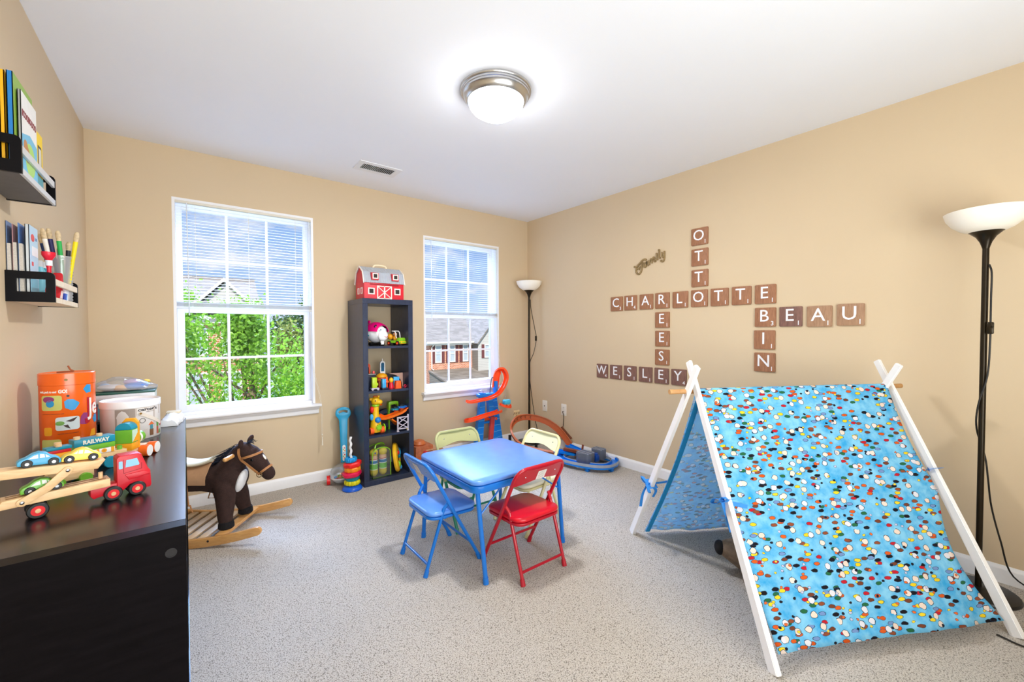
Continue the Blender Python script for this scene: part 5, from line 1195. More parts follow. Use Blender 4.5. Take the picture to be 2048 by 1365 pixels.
# bridle
def band(pts, w_=0.007): b.sweep(spline(pts, 6, True), [(-w_, -0.0018), (w_, -0.0018), (w_, 0.0018), (-w_, 0.0018)], closed=True)
def hoop(c, axis, rx, ry, w_=0.0065):
    q = Vector(axis).to_track_quat('Z', 'Y').to_matrix()
    pts = [Vector(c)+q @ Vector((rx*math.cos(2*PI*k/24), ry*math.sin(2*PI*k/24), 0)) for k in range(24)]
    b.sweep(pts, [(-0.0018, -w_), (0.0018, -w_), (0.0018, w_), (-0.0018, w_)], closed=True, upv=Vector(axis))
b = MB(); hoop((0.188, 0, 0.368), (0.60, 0, -0.80), 0.044, 0.044); hoop((0.108, 0, 0.462), (0.25, 0, -0.97), 0.064, 0.061); hoop((0.072, 0, 0.470), (0.96, 0, 0.28), 0.060, 0.058)
for s_ in (-1, 1): b.sweep(spline([(0.085, s_*0.060, 0.445), (0.135, s_*0.053, 0.396), (0.172, s_*0.044, 0.356)], 5), [(-0.006, -0.0018), (0.006, -0.0018), (0.006, 0.0018), (-0.006, 0.0018)], upv=(0, s_, 0))
br_ = b.build('bridle', M_tanl, hr)
b = MB()
for s_ in (-1, 1):
    b.tube([Vector((0.176+0.015*math.cos(2*PI*k/20), s_*0.046, 0.352+0.015*math.sin(2*PI*k/20))) for k in range(20)], 0.0022, 8, closed=True)
    for q in ((0.085, 0.445), (0.158, 0.370), (0.196, 0.368)): b.sph((q[0], s_*0.053, q[1]), 0.0035, u=8, v=6)
b.build('metal_rings', mat('antique brass', (180, 150, 110), rough=0.25, metal=1.0), br_)
b = MB(); b.cyl((0.030, -0.125, 0.470), (0.030, 0.125, 0.470), 0.0125, n=18)
for s_ in (-1, 1): b.sph((0.030, s_*0.125, 0.470), 0.0125, u=14, v=8)
b.build('handle_dowel', M_rockw, hr)
def rz_(x): return (x+0.20)**2/3.2
for s_ in (-1, 1):
    top, bot = [], []
    for k in range(29):
        x = -0.60+0.835*k/28; bot.append((x, rz_(x))); top.append((x, rz_(x)+0.048))
    endr = [(0.235+0.024*math.cos(math.radians(a)), rz_(0.235)+0.024+0.024*math.sin(math.radians(a))) for a in range(-70, 80, 20)]
    endl = [(-0.60+0.024*math.cos(math.radians(a)), rz_(-0.60)+0.024+0.024*math.sin(math.radians(a))) for a in range(110, 260, 20)]
    b = MB(); b.flat([bot+endr+list(reversed(top))+endl], 0.022, T(0, s_*0.200+0.011, 0.0) @ RXZ, 0, 0.003); r_ = b.build('rocker', M_rockw, hr)
    b = MB(); b.cyl((-0.02, s_*0.2105, 0.042), (-0.02, s_*0.2125, 0.042), 0.006, n=16); b.build('bolt_hole', M_dark, r_)
for x, w_ in ((0.030, 0.050), (-0.400, 0.050)):
    b = MB(); b.box((x, 0, rz_(x)+0.039), (w_, 0.378, 0.020), bev=0.002); b.build('cross_board', M_rockw, hr)
for x in (-0.075, -0.140, -0.205, -0.270, -0.335):
    b = MB(); b.box((x, 0, 0.040), (0.042, 0.378, 0.014), bev=0.002); b.build('foot_slat', mat('pale varnished slat', (214, 184, 146), rough=0.35, vary=0.06), hr)

# ================================================================== floor toys by the shelf tower
M_tq = mat('turquoise plastic', (8, 150, 196), rough=0.3, vary=0.02)
M_redp = mat('bright red plastic', (224, 30, 34), rough=0.3, vary=0.02)
t = thing('push_toy', 'turquoise handled push popper with clear ball dome leaning by the shelf tower', 'push toy', (0.948, 3.405, 0), -12)
prof = [(-0.026, 0.16), (-0.026, 0.30), (-0.030, 0.44), (-0.034, 0.50), (-0.056, 0.535), (-0.056, 0.565), (-0.040, 0.590), (0.0, 0.600), (0.040, 0.590), (0.056, 0.565), (0.056, 0.535), (0.034, 0.50), (0.030, 0.44), (0.026, 0.30), (0.026, 0.16)]
prof = [(q.x, q.y) for q in spline([(x, z, 0) for x, z in prof], 4)]
hole = [(-0.030, 0.552), (-0.034, 0.566), (-0.020, 0.574), (0.0, 0.577), (0.020, 0.574), (0.034, 0.566), (0.030, 0.552), (0.0, 0.562)]
LM = T(0.030, 0.012, 0) @ RX(-8)
b = MB(); b.flat([prof, hole], 0.024, LM @ RXZ @ T(0, 0, -0.012), 0, 0.004); b.build('handle', M_tq, t)
b = MB(); b.flat([rrect(0.024, 0.125, 0.012, 6, 0.0, 0.235)], 0.002, LM @ RXZ @ T(0, 0, 0.012)); wp = b.build('bead_panel', mat('white printed panel', (232, 232, 226), rough=0.4), t)
b = MB()
for k, (x, z) in enumerate(((0.003, 0.275), (-0.005, 0.262), (0.005, 0.252), (-0.002, 0.236), (0.004, 0.222), (-0.005, 0.210), (0.002, 0.196))): b.sph((x, z, 0.0148), (0.0048, 0.0048, 0.002), k % 4, LM @ RXZ, u=10, v=6)
beadm = [mat('bead red', (216, 50, 60), rough=0.3), mat('bead green', (140, 196, 50), rough=0.3), mat('bead orange', (240, 150, 50), rough=0.3), mat('bead blue', (60, 140, 200), rough=0.3)]
b.build('panel_beads', beadm, wp)
M_clr = clear('clear dome plastic', (244, 248, 250), 0.10, 0.03, haze=0.06)
b = MB(); pr = [(0.078*math.sin(math.radians(a)), 0.0, 0.078*math.cos(math.radians(a))) for a in range(0, 181, 9)]
b.sph((0.0, 0, 0.082), 0.078, u=28, v=18); b.build('clear_dome', M_clr, t, angle=180)
b = MB(); b.lathe([(0.072, 0.052), (0.079, 0.060), (0.0795, 0.066), (0.074, 0.060), (0.060, 0.036), (0.040, 0.020), (0.0, 0.014)], 32); b.build('white_cradle', mat('white plastic cradle', (236, 236, 240), rough=0.3), t)
b = MB(); rnd = random.Random(5)
for k in range(16):
    a = rnd.uniform(0, 6.28); r_ = 0.05*math.sqrt(rnd.random()); b.sph((r_*math.cos(a), r_*math.sin(a), 0.044+0.012*(k % 3)+0.1*r_*r_/0.05), 0.0125, k % 4, u=12, v=8)
b.build('popping_balls', beadm, t)
for s_ in (-1, 1):
    b = MB(); b.cyl((s_*0.076, 0.02, 0.036), (s_*0.100, 0.02, 0.036), 0.036, n=28); b.build('wheel', M_redp, t)
t = thing('stacking_rings', 'stack of rainbow gear rings on a white spiral post beside the shelf tower', 'stacking toy', (0.984, 3.232, 0))
def gear(nm, r, z0, z1, teeth, m, dx, dy, tilt=0.0, scal=0.06):
    n = teeth*6; L = []
    for z, k in ((z0, 0.88), (z0+(z1-z0)*0.25, 1.0), (z0+(z1-z0)*0.75, 1.0), (z1, 0.86)):
        L.append([Vector((r*k*(1+scal*math.cos(teeth*2*PI*j/n))*math.cos(2*PI*j/n), r*k*(1+scal*math.cos(teeth*2*PI*j/n))*math.sin(2*PI*j/n), z-(z0+z1)/2)) for j in range(n)])
    inner = [[Vector((0.020*math.cos(2*PI*j/n), 0.020*math.sin(2*PI*j/n), z-(z0+z1)/2)) for j in range(n)] for z in (z1, z0)]
    M = T(dx, dy, (z0+z1)/2) @ RY(tilt)
    b = MB(); b.ring([[M @ p for p in lp] for lp in L+inner], closed_v=True); return b.build(nm, m, t, angle=40)
b = MB(); b.lathe([(0, 0), (0.070, 0), (0.074, 0.006), (0.072, 0.016), (0.060, 0.028), (0.024, 0.044), (0, 0.046)], 36); b.build('base', mat('royal blue plastic', (14, 88, 200), rough=0.3), t)
gear('ring', 0.056, 0.040, 0.073, 14, mat('yellow lime plastic', (214, 206, 20), rough=0.3), 0.0, 0.0, 2)
gear('ring', 0.052, 0.073, 0.106, 3, mat('teal plastic', (12, 140, 160), rough=0.3), 0.002, 0, -3, 0.03)
gear('ring', 0.070, 0.106, 0.142, 5, mat('magenta red plastic', (216, 14, 74), rough=0.3), -0.003, 0, -4, 0.05)
gear('ring', 0.059, 0.142, 0.178, 10, mat('golden orange plastic', (248, 152, 26), rough=0.3), 0.004, 0, -3, 0.04)
gear('ring', 0.064, 0.178, 0.214, 6, mat('scarlet plastic', (240, 36, 36), rough=0.3), 0.004, 0, -5, 0.07)
gear('ring', 0.044, 0.216, 0.248, 22, mat('azure plastic', (10, 146, 216), rough=0.3), -0.008, 0, -2, 0.03)
b = MB(); L = []
for k in range(60):
    z = 0.03+0.375*k/59; a = 2*PI*7*k/59; L.append([Vector((-0.006-0.02*(z-0.2), 0, z))+Vector((0.0095*math.cos(j*2*PI/12)+0.0035*math.cos(a), 0.0095*math.sin(j*2*PI/12)+0.0035*math.sin(a), 0)) for j in range(12)])
b.ring(L, cap0=True, cap1=True); b.build('spiral_post', mat('white twisted post', (236, 236, 240), rough=0.3), t)

# ================================================================== toys in the shelf tower (front edge y=3.20)
def flz(k): return SZ[k]+0.0003
# toy barn on top
M_barn = mat('barn red painted wood', (214, 34, 52), rough=0.45, vary=0.05); M_white = mat('white barn trim', (240, 232, 222), rough=0.5)
def corr_mat():
    m = mat('grey corrugated roof paint', (172, 178, 188), rough=0.4, vary=0.04); return m
BX0, BX1, BY0 = 1.092, 1.428, 3.252
t = thing('toy_barn', 'red toy barn with grey corrugated roof on top of the shelf tower', 'toy barn', ((BX0+BX1)/2, BY0+0.10, TH+0.0005))
bw = BX1-BX0
side = [(-0.10, 0), (0.10, 0), (0.10, 0.132), (0.072, 0.212), (0, 0.256), (-0.072, 0.212), (-0.10, 0.132)]
b = MB(); b.flat([side], bw-0.012, T(-(bw-0.012)/2, 0, 0) @ Matrix(((0, 0, 1, 0), (1, 0, 0, 0), (0, 1, 0, 0), (0, 0, 0, 1))), 0, 0.001); b.build('barn_body', M_barn, t)
b = MB()
for (y0, z0), (y1, z1) in (((-0.104, 0.128), (-0.075, 0.214)), ((-0.075, 0.214), (0, 0.260)), ((0, 0.260), (0.075, 0.214)), ((0.075, 0.214), (0.104, 0.128))):
    n = 180; d = Vector((0, y1-y0, z1-z0)); nn = Vector((0, -d.z, d.y)).normalized()
    if nn.z < 0: nn = -nn
    A = [Vector((-bw/2+bw*k/n, y0, z0))+nn*(0.0017*math.sin(2*PI*k/9.0)+0.004) for k in range(n+1)]
    b.ring([A, [p+d for p in A]], closed_u=False)
thicken(b.bm, 0.003); b.build('corrugated_roof', corr_mat(), t)
b = MB()
for x in (-bw/2, bw/2):
    for (y0, z0), (y1, z1) in (((-0.108, 0.122), (-0.076, 0.216)), ((-0.076, 0.216), (0, 0.263)), ((0, 0.263), (0.076, 0.216)), ((0.076, 0.216), (0.108, 0.122))): b.sweep([(x, y0, z0), (x, y1, z1)], [(-0.003, -0.004), (0.003, -0.004), (0.003, 0.005), (-0.003, 0.005)], upv=(0, 0, 1))
b.build('gable_trim', M_white, t)
def barnwin(x, z, s_, y, mframe=M_white, nm='window'):
    b = MB(); b.flat([rrect(s_, s_, 0.001, 1), list(reversed(rrect(s_*0.66, s_*0.66, 0.001, 1)))], 0.004, T(x, y, z) @ RXZ); o = b.build(nm, mframe, t)
    b = MB(); b.box((x, y-0.0006, z), (s_*0.68, 0.001, s_*0.68)); b.build('dark_opening', mat('dark barn opening', (50, 40, 38), rough=0.7), o); return o
barnwin(-0.107, 0.062, 0.052, -0.1008); barnwin(0.107, 0.066, 0.052, -0.1008)
for x in (-0.078, 0.088):
    b = MB(); b.flat([[(-0.094, 0.150), (-0.113, 0.152), (-0.113, 0.205), (-0.07, 0.214)]], 0.056, T(x-0.028, 0, 0) @ Matrix(((0, 0, 1, 0), (1, 0, 0, 0), (0, 1, 0, 0), (0, 0, 0, 1))), 0, 0.001); b.build('dormer', M_barn, t); barnwin(x, 0.181, 0.044, -0.1135)
b = MB(); b.flat([rrect(0.122, 0.106, 0.001, 1, 0, 0.055), list(reversed(rrect(0.106, 0.090, 0.001, 1, 0, 0.055)))], 0.003, T(0, -0.1003, 0) @ RXZ); b.box((0, -0.1018, 0.055), (0.010, 0.003, 0.10))
for s_ in (-1, 1):
    for u in (-1, 1):
        pass
    b.cyl((s_*0.054, -0.1012, 0.100), (0, -0.1012, 0.055), 0.0040, n=6); b.cyl((s_*0.054, -0.1012, 0.010), (0, -0.1012, 0.055), 0.0040, n=6)
b.build('crossed_doors', M_white, t); b = MB(); b.box((0, -0.102, 0.117), (0.235, 0.004, 0.008)); b.build('door_rail', mat('dark red rail', (150, 16, 34), rough=0.4), t)
for y in (-0.045, 0.03):
    b = MB(); b.flat([rrect(0.040, 0.05, 0.001, 1), list(reversed(rrect(0.026, 0.034, 0.001, 1)))], 0.004, T(-bw/2+0.0062, y, 0.066) @ Matrix(((0, 0, -1, 0), (-1, 0, 0, 0), (0, 1, 0, 0), (0, 0, 0, 1)))); b.build('window', M_white, t)
b = MB(); b.tube(spline([(-0.055, 0, 0.262), (-0.045, 0, 0.278), (-0.02, 0, 0.283), (0.02, 0, 0.283), (0.045, 0, 0.278), (0.055, 0, 0.262)], 5), 0.0075, 10); b.build('carry_handle', mat('cream plastic handle', (238, 220, 184), rough=0.4), t)

# row 1: pink plane, farm truck
M_pink = mat('hot pink plastic', (232, 16, 120), rough=0.25, coat=0.3); M_wplast = mat('glossy white plastic', (240, 240, 242), rough=0.25, coat=0.3); M_dkwin = mat('dark tinted window', (44, 20, 34), rough=0.15)
t = thing('toy_plane', 'chubby pink and white smiling toy plane on the top shelf of the tower', 'toy plane', (1.214, 3.315, flz(3)), 18)
b = MB(); b.lathe([(0.0, -0.078), (0.048, -0.066), (0.074, -0.036), (0.082, 0.0), (0.078, 0.03), (0.055, 0.08), (0.02, 0.11), (0.0, 0.115)], 32, 0, T(0, 0, 0.105) @ RX(-90)); b.build('lower_hull', M_wplast, t)
b = MB()
L = []
for i in range(13):
    y = -0.082+0.176*i/12; r_ = 0.083*math.sqrt(max(0.05, 1-((y-0.005)/0.12)**2))+0.0015
    L.append([Vector((r_*math.cos(math.radians(a)), y, 0.105+r_*1.04*math.sin(math.radians(a)))) for a in range(4, 177, 8)])
b.ring(L, closed_u=False); thicken(b.bm, -0.003); b.build('pink_canopy', M_pink, t)
b = MB(); b.sph((0.006, -0.072, 0.082), (0.047, 0.026, 0.045)); b.build('white_nose', M_wplast, t)
b = MB()
for x in (-0.042, 0.030): b.sph((x, -0.052 if x < 0 else -0.056, 0.150), (0.021, 0.012, 0.019), u=16, v=10)
b.build('windows', M_dkwin, t)
for x in (-0.026, 0.026):
    b = MB(); b.sph((x, -0.076, 0.128), (0.012, 0.008, 0.010), u=14, v=8); e = b.build('eye', M_wplast, t); b = MB(); b.sph((x+0.002, -0.0845, 0.129), (0.005, 0.003, 0.006), u=12, v=8); b.build('pupil', mat('teal pupil', (20, 120, 150), rough=0.2), e)
b = MB(); b.tube(spline([(0.002, -0.096, 0.076), (0.02, -0.097, 0.070), (0.038, -0.090, 0.076), (0.044, -0.086, 0.082)], 5), 0.0022, 6); b.build('smile', m_('smile red', (190, 40, 60)), t)
b = MB(); b.box((0, -0.070, 0.028), (0.030, 0.014, 0.036), bev=0.004); b.cyl((-0.022, -0.06, 0.015), (0.022, -0.06, 0.015), 0.0148, n=20, mi=1); b.cyl((-0.05, 0.02, 0.015), (0.05, 0.02, 0.015), 0.0148, n=20, mi=1); b.build('landing_gear', [M_wplast, M_rub], t)
b = MB()
for s_ in (-1, 1): b.sph((s_*0.078, 0.02, 0.085), (0.028, 0.030, 0.009), u=16, v=8)
b.build('wings', mat('teal plastic wing', (24, 130, 140), rough=0.3), t)
b = MB(); b.sph((0, 0.09, 0.175), (0.009, 0.022, 0.032)); b.build('tail_fin', M_pink, t)
t = thing('toy_farm_truck', 'small green and yellow toy farm truck with driver beside the pink plane', 'toy truck', (1.375, 3.300, flz(3)), -60)
M_lime = mat('lime green plastic', (136, 200, 40), rough=0.3); M_ylw = mat('golden yellow plastic', (244, 190, 36), rough=0.3)
b = MB(); b.box((0.048, 0, 0.045), (0.05, 0.062, 0.038), bev=0.010, mi=0); b.box((0.052, 0, 0.024), (0.056, 0.070, 0.022), bev=0.006, mi=1); b.box((-0.03, 0, 0.030), (0.085, 0.056, 0.022), bev=0.004, mi=0); b.build('truck_body', [M_lime, M_ylw], t)
for x, y in ((0.040, -0.036), (0.040, 0.036), (-0.045, -0.036), (-0.045, 0.036)):
    wheel(t, x, y, 0.0185, 0.018, 0.012, M_redp, M_ylw, 'wheel', -1 if y < 0 else 1)
b = MB(); b.tube(spline([(0.020, -0.026, 0.06), (0.010, -0.026, 0.110), (-0.02, -0.026, 0.118)], 4), 0.004, 8); b.tube(spline([(0.020, 0.026, 0.06), (0.010, 0.026, 0.110), (-0.02, 0.026, 0.118)], 4), 0.004, 8); b.box((-0.010, 0, 0.119), (0.03, 0.058, 0.006), bev=0.002); b.build('roll_bar', M_wplast, t)
b = MB(); b.sph((-0.012, 0, 0.060), (0.016, 0.018, 0.022), 1); b.sph((-0.012, 0, 0.092), 0.016, 0); b.build('driver_figure', [mat('toy skin tone', (232, 170, 120), rough=0.5), M_tora], t)
b = MB(); b.sph((-0.060, 0, 0.072), (0.026, 0.026, 0.026)); b.build('yellow_load', M_tora, t)

# row 2
z2 = flz(2)
def simple(nm, label, cat, x, y, z, parts, rz=0, group=None):
    t = thing(nm, label, cat, (x, y, z), rz, group)
    for pn, m, fn in parts:
        b = MB(); fn(b); b.build(pn, m, t)
    return t
M_lgrn = mat('chartreuse plastic', (186, 214, 40), rough=0.35); M_sky2 = mat('sky blue plastic', (70, 172, 232), rough=0.3); M_or2 = mat('vivid orange plastic', (246, 96, 34), rough=0.3); M_lilac = mat('lilac grey plastic', (196, 190, 206), rough=0.35)
simple('toy_train_car', 'chartreuse toy rail car on grey wheels at the left of the tower\'s second shelf', 'toy train', 1.170, 3.262, z2, [('car_body', M_lgrn, lambda b: (b.box((0, 0, 0.060), (0.038, 0.05, 0.082), bev=0.004), b.box((0.024, 0, 0.045), (0.012, 0.03, 0.020), bev=0.003))), ('chassis', M_lilac, lambda b: (b.box((0.005, 0, 0.014), (0.056, 0.05, 0.010), bev=0.002), [b.cyl((x, -0.027, 0.010), (x, 0.027, 0.010), 0.0098, n=16) for x in (-0.016, 0.026)]))], -4)
simple('toy_workbench', 'dark toy workbench with grey top at the back left of the tower\'s second shelf', 'toy', 1.165, 3.36, z2, [('bench_top', mat('grey bench top', (150, 152, 150), rough=0.4), lambda b: b.box((0, 0, 0.120), (0.085, 0.09, 0.008), bev=0.002)), ('bench_body', mat('navy plastic', (28, 36, 60), rough=0.4), lambda b: b.box((0, 0, 0.058), (0.07, 0.08, 0.114), bev=0.004))])
simple('toy_arch', 'dark orange toy arch on the workbench in the tower', 'toy', 1.150, 3.36, z2+0.1248, [('arch', mat('burnt orange plastic', (196, 70, 30), rough=0.35), lambda b: b.flat([[(-0.022, 0), (-0.024, 0.05)]+[(0.024*math.cos(math.radians(a)), 0.058+0.026*math.sin(math.radians(a))) for a in range(170, 5, -15)]+[(0.022, 0.0), (0.011, 0.0), (0.010, 0.05), (0, 0.058), (-0.010, 0.05), (-0.011, 0)]], 0.03, T(0, 0.015, 0) @ RXZ, 0, 0.002))])
simple('toy_block', 'coral pink toy block on the right end of the toy workbench', 'toy block', 1.192, 3.33, z2+0.1248, [('block', mat('coral plastic', (244, 90, 90), rough=0.3), lambda b: b.box((0, 0, 0.011), (0.016, 0.018, 0.022), RY(0), bev=0.003))])
simple('toy_burger', 'toy burger with golden bun behind the blocks on the tower\'s second shelf', 'toy food', 1.262, 3.335, z2+0.062, [('bun_top', mat('toast yellow plastic', (232, 160, 24), rough=0.4), lambda b: b.lathe([(0, 0.062), (0.022, 0.060), (0.040, 0.048), (0.046, 0.034), (0.044, 0.027), (0, 0.027)], 28)), ('filling', mat('burger red', (206, 50, 56), rough=0.4), lambda b: b.lathe([(0, 0.026), (0.045, 0.026), (0.047, 0.021), (0.044, 0.017), (0, 0.016)], 28)), ('bun_bottom', mat('toast orange plastic', (226, 130, 40), rough=0.4), lambda b: b.lathe([(0, 0.016), (0.044, 0.016), (0.044, 0.006), (0.036, 0.0), (0, 0.0)], 28))])
simple('toy_stand', 'brown toy box under the toy burger', 'toy', 1.262, 3.335, z2, [('stand', mat('rust plastic', (176, 66, 36), rough=0.4), lambda b: b.box((0, 0, 0.0305), (0.075, 0.075, 0.061), bev=0.004))])
simple('toy_clock_tower', 'tall white and blue arched toy tower at the back of the tower\'s second shelf', 'toy', 1.300, 3.42, z2, [('white_frame', M_wplast, lambda b: b.flat([[(-0.022, 0), (-0.022, 0.195)]+[(0.022*math.cos(math.radians(a)), 0.195+0.024*math.sin(math.radians(a))) for a in range(170, 5, -15)]+[(0.022, 0.195), (0.022, 0)], [(-0.014, 0.13), (0.014, 0.13), (0.014, 0.190)]+[(0.014*math.cos(math.radians(a)), 0.190+0.015*math.sin(math.radians(a))) for a in range(10, 175, 15)]+[(-0.014, 0.190)]], 0.02, T(0, 0.01, 0) @ RXZ, 0, 0.002)), ('blue_panel', mat('deep teal plastic', (20, 90, 130), rough=0.3), lambda b: b.box((0, 0.004, 0.165), (0.028, 0.006, 0.074))), ('finial', M_wplast, lambda b: b.cyl((0, 0, 0.218), (0, 0, 0.238), 0.004, 0.002, n=10))])
simple('toy_block_tower', 'sky blue and orange stacked toy block in front of the toy burger', 'toy block', 1.252, 3.252, z2, [('blue_half', M_sky2, lambda b: b.box((-0.008, 0, 0.050), (0.030, 0.04, 0.070), bev=0.003)), ('orange_half', M_or2, lambda b: (b.cyl((0.017, 0, 0.052), (0.017, 0, 0.098), 0.0115, n=18), b.sph((0.016, -0.008, 0.060), (0.017, 0.014, 0.013)), b.box((0.018, -0.004, 0.026), (0.010, 0.014, 0.044), bev=0.002))), ('dark_base', mat('navy plastic', (28, 36, 60), rough=0.4), lambda b: b.box((0, 0, 0.0075), (0.05, 0.045, 0.015), bev=0.002))])
simple('toy_figure', 'yellow and red toy figure standing between the blue and orange blocks', 'toy figure', 1.312, 3.262, z2, [('red_body', M_stred, lambda b: b.lathe([(0, 0), (0.020, 0), (0.022, 0.01), (0.014, 0.05), (0.0, 0.055)], 20)), ('yellow_head', M_ylw, lambda b: b.sph((0, 0, 0.068), (0.018, 0.018, 0.022)))])
simple('toy_bin', 'orange open toy bin at the front of the tower\'s second shelf', 'toy', 1.356, 3.232, z2, [('bin_body', M_or2, lambda b: b.flat([[(-0.024, 0), (0.024, 0), (0.019, 0.064), (-0.019, 0.064)]], 0.04, T(0, 0.02, 0) @ RXZ, 0, 0.003))])
simple('toy_board', 'sky blue toy panel standing behind the orange bin', 'toy', 1.362, 3.277, z2, [('panel', M_sky2, lambda b: b.flat([[(-0.026, 0), (0.026, 0), (0.022, 0.092), (-0.026, 0.094)]], 0.024, T(0, 0.012, 0) @ RXZ, 0, 0.003))])
simple('toy_tunnel', 'dark toy tunnel with tan corner at the right of the tower\'s second shelf', 'toy', 1.392, 3.332, z2, [('tan_wall', mat('tan fibreboard', (186, 146, 130), rough=0.7), lambda b: b.flat([[(-0.072, 0.118), (0.046, 0.118), (0.046, 0.0)]+[(-0.060+0.100*math.cos(math.radians(a)), 0.0+0.113*math.sin(math.radians(a))) for a in range(0, 91, 10)]], 0.012, T(0, 0.0, 0) @ RXZ)), ('tunnel_mouth', mat('charcoal plastic', (40, 38, 44), rough=0.5), lambda b: b.flat([[(-0.072, 0), (0.0395, 0)]+[(-0.0605+0.1*math.cos(math.radians(a)), 0.0+0.1125*math.sin(math.radians(a))) for a in range(2, 97, 8)]+[(-0.072, 0.11)]], 0.05, T(0, 0.06, 0) @ RXZ))])
simple('toy_ring', 'small magenta red toy ring at the far right of the tower\'s second shelf', 'toy', 1.424, 3.245, z2, [('ring', m_('ring crimson', (206, 24, 60)), lambda b: b.tube([(0.0095*math.cos(2*PI*k/20), 0, 0.0135+0.0095*math.sin(2*PI*k/20)) for k in range(20)], 0.0038, 8, closed=True))])

# row 3: giraffe, ramp with trestle, cars
z3 = flz(1)
M_gir = mat('giraffe yellow plastic', (238, 186, 24), rough=0.35, vary=0.03)
t = thing('toy_giraffe', 'yellow toy giraffe with blue ball and orange wheels on the tower\'s third shelf', 'toy giraffe', (1.186, 3.275, z3))
b = MB(); b.lathe([(0, 0.012), (0.040, 0.014), (0.046, 0.04), (0.040, 0.09), (0.030, 0.130), (0, 0.135)], 28); b.build('body', M_gir, t)
b = MB(); b.lathe([(0.031, 0.125), (0.026, 0.16), (0.024, 0.222), (0, 0.224)], 24); b.build('neck', M_gir, t)
b = MB(); b.sph((0.0, 0, 0.262), (0.036, 0.034, 0.034)); b.sph((0.026, -0.014, 0.252), (0.026, 0.024, 0.020)); b.build('head', M_gir, t, fuse=0.004, smooth=3)
b = MB(); b.sph((-0.036, 0, 0.278), (0.014, 0.008, 0.012)); b.sph((0.030, 0.01, 0.292), (0.010, 0.007, 0.013)); b.build('ears', M_gir, t)
b = MB()
for x in (-0.012, 0.012): b.cyl((x, 0, 0.29), (x, 0, 0.306), 0.004, 0.005, n=10)
b.sph((0, 0.004, 0.296), (0.02, 0.014, 0.008)); b.build('horns', mat('orange brown plastic', (214, 110, 40), rough=0.4), t)
b = MB(); b.sph((-0.012, -0.031, 0.266), (0.005, 0.003, 0.007), u=12, v=8); b.build('eye', M_blk, t)
b = MB(); b.lathe([(0.024, 0.216), (0.032, 0.222), (0.030, 0.234), (0.022, 0.234)], 20); b.build('green_collar', M_lime, t)
b = MB(); b.sph((0.006, -0.034, 0.112), 0.024); b.build('blue_ball', mat('clear blue ball', (30, 130, 214), rough=0.15), t)
b = MB()
n = 60; b.ring([[Vector((0.010+0.021*(1+0.28*math.cos(9*2*PI*j/n))*math.cos(2*PI*j/n), y, 0.055+0.021*(1+0.28*math.cos(9*2*PI*j/n))*math.sin(2*PI*j/n))) for j in range(n)] for y in (-0.044, -0.054)], cap0=True, cap1=True); b.build('green_gear', M_lime, t)
for x in (-0.040, 0.044):
    b = MB(); b.cyl((x-0.014, -0.018, 0.027), (x+0.014, -0.018, 0.027), 0.0268, n=24); b.build('wheel', M_or2, t)
b = MB(); b.cyl((0.058, -0.01, 0.036), (0.066, -0.01, 0.036), 0.0355, n=28); b.build('green_side_wheel', M_lime, t)
b = MB(); b.sph((-0.034, -0.01, 0.195), (0.016, 0.018, 0.026)); b.build('red_ear_pad', M_redp, t); b = MB(); b.sph((-0.037, -0.012, 0.135), (0.015, 0.016, 0.026)); b.build('blue_paddle', M_sky2, t)
M_org = mat('track orange plastic', (246, 116, 26), rough=0.3, vary=0.02)
t = thing('toy_ramp_track', 'orange toy car ramp on a white trestle in the tower\'s third shelf', 'toy track', (1.36, 3.30, z3))
TRK = [(-0.022, 0.010), (-0.022, 0.0), (0.022, 0.0), (0.022, 0.010), (0.0195, 0.010), (0.0195, 0.0022), (-0.0195, 0.0022), (-0.0195, 0.010)]
pts = spline([(0.070, -0.058, 0.170), (0.040, -0.050, 0.150), (0.0, -0.045, 0.136), (-0.05, -0.03, 0.118), (-0.10, 0.0, 0.105), (-0.138, 0.045, 0.13), (-0.145, 0.07, 0.175), (-0.125, 0.085, 0.215), (-0.09, 0.09, 0.220)], 6)
b = MB(); b.sweep(pts, [(x*1.25, y*1.8) for x, y in TRK], upv=[Vector((0.0, -0.25, 1.0)) if i < len(pts)*0.6 else Vector((0.8, -0.3, 0.5)) for i in range(len(pts))]); b.build('orange_ramp', M_org, t)
b = MB(); b.sweep(spline([(-0.06, -0.035, 0.10), (-0.01, -0.02, 0.06), (0.03, 0.02, 0.03)], 6), [(x*1.1, y) for x, y in TRK], upv=(0, 0, 1)); b.build('lower_ramp', M_org, t)
b = MB(); b.tube(spline([(0.062, -0.080, 0.172), (0.080, -0.079, 0.185), (0.085, -0.079, 0.195)], 4), 0.005, 8); b.build('ramp_tip', M_org, t)
b = MB(); pr = 0.0065; YT = -0.088
for x in (-0.016, 0.072):
    b.box((x, YT, 0.060+0.008*(x > 0)), (0.011, 0.012, 0.120+0.016*(x > 0)), bev=0.001); b.box((x, YT, 0.004), (0.020, 0.018, 0.008), bev=0.001)
for z0, z1 in ((0.022, 0.072), (0.066, 0.118)):
    b.cyl((-0.016, YT, z0), (0.072, YT, z1), 0.0038, n=8); b.cyl((0.072, YT, z0), (-0.016, YT, z1), 0.0038, n=8)
for z in (0.022, 0.116): b.box((0.028, YT, z), (0.085, 0.009, 0.008))
b.build('white_trestle', M_lilac, t)
t = thing('toy_drum', 'large dark blue round toy behind the orange ramp in the tower', 'toy', (1.305, 3.40, z3)); b = MB(); b.lathe([(0.04, -0.035), (0.075, -0.035), (0.084, -0.02), (0.084, 0.02), (0.075, 0.035), (0.04, 0.035)], 36, 0, T(0, 0, 0.0845) @ RX(80)); b.build('tire', mat('midnight blue plastic', (20, 28, 56), rough=0.35), t)
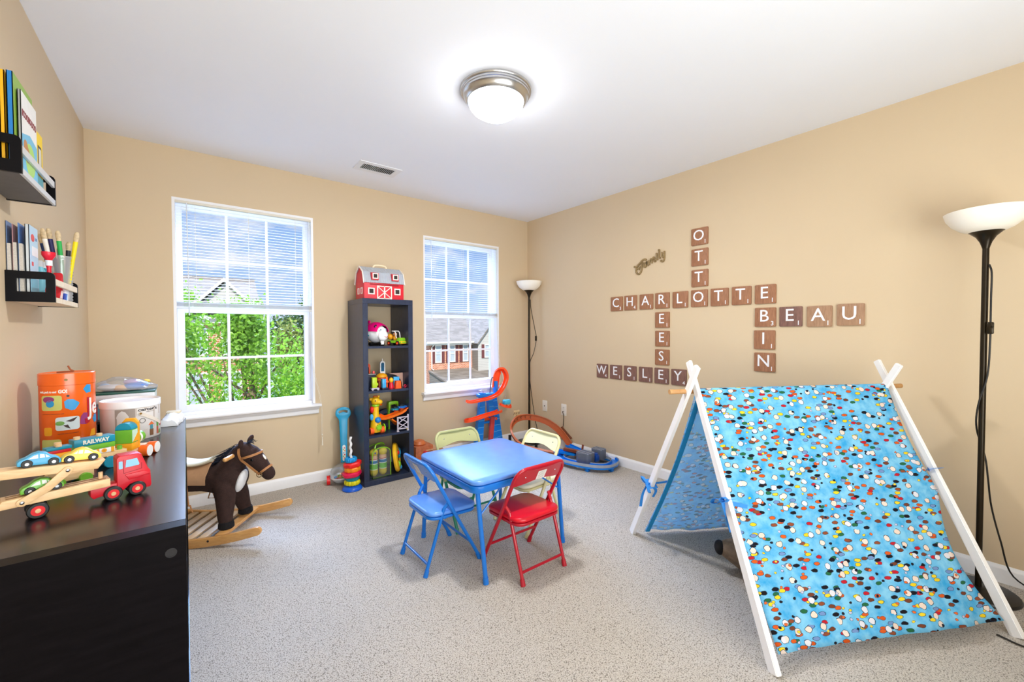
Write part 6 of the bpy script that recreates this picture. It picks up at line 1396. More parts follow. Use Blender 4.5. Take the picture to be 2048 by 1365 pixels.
b = MB(); b.cyl((0, -0.034, 0.0845), (0, 0.034, 0.0845), 0.042, n=24); b.build('hub', M_blk, t)
def tc(label, col, x, y, z, rz, roof):
    t = thing('toy_car', label, 'toy car', (x, y, z), rz, 'toy cars on the tower shelves')
    b = MB(); b.box((0, 0, 0.018), (0.075, 0.036, 0.018), bev=0.005); b.build('car_body', m_(label.split()[0]+' car plastic', col), t)
    b = MB(); b.box((-0.005, 0, 0.032), (0.038, 0.030, 0.014), bev=0.005); b.build('cabin', m_('dark cabin' if not roof else 'lime cabin', (30, 50, 60) if not roof else roof), t)
    for xx in (-0.024, 0.024):
        for yy in (-0.017, 0.017): wheel(t, xx, yy, 0.0092, 0.009, 0.006, M_redp if not roof else M_chrome, M_chrome, 'wheel', -1 if yy < 0 else 1)
tc('teal toy car parked on the orange ramp in the tower', (30, 130, 160), 1.352, 3.268, z3+0.158, 12, None)
tc('blue toy pickup at the ramp tip in the tower', (30, 110, 200), 1.402, 3.256, z3+0.172, 6, None)
t = thing('toy_garage_roof', 'lime green curved toy roof behind the cars in the tower\'s third shelf', 'toy', (1.362, 3.36, z3))
b = MB(); b.flat([[(-0.042, 0.155), (-0.042, 0.20)]+[(-0.026+0.016*math.cos(math.radians(a)), 0.216+0.016*math.sin(math.radians(a))) for a in range(180, 89, -15)]+[(0.026+0.016*math.cos(math.radians(a)), 0.216+0.016*math.sin(math.radians(a))) for a in range(90, -1, -15)]+[(0.042, 0.19), (0.032, 0.19), (0.030, 0.208), (-0.026, 0.204), (-0.030, 0.155)]], 0.05, T(0, 0.025, 0) @ RXZ, 0, 0.002); b.box((-0.036, 0.0, 0.078), (0.010, 0.03, 0.156)); b.build('roof_shell', M_lime, t)
t = thing('toy_key', 'yellow looped toy key hanging over the edge of the tower\'s third shelf', 'toy', (1.432, 3.212, z3), 10)
b = MB(); b.tube([(0.022+0.014*math.cos(2*PI*k/20), 0, 0.017+0.014*math.sin(2*PI*k/20)) for k in range(20)], 0.0032, 8, closed=True); b.box((-0.002, 0, 0.014), (0.020, 0.007, 0.007), bev=0.001); b.build('key_body', m_('key yellow', (240, 212, 20)), t)

# row 4: clear bag with two bolster dolls, steering wheel toy
z4 = flz(0)
t = thing('clear_toy_bag', 'clear vinyl bag with lime piping on the bottom shelf of the tower', 'bag', (1.214, 3.300, z4), 3)
b = MB()
for y in (-0.062, 0.062): b.tube([(x, y, z) for x, z in [(-0.076, 0.004), (0.076, 0.004), (0.076, 0.17)]+[(0.076*math.cos(math.radians(a)), 0.19+0.050*math.sin(math.radians(a))) for a in range(15, 170, 15)]+[(-0.076, 0.17)]], 0.0038, 8, closed=True)
b.tube([(x, y, z) for x, y, z in spline([(-0.05, -0.05, 0.235), (-0.03, -0.03, 0.262), (0.03, 0.0, 0.260), (0.06, 0.02, 0.235)], 5)], 0.006, 8)
b.build('lime_piping', M_lime, t)
b = MB(); L = [[Vector((x, y, z)) for x, z in [(-0.075, 0.004), (0.075, 0.004), (0.075, 0.17)]+[(0.075*math.cos(math.radians(a)), 0.19+0.049*math.sin(math.radians(a))) for a in range(15, 170, 15)]+[(-0.075, 0.17)]] for y in (-0.061, 0.061)]
b.ring(L, cap0=True, cap1=True); b.build('clear_panels', clear('clear vinyl', (240, 248, 240), 0.05, 0.08, haze=0.05), t)
bands = [(0.0, (230, 196, 60)), (0.052, (244, 240, 236)), (0.057, (120, 196, 80)), (0.098, (244, 240, 236)), (0.103, (40, 120, 190)), (0.126, (244, 240, 236)), (0.132, (196, 60, 100)), (0.138, (236, 180, 150))]
for k, x in enumerate((-0.038, 0.037)):
    d = thing('soft_doll', ('left' if k == 0 else 'right')+'hand striped yellow bolster doll inside the clear bag', 'soft toy', (1.214+x, 3.300, z4+0.0045), 0, 'striped bolster dolls in the clear bag')
    for j, (z0, col) in enumerate(bands):
        z1 = bands[j+1][0] if j+1 < len(bands) else 0.165
        rr = lambda z: 0.032*math.sqrt(max(0.05, 1-((0.03-z)/0.036)**2)) if z < 0.03 else 0.032-0.004*max(0, (z-0.1)/0.065)
        b = MB(); n = 5; b.lathe([(0.0, z0)]*(j == 0)+[(rr(z0+(z1-z0)*i/n), z0+(z1-z0)*i/n) for i in range(n+1)], 24); b.build('stripe_band', m_('doll band %d' % j, col, 0.8), d)
    b = MB(); b.sph((0, 0, 0.186), (0.034, 0.032, 0.034)); b.build('head', m_('doll yellow', (240, 208, 50), 0.8), d)
    if k == 0: b = MB(); b.lathe([(0, 0), (0.014, 0), (0.014, 0.004), (0, 0.004)], 20, 0, T(0, -0.030, 0.188) @ RX(90)); b.cyl((0, -0.034, 0.188), (0, -0.037, 0.188), 0.007, n=16, mi=1); b.build('flower_patch', [m_('doll amber', (246, 190, 60), 0.8), m_('doll blue', (40, 120, 170), 0.8)], d)
t = thing('toy_steering_wheel', 'yellow toy driving wheel standing on edge on the bottom shelf of the tower', 'toy', (1.366, 3.295, z4), 62)
Mw = T(0, 0, 0.1205) @ RX(82)
b = MB(); b.lathe([(0.118, -0.012), (0.120, 0.0), (0.112, 0.014), (0.075, 0.020), (0.070, 0.010), (0.100, -0.014)], 44, 0, Mw); b.build('yellow_rim', M_ylw, t)
b = MB(); b.cyl((0, 0, -0.014), (0, 0, 0.006), 0.082, n=36, M=Mw); b.build('maroon_dish', m_('maroon dish', (140, 30, 44)), t)
for nm, x, y, r_, m in (('red_button', -0.02, 0.04, 0.018, M_redp), ('lime_button', -0.030, -0.052, 0.028, M_lime), ('blue_button', 0.01, -0.090, 0.020, M_sky2), ('blue_bar', 0.085, 0.02, 0.022, M_sky2), ('teal_button', 0.02, 0.0, 0.018, M_tteal)):
    b = MB(); b.sph((x, y, 0.018), (r_, r_*(1.6 if nm == 'blue_bar' else 1), 0.014), M=Mw); b.build(nm, m, t)

# ================================================================== car track toys in the corner
M_tblue = mat('track blue plastic', (14, 126, 226), rough=0.28, vary=0.02); M_torg = mat('loop orange plastic', (250, 82, 34), rough=0.3, vary=0.02); M_rust = mat('rust orange plastic track', (190, 98, 58), rough=0.35, vary=0.04)
t = thing('toy_track_tower', 'blue toy car tower with orange loop and curved ramps below the right window', 'toy track', (2.42, 3.38, 0))
def tower_col(x0, x1, y, z0, z1, w0, w1, d):
    b = MB(); A = Vector((x0, y, z0)); B_ = Vector((x1, y, z1))
    b.sweep([A, B_], [(-w0/2, -d/2), (w0/2, -d/2), (w0/2, d/2), (-w0/2, d/2)], upv=(0, 1, 0), scale=[1.0, w1/w0]); 
    o = b.build('tower_column', M_tblue, t); b = MB(); n = 9
    for k in range(1, n):
        p = A.lerp(B_, k/n); b.box((p.x, y-d/2-0.001, p.z), (w0*(1+(w1/w0-1)*k/n)*0.96, 0.004, 0.006))
    b.build('rungs', mat('pale blue rung', (90, 176, 240), rough=0.3), o)
tower_col(-0.195, -0.130, 0.0, 0.0, 0.60, 0.085, 0.060, 0.05); tower_col(0.040, -0.045, 0.02, 0.0, 0.585, 0.070, 0.050, 0.05); tower_col(0.125, 0.045, 0.06, 0.0, 0.56, 0.075, 0.055, 0.04)
b = MB(); b.box((-0.08, 0.01, 0.575), (0.19, 0.07, 0.030), bev=0.004); b.box((-0.07, 0.02, 0.30), (0.19, 0.03, 0.020), bev=0.002); b.box((-0.04, 0.03, 0.05), (0.30, 0.12, 0.03), bev=0.004); b.box((0.035, 0.01, 0.64), (0.030, 0.045, 0.13), RY(0), bev=0.004); b.build('tower_deck', M_tblue, t)
TR2_ = [(-0.026, 0.010), (-0.026, -0.003), (0.026, -0.003), (0.026, 0.010), (0.0225, 0.010), (0.0225, 0.0), (-0.0225, 0.0), (-0.0225, 0.010)]
pts = [(-0.345, -0.045, 0.540), (-0.30, -0.060, 0.532), (-0.20, -0.060, 0.538), (-0.08, -0.055, 0.548), (0.02, -0.055, 0.580), (0.085, -0.055, 0.640), (0.135, -0.045, 0.72), (0.140, -0.030, 0.780), (0.110, -0.015, 0.825), (0.070, -0.002, 0.815), (0.045, 0.005, 0.760), (0.035, 0.010, 0.690), (0.030, 0.012, 0.640)]
P_ = spline(pts, 7); cen = Vector((0.03, -0.03, 0.74)); ups = []
for i, q in enumerate(P_):
    f = min(1, max(0, (i-24)/20)); dn = (cen-q).normalized(); ups.append((Vector((0, 0, 1))*(1-f)+dn*f).normalized())
b = MB(); b.sweep(P_, [(x*1.25, y*1.6) for x, y in TR2_], upv=ups); b.build('orange_loop', M_torg, t)
b = MB(); b.sweep(spline([(0.06, -0.03, 0.40), (-0.02, -0.06, 0.395), (-0.15, -0.075, 0.385), (-0.27, -0.07, 0.365), (-0.33, -0.05, 0.352), (-0.30, 0.0, 0.345), (-0.20, 0.03, 0.340), (-0.06, 0.04, 0.325), (0.06, 0.05, 0.31)], 6), [(x*1.15, y*2.0) for x, y in TR2_], upv=(0, 0, 1)); b.build('curved_ramp', M_torg, t)
b = MB(); b.sweep(spline([(0.05, -0.045, 0.470), (0.10, -0.060, 0.445), (0.165, -0.045, 0.430), (0.17, -0.02, 0.445)], 6), [(x*1.0, y*1.8) for x, y in TR2_], upv=(0, 0, 1)); b.build('side_chute', M_torg, t)
b = MB(); b.box((0.135, -0.045, 0.490), (0.075, 0.05, 0.045), bev=0.008); b.build('blue_pod', mat('aqua plastic', (70, 190, 226), rough=0.3), t)
b = MB(); b.box((-0.13, -0.01, 0.627), (0.075, 0.05, 0.006), bev=0.001); b.cyl((-0.13, -0.01, 0.588), (-0.13, -0.01, 0.626), 0.006, n=10); b.box((-0.13, -0.03, 0.64), (0.07, 0.003, 0.02)); b.build('clear_lookout', mat('pale lavender plastic', (190, 196, 226), rough=0.2), t)
b = MB(); b.tube(spline([(-0.04, 0.0, 0.59), (-0.030, 0.0, 0.68), (-0.018, 0.0, 0.735), (0.0, 0.0, 0.745)], 5), 0.005, 8); b.build('lift_arm', mat('slate plastic', (70, 80, 110), rough=0.3), t)
b = MB(); b.box((-0.05, -0.005, 0.20), (0.045, 0.03, 0.30), RY(6), bev=0.003); b.build('red_car_lift', mat('muted red plastic', (200, 70, 70), rough=0.4), t)

t = thing('toy_race_track', 'rust orange looping toy race track standing against the right wall', 'toy track', (2.70, 3.0, 0))
O2 = Vector((2.70, 3.0, 0))
pts = [Vector(p)-O2 for p in [(2.965, 2.84, 0.085), (2.955, 2.95, 0.185), (2.90, 3.06, 0.270), (2.80, 3.14, 0.322), (2.66, 3.19, 0.345), (2.53, 3.18, 0.325), (2.445, 3.13, 0.255), (2.455, 3.06, 0.165), (2.53, 2.99, 0.105), (2.62, 2.90, 0.075), (2.70, 2.80, 0.062)]]
P_ = spline(pts, 8); c0 = Vector((2.70, 2.98, 0.16))-O2
ups = [((c0-q).normalized()*0.8+Vector((0, 0, 0.45))).normalized() for q in P_]
b = MB(); b.sweep(P_, [(x*1.15, y*1.3) for x, y in TR2_], upv=ups); b.build('looping_track', M_rust, t)
b = MB(); b.sweep([Vector(p)-O2 for p in ((3.005, 2.86, 0.135), (2.985, 2.98, 0.235))], [(-0.012, -0.004), (0.012, -0.004), (0.012, 0.004), (-0.012, 0.004)], upv=(0, 0, 1)); b.build('track_guard', mat('dark brown plastic', (110, 60, 40), rough=0.4), t)
b = MB()
for k in range(5):
    for i0 in (28, 52):
        q = P_[i0+k*3]; u = ups[i0+k*3]; tdir = (P_[i0+k*3+1]-q).normalized(); s_ = tdir.cross(u)
        for sg in (-1, 1): b.sweep([q+u*0.002+s_*sg*0.014-tdir*0.006, q+u*0.002+tdir*0.006], [(-0.002, -0.0008), (0.002, -0.0008), (0.002, 0.0008), (-0.002, 0.0008)], upv=u)
b.build('printed_arrows', mat('dark umber print', (70, 46, 34), rough=0.6), t)
b = MB()
for p in ((2.46, 3.16, 0.0), (2.80, 3.16, 0.0)): b.box(Vector(p)-O2+Vector((0, 0, 0.10)), (0.022, 0.022, 0.20), bev=0.002); b.box(Vector(p)-O2+Vector((0, 0, 0.004)), (0.07, 0.06, 0.008), bev=0.002)
b.build('black_supports', M_blk, t)
b = MB(); b.box(Vector((2.575, 3.20, 0.395))-O2, (0.072, 0.004, 0.055), RZ(0)); b.box(Vector((2.575, 3.201, 0.360))-O2, (0.012, 0.006, 0.03)); si = b.build('track_sign', mat('straw plastic', (214, 186, 140), rough=0.5), t)
b = MB()
for k in range(3): b.tube([Vector((2.548+k*0.027+dx, 3.1975, 0.39+dz))-O2 for dx, dz in ((-0.010, -0.012), (-0.004, 0.014), (0.004, -0.008), (0.010, 0.014))], 0.0022, 5)
b.build('squiggle_print', mat('dark umber print', (70, 46, 34), rough=0.6), si)
t = thing('toy_track_booster', 'blue oval toy track booster with smoky grey housings on the carpet by the right wall', 'toy track', (2.83, 2.50, 0))
rx, ry = 0.165, 0.250
OV = [Vector((0.165*math.copysign(abs(math.cos(a))**0.75, math.cos(a)), 0.245*math.copysign(abs(math.sin(a))**0.75, math.sin(a)), 0.052)) for a in [2*PI*k/64 for k in range(64)]]
OV = [T(0, 0, 0) @ RZ(18) @ p for p in OV]
b = MB(); b.sweep(OV, [(-0.030, -0.020), (0.030, -0.020), (0.030, 0.012), (0.026, 0.012), (0.026, -0.010), (-0.026, -0.010), (-0.026, 0.012), (-0.030, 0.012)], closed=True, upv=(0, 0, 1)); b.build('oval_track', M_tblue, t)
b = MB(); b.sweep([p*1.0 for p in OV], [(0.0305, -0.004), (0.033, -0.004), (0.033, 0.020), (0.0305, 0.020)], closed=True, upv=(0, 0, 1)); b.sweep(OV, [(-0.033, -0.004), (-0.0305, -0.004), (-0.0305, 0.020), (-0.033, 0.020)], closed=True, upv=(0, 0, 1)); b.build('grey_side_wall', mat('pewter grey plastic', (158, 166, 180), rough=0.3), t)
b = MB()
for p in (OV[34], OV[46], OV[52], OV[20], OV[5]): b.box((p.x, p.y, 0.017), (0.034, 0.034, 0.034), bev=0.003)
b.build('feet', M_tblue, t)
M_smoke = mat('smoky grey plastic', (92, 98, 112), rough=0.2, vary=0.04)
for k, (x, y, w_, d, h) in enumerate(((-0.075, -0.045, 0.13, 0.15, 0.085), (0.105, -0.045, 0.10, 0.13, 0.085))):
    b = MB(); b.flat([rrect(w_, d, 0.045, 7)], h, T(x, y, 0.055) @ RZ(18), 0, 0.004); o = b.build('booster_housing', M_smoke, t)
    b = MB()
    for f in (-0.3, 0.0, 0.3): b.box((x+f*w_, y, 0.055+h+0.001), (0.004, d*0.9, 0.004), T(0, 0, 0))
    b.build('housing_ribs', mat('pale smoke rib', (150, 156, 168), rough=0.3), o)
b = MB(); b.box((0.015, -0.085, 0.080), (0.05, 0.05, 0.06), bev=0.006); b.cyl((0.015, -0.085, 0.11), (0.015, -0.085, 0.122), 0.022, n=20); b.build('motor_hub', mat('cobalt plastic', (16, 70, 160), rough=0.3), t)
b = MB()
b.sweep([(-0.02, 0.12, 0.070), (-0.10, 0.33, 0.075)], [(-0.032, -0.008), (0.032, -0.008), (0.032, 0.014), (0.027, 0.014), (0.027, 0.0), (-0.027, 0.0), (-0.027, 0.014), (-0.032, 0.014)], upv=(0, 0, 1)); b.sweep([(0.09, 0.16, 0.070), (0.10, 0.34, 0.085)], [(-0.032, -0.008), (0.032, -0.008), (0.032, 0.014), (0.027, 0.014), (0.027, 0.0), (-0.027, 0.0), (-0.027, 0.014), (-0.032, 0.014)], upv=(0, 0, 1)); b.build('launch_ramps', M_tblue, t)
b = MB(); b.sweep([(0.0, 0.06, 0.098), (-0.05, 0.24, 0.100)], [(-0.018, -0.012), (0.018, -0.012), (0.018, 0.012), (-0.018, 0.012)], upv=(0, 0, 1)); b.box((0.05, 0.12, 0.125), (0.006, 0.02, 0.06), RY(10)); b.build('brown_flipper', mat('chestnut plastic', (130, 62, 36), rough=0.35), t)
t = thing('toy_village_set', 'brown and orange toy building set on the carpet just right of the shelf tower', 'toy set', (1.66, 3.40, 0))
M_clay = mat('clay brown plastic', (186, 104, 66), rough=0.45, vary=0.2, vscale=40); M_sand = mat('sandstone print', (206, 160, 124), rough=0.5, vary=0.3, vscale=50)
b = MB(); b.box((-0.02, 0.0, 0.10), (0.17, 0.14, 0.20), bev=0.01); b.build('brick_block', M_clay, t)
b = MB(); b.lathe([(0, 0.205), (0.055, 0.2), (0.06, 0.21), (0.045, 0.235), (0.0, 0.25)], 20, 0, T(-0.04, 0, 0)); b.build('domed_top', mat('ochre plastic', (206, 112, 60), rough=0.4), t)
b = MB(); b.box((0.10, -0.01, 0.075), (0.14, 0.12, 0.15), bev=0.01); b.box((0.07, -0.02, 0.155), (0.16, 0.11, 0.012), bev=0.003); b.build('stone_block', M_sand, t)
b = MB(); b.box((0.0, -0.09, 0.045), (0.16, 0.05, 0.09), RY(0), bev=0.012); b.build('orange_base', M_or2, t)
b = MB(); b.box((-0.02, -0.086, 0.135), (0.03, 0.03, 0.04), bev=0.004); b.build('crimson_piece', M_stred, t)

# ================================================================== outside the windows (the room is one floor up)
GZ = -3.1
def tex_mat(name, kind):
    m = bpy.data.materials.new(name); m.use_nodes = True; t = m.node_tree; b = t.nodes['Principled BSDF']; b.inputs['Roughness'].default_value = 0.9; b.inputs['Specular IOR Level'].default_value = 0.1
    co = N(t, 'ShaderNodeTexCoord'); sp = N(t, 'ShaderNodeSeparateXYZ'); cb = N(t, 'ShaderNodeCombineXYZ'); t.links.new(co.outputs['Object'], sp.inputs[0])
    ad = N(t, 'ShaderNodeMath', operation='ADD'); t.links.new(sp.outputs[0], ad.inputs[0]); t.links.new(sp.outputs[1], ad.inputs[1]); az = N(t, 'ShaderNodeMath', operation='ADD'); az.inputs[1].default_value = 30.0; ax_ = N(t, 'ShaderNodeMath', operation='ADD'); ax_.inputs[1].default_value = 60.0
    t.links.new(sp.outputs[2], az.inputs[0]); t.links.new(ad.outputs[0], ax_.inputs[0]); t.links.new(ax_.outputs[0], cb.inputs[0]); t.links.new(az.outputs[0], cb.inputs[1])
    br = N(t, 'ShaderNodeTexBrick'); t.links.new(cb.outputs[0], br.inputs['Vector']); br.inputs['Scale'].default_value = 1.0
    if kind == 'brick':
        br.inputs['Brick Width'].default_value = 0.24; br.inputs['Row Height'].default_value = 0.085; br.inputs['Mortar Size'].default_value = 0.011
        br.inputs['Color1'].default_value = (*lin((176, 98, 66)), 1); br.inputs['Color2'].default_value = (*lin((206, 136, 100)), 1); br.inputs['Mortar'].default_value = (*lin((214, 196, 178)), 1)
    elif kind == 'shingle':
        br.inputs['Brick Width'].default_value = 0.55; br.inputs['Row Height'].default_value = 0.075; br.inputs['Mortar Size'].default_value = 0.004
        br.inputs['Color1'].default_value = (*lin((122, 113, 102)), 1); br.inputs['Color2'].default_value = (*lin((146, 136, 124)), 1); br.inputs['Mortar'].default_value = (*lin((72, 67, 63)), 1)
    else:
        br.inputs['Brick Width'].default_value = 40; br.inputs['Row Height'].default_value = 0.14; br.inputs['Mortar Size'].default_value = 0.010
        c = (190, 187, 180) if kind == 'siding' else (146, 139, 130)
        br.inputs['Color1'].default_value = (*lin(c), 1); br.inputs['Color2'].default_value = (*lin(c), 1); br.inputs['Mortar'].default_value = (*lin(tuple(v*0.8 for v in c)), 1)
    t.links.new(br.outputs['Color'], b.inputs['Base Color']); return m
M_brick, M_shing, M_side, M_sideg = tex_mat('red brick', 'brick'), tex_mat('grey shingles', 'shingle'), tex_mat('white siding', 'siding'), tex_mat('greige siding', 'greige')
M_gut = mat('white gutter', (228, 224, 216), rough=0.5); M_shut = mat('maroon shutter', (110, 62, 60), rough=0.5, vary=0.05); M_pane = mat('house window pane', (170, 182, 190), rough=0.08, spec=0.8, vary=0.1, vscale=3)
b = MB(); b.box((8, 42, GZ-0.05), (120, 76, 0.1)); struct(b.build('ground', mat('grass ground', (124, 124, 104), rough=0.95, vary=0.25, vscale=1.5)))
def slab(nm, quad_, m, par, th=0.12):
    b = MB(); b.quad([Vector(q) for q in quad_]); thicken(b.bm, th); return b.build(nm, m, par)
def hwin(par, x0, x1, z0, z1, y, shut=True, sw=0.30):
    b = MB(); w, h = x1-x0, z1-z0; cx, cz = (x0+x1)/2, (z0+z1)/2
    b.flat([rrect(w, h, 0.005, 1), list(reversed(rrect(w-0.14, h-0.14, 0.005, 1)))], 0.08, T(cx, y, cz) @ RXZ); b.box((cx, y-0.03, cz), (w-0.1, 0.05, 0.05))
    o = b.build('window', M_gut, par); b = MB(); b.box((cx, y-0.01, cz), (w-0.12, 0.02, h-0.12)); b.build('pane', M_pane, o)
    if shut:
        for s_ in (-1, 1):
            b = MB(); xc = cx+s_*(w/2+sw/2+0.02); b.box((xc, y-0.03, cz), (sw, 0.05, h+0.04))
            for k in range(14): b.box((xc, y-0.058, z0+h*(k+0.5)/14), (sw-0.08, 0.012, h/14*0.55))
            b.build('shutter', M_shut, par)
hB = thing('brick_townhouse', 'brick townhouse with grey shingle roof and maroon shutters seen through the right window', 'house', (0, 0, 0))
b = MB(); b.box((17.35, 32.0, -1.35), (4.3, 4.0, 3.3)); b.build('brick_wall', M_brick, hB)
b = MB(); b.box((17.35, 32.0, -3.05+0.0), (4.3, 4.0, 0.1)); b.build('foundation', M_sideg, hB)
slab('main_roof', [(14.9, 29.65, 0.36), (21.5, 29.65, 0.36), (21.5, 34.2, 2.62), (14.9, 34.2, 2.62)], M_shing, hB)
slab('main_roof', [(14.9, 38.7, 0.36), (21.5, 38.7, 0.36), (21.5, 34.2, 2.62), (14.9, 34.2, 2.62)], M_shing, hB)
b = MB(); b.flat([[(29.9, 0.30), (38.5, 0.30), (34.2, 2.5)]], 0.15, T(15.15, 0, 0) @ Matrix(((0, 0, 1, 0), (1, 0, 0, 0), (0, 1, 0, 0), (0, 0, 0, 1)))); b.build('gable_wall', M_side, hB)
b = MB(); b.box((17.2, 29.58, 0.34), (4.8, 0.14, 0.13)); b.box((17.2, 29.80, 0.22), (4.6, 0.30, 0.18)); b.build('gutter', M_gut, hB)
b = MB(); b.tube([(15.45, 29.58, 0.30), (15.50, 29.75, 0.12), (15.42, 29.93, -0.05), (15.42, 29.93, -1.75), (15.50, 29.75, -1.85)], 0.05, 8); b.build('downspout', M_gut, hB)
for x0, x1 in ((15.72, 16.30), (17.02, 17.58), (18.30, 18.86)): hwin(hB, x0, x1, -1.30, 0.12, 29.99, True, 0.26)
slab('porch_roof', [(15.15, 27.3, -2.50), (21.5, 27.3, -2.50), (21.5, 30.0, -1.86), (15.15, 30.0, -1.86)], M_shing, hB)
b = MB(); b.flat([[(27.45, GZ), (30.0, GZ), (30.0, -1.95), (27.45, -2.55)]], 0.15, T(15.22, 0, 0) @ Matrix(((0, 0, 1, 0), (1, 0, 0, 0), (0, 1, 0, 0), (0, 0, 0, 1)))); b.build('porch_side_wall', M_sideg, hB)
b = MB(); b.box((18.4, 27.5, -2.85), (6.3, 0.12, 0.5)); b.build('porch_front_wall', M_brick, hB); b = MB(); b.box((18.4, 27.22, -2.52), (6.3, 0.12, 0.12)); b.build('porch_gutter', M_gut, hB)
b = MB(); b.box((21.2, 30.1, -1.4), (3.8, 2.0, 3.5)); b.flat([[(-1.9, 0), (1.9, 0), (0, 2.2)]], 2.0, T(21.2, 31.1, 0.35) @ RXZ); b.build('wing_wall', M_side, hB)
b = MB(); b.box((19.29, 29.6, -1.3), (0.04, 0.98, 3.4)); b.build('wing_side_wall', M_sideg, hB)
slab('wing_roof', [(19.05, 28.85, 0.22), (21.2, 28.85, 2.72), (21.2, 34.0, 2.72), (19.05, 34.0, 0.22)], M_shing, hB, 0.10)
slab('wing_roof', [(23.35, 28.85, 0.22), (21.2, 28.85, 2.72), (21.2, 34.0, 2.72), (23.35, 34.0, 0.22)], M_shing, hB, 0.10)
hwin(hB, 19.90, 20.60, -1.0, 0.12, 29.09, True, 0.24)
hA = thing('brick_rowhouse', 'long brick row house with grey roof and white trimmed gable behind the leafy tree', 'house', (0, 0, 0))
b = MB(); b.box((-3.3, 25.0, -0.62), (11.8, 6.0, 4.9)); b.build('brick_wall', M_brick, hA)
slab('main_roof', [(-9.5, 21.6, 1.92), (2.75, 21.6, 1.92), (2.95, 26.0, 3.92), (-9.5, 26.0, 3.92)], M_shing, hA)
slab('main_roof', [(-9.5, 30.4, 1.92), (2.75, 30.4, 1.92), (2.95, 26.0, 3.92), (-9.5, 26.0, 3.92)], M_shing, hA)
b = MB(); b.flat([[(-1.05, 0), (1.05, 0), (0, 1.12)]], 0.3, T(1.36, 21.45, 2.20) @ RXZ); b.build('gable_wall', M_side, hA)
for s_ in (-1, 1): slab('gable_roof', [(1.36, 20.95, 3.42), (1.36+s_*1.20, 20.95, 2.14), (1.36+s_*1.20, 24.5, 2.14), (1.36, 24.5, 3.42)], M_gut, hA, 0.10)
b = MB(); b.box((-3.3, 21.52, 1.86), (12.2, 0.14, 0.14)); b.box((-3.3, 21.8, 1.70), (12.0, 0.4, 0.2)); b.build('gutter', M_gut, hA)
for x0 in (-2.4, 0.0, 1.2): hwin(hA, x0, x0+0.75, -1.9, -0.5, 21.99, False); hwin(hA, x0, x0+0.75, 0.2, 1.4, 21.99, False)
# trees
def leaf_mat(name, c1, c2):
    m = bpy.data.materials.new(name); m.use_nodes = True; t = m.node_tree; b = t.nodes['Principled BSDF']; b.inputs['Roughness'].default_value = 0.45
    co = N(t, 'ShaderNodeTexCoord'); nn = N(t, 'ShaderNodeTexWhiteNoise'); t.links.new(co.outputs['Object'], nn.inputs['Vector'])
    n2 = N(t, 'ShaderNodeTexNoise'); n2.inputs['Scale'].default_value = 6.0; t.links.new(co.outputs['Object'], n2.inputs['Vector'])
    rp = N(t, 'ShaderNodeValToRGB'); rp.color_ramp.elements[0].position = 0.3; rp.color_ramp.elements[1].position = 0.7
    rp.color_ramp.elements[0].color = (*lin(c1), 1); rp.color_ramp.elements[1].color = (*lin(c2), 1); t.links.new(n2.outputs['Fac'], rp.inputs[0]); t.links.new(rp.outputs[0], b.inputs['Base Color'])
    tr = N(t, 'ShaderNodeBsdfTranslucent'); t.links.new(rp.outputs[0], tr.inputs[0]); ms = N(t, 'ShaderNodeMixShader'); ms.inputs[0].default_value = 0.35
    o = t.nodes['Material Output']; t.links.new(b.outputs[0], ms.inputs[1]); t.links.new(tr.outputs[0], ms.inputs[2]); t.links.new(ms.outputs[0], o.inputs[0]); return m
M_bark = mat('grey brown bark', (120, 100, 84), rough=0.9, vary=0.25, vscale=12)
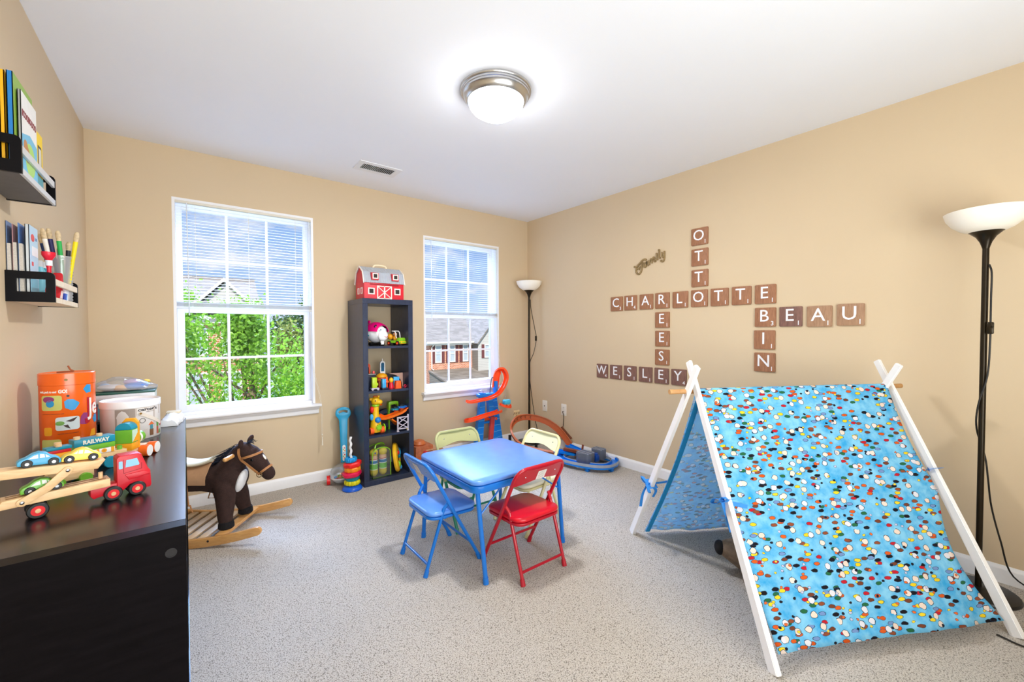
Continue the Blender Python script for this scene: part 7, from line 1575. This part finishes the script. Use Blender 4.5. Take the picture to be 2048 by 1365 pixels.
def tree(nm, label, loc, crown, n_cl, n_lf, size, m, seed, hgt, spread=0.2, group=None):
    """crown: list of (centre, radii) relative to the trunk foot"""
    rng = np.random.default_rng(seed); rnd = random.Random(seed)
    t = thing(nm, label, 'tree', loc, 0, group)
    cl = []
    for k in range(n_cl):
        c, r = crown[rnd.randrange(len(crown))]; d = Vector((rnd.gauss(0, 1), rnd.gauss(0, 1), rnd.gauss(0, 1))).normalized()*(rnd.random()**0.40)
        cl.append(Vector(c)+Vector((d.x*r[0], d.y*r[1], d.z*r[2])))
    b = MB(); top = Vector((0, 0, hgt*0.75)); b.tube(spline([(0, 0, 0), (0.03, 0.02, hgt*0.4), top], 5), max(0.05, hgt*0.016), 8, scale=[1.4-0.8*i/10 for i in range(11)])
    b.build('trunk', M_bark, t)
    b = MB()
    for k in range(0, n_cl, max(1, n_cl//26)):
        p0 = Vector((0.02, 0.01, hgt*(0.25+0.45*rnd.random()))); q = cl[k]; b.tube([p0, (p0+q)/2+Vector((0, 0, 0.10)), q], hgt*0.0052, 5, scale=[1.3, 0.9, 0.3])
    b.build('branches', M_bark, t)
    C_ = np.array([[c.x, c.y, c.z] for c in cl]); idx = rng.integers(0, n_cl, n_lf); P = C_[idx]+rng.normal(0, spread*0.5, (n_lf, 3))
    ax = rng.normal(0, 1, (n_lf, 3)); ax[:, 2] = -np.abs(ax[:, 2])*0.9-0.2; ax /= np.linalg.norm(ax, axis=1)[:, None]
    sd = np.cross(ax, rng.normal(0, 1, (n_lf, 3))); sd /= np.linalg.norm(sd, axis=1)[:, None]+1e-9; nr = np.cross(ax, sd)
    L = size*(0.7+0.6*rng.random((n_lf, 1))); W_ = L*0.30
    V = np.stack([P, P+ax*L*0.45+sd*W_+nr*L*0.10, P+ax*L, P+ax*L*0.45-sd*W_+nr*L*0.10], 1).reshape(-1, 3)
    F = []
    for k in range(n_lf): a = 4*k; F += [(a, a+1, a+2), (a, a+2, a+3)]
    me = bpy.data.meshes.new('foliage'); me.from_pydata(V.tolist(), [], F); me.materials.append(m); o = bpy.data.objects.new('foliage', me); C.objects.link(o); o.parent = t
    return t
M_leaf = leaf_mat('bright green leaves', (98, 146, 34), (150, 196, 62)); M_leafd = leaf_mat('dark green leaves', (44, 72, 34), (84, 110, 46)); M_leafo = leaf_mat('olive green leaves', (110, 124, 52), (150, 158, 80))
tree('leafy_tree', 'bright green leafy tree growing close outside the left window', (0.85, 8.0, GZ), [((-0.15, 0, 3.55), (1.25, 0.8, 1.0)), ((0.7, 0, 3.2), (0.8, 0.7, 1.0)), ((-0.95, 0, 4.3), (0.4, 0.4, 0.7)), ((0.3, -0.1, 2.6), (1.3, 0.8, 0.7)), ((-0.1, 0, 4.35), (0.25, 0.3, 0.5))], 420, 17000, 0.070, M_leaf, 11, 4.6, 0.24)
tree('evergreen_tree', 'dark evergreen tree standing beyond the leafy tree at the right of the left window', (5.75, 27.0, GZ), [((0, 0, 3.6), (1.0, 1.0, 2.6)), ((0.6, 0, 5.4), (0.8, 0.8, 1.6))], 160, 5200, 0.22, M_leafd, 5, 7.2, 0.5)
tree('olive_tree', 'olive green tree between the row house and the evergreen', (4.05, 22.6, GZ), [((0, 0, 3.0), (0.75, 0.8, 1.9))], 110, 3200, 0.18, M_leafo, 6, 4.6, 0.45)
for k, (x, y, w, h) in enumerate(((8.6, 48, 4.0, 6.5), (4.6, 54, 4.0, 6.6), (14.8, 50, 3.5, 8.0), (21.0, 56, 3.5, 7.0))):
    tree('distant_tree', ('distant bushy tree far beyond the row house, %s of four' % ('second from left', 'leftmost', 'third from left', 'rightmost')[k]), (x, y, GZ), [((0, 0, h*0.6), (w*0.5, w*0.5, h*0.42))], 90, 2200, 0.42, (M_leafd, M_leafo, M_leafd, M_leafo)[k], 20+k, h, 0.8, 'distant trees')
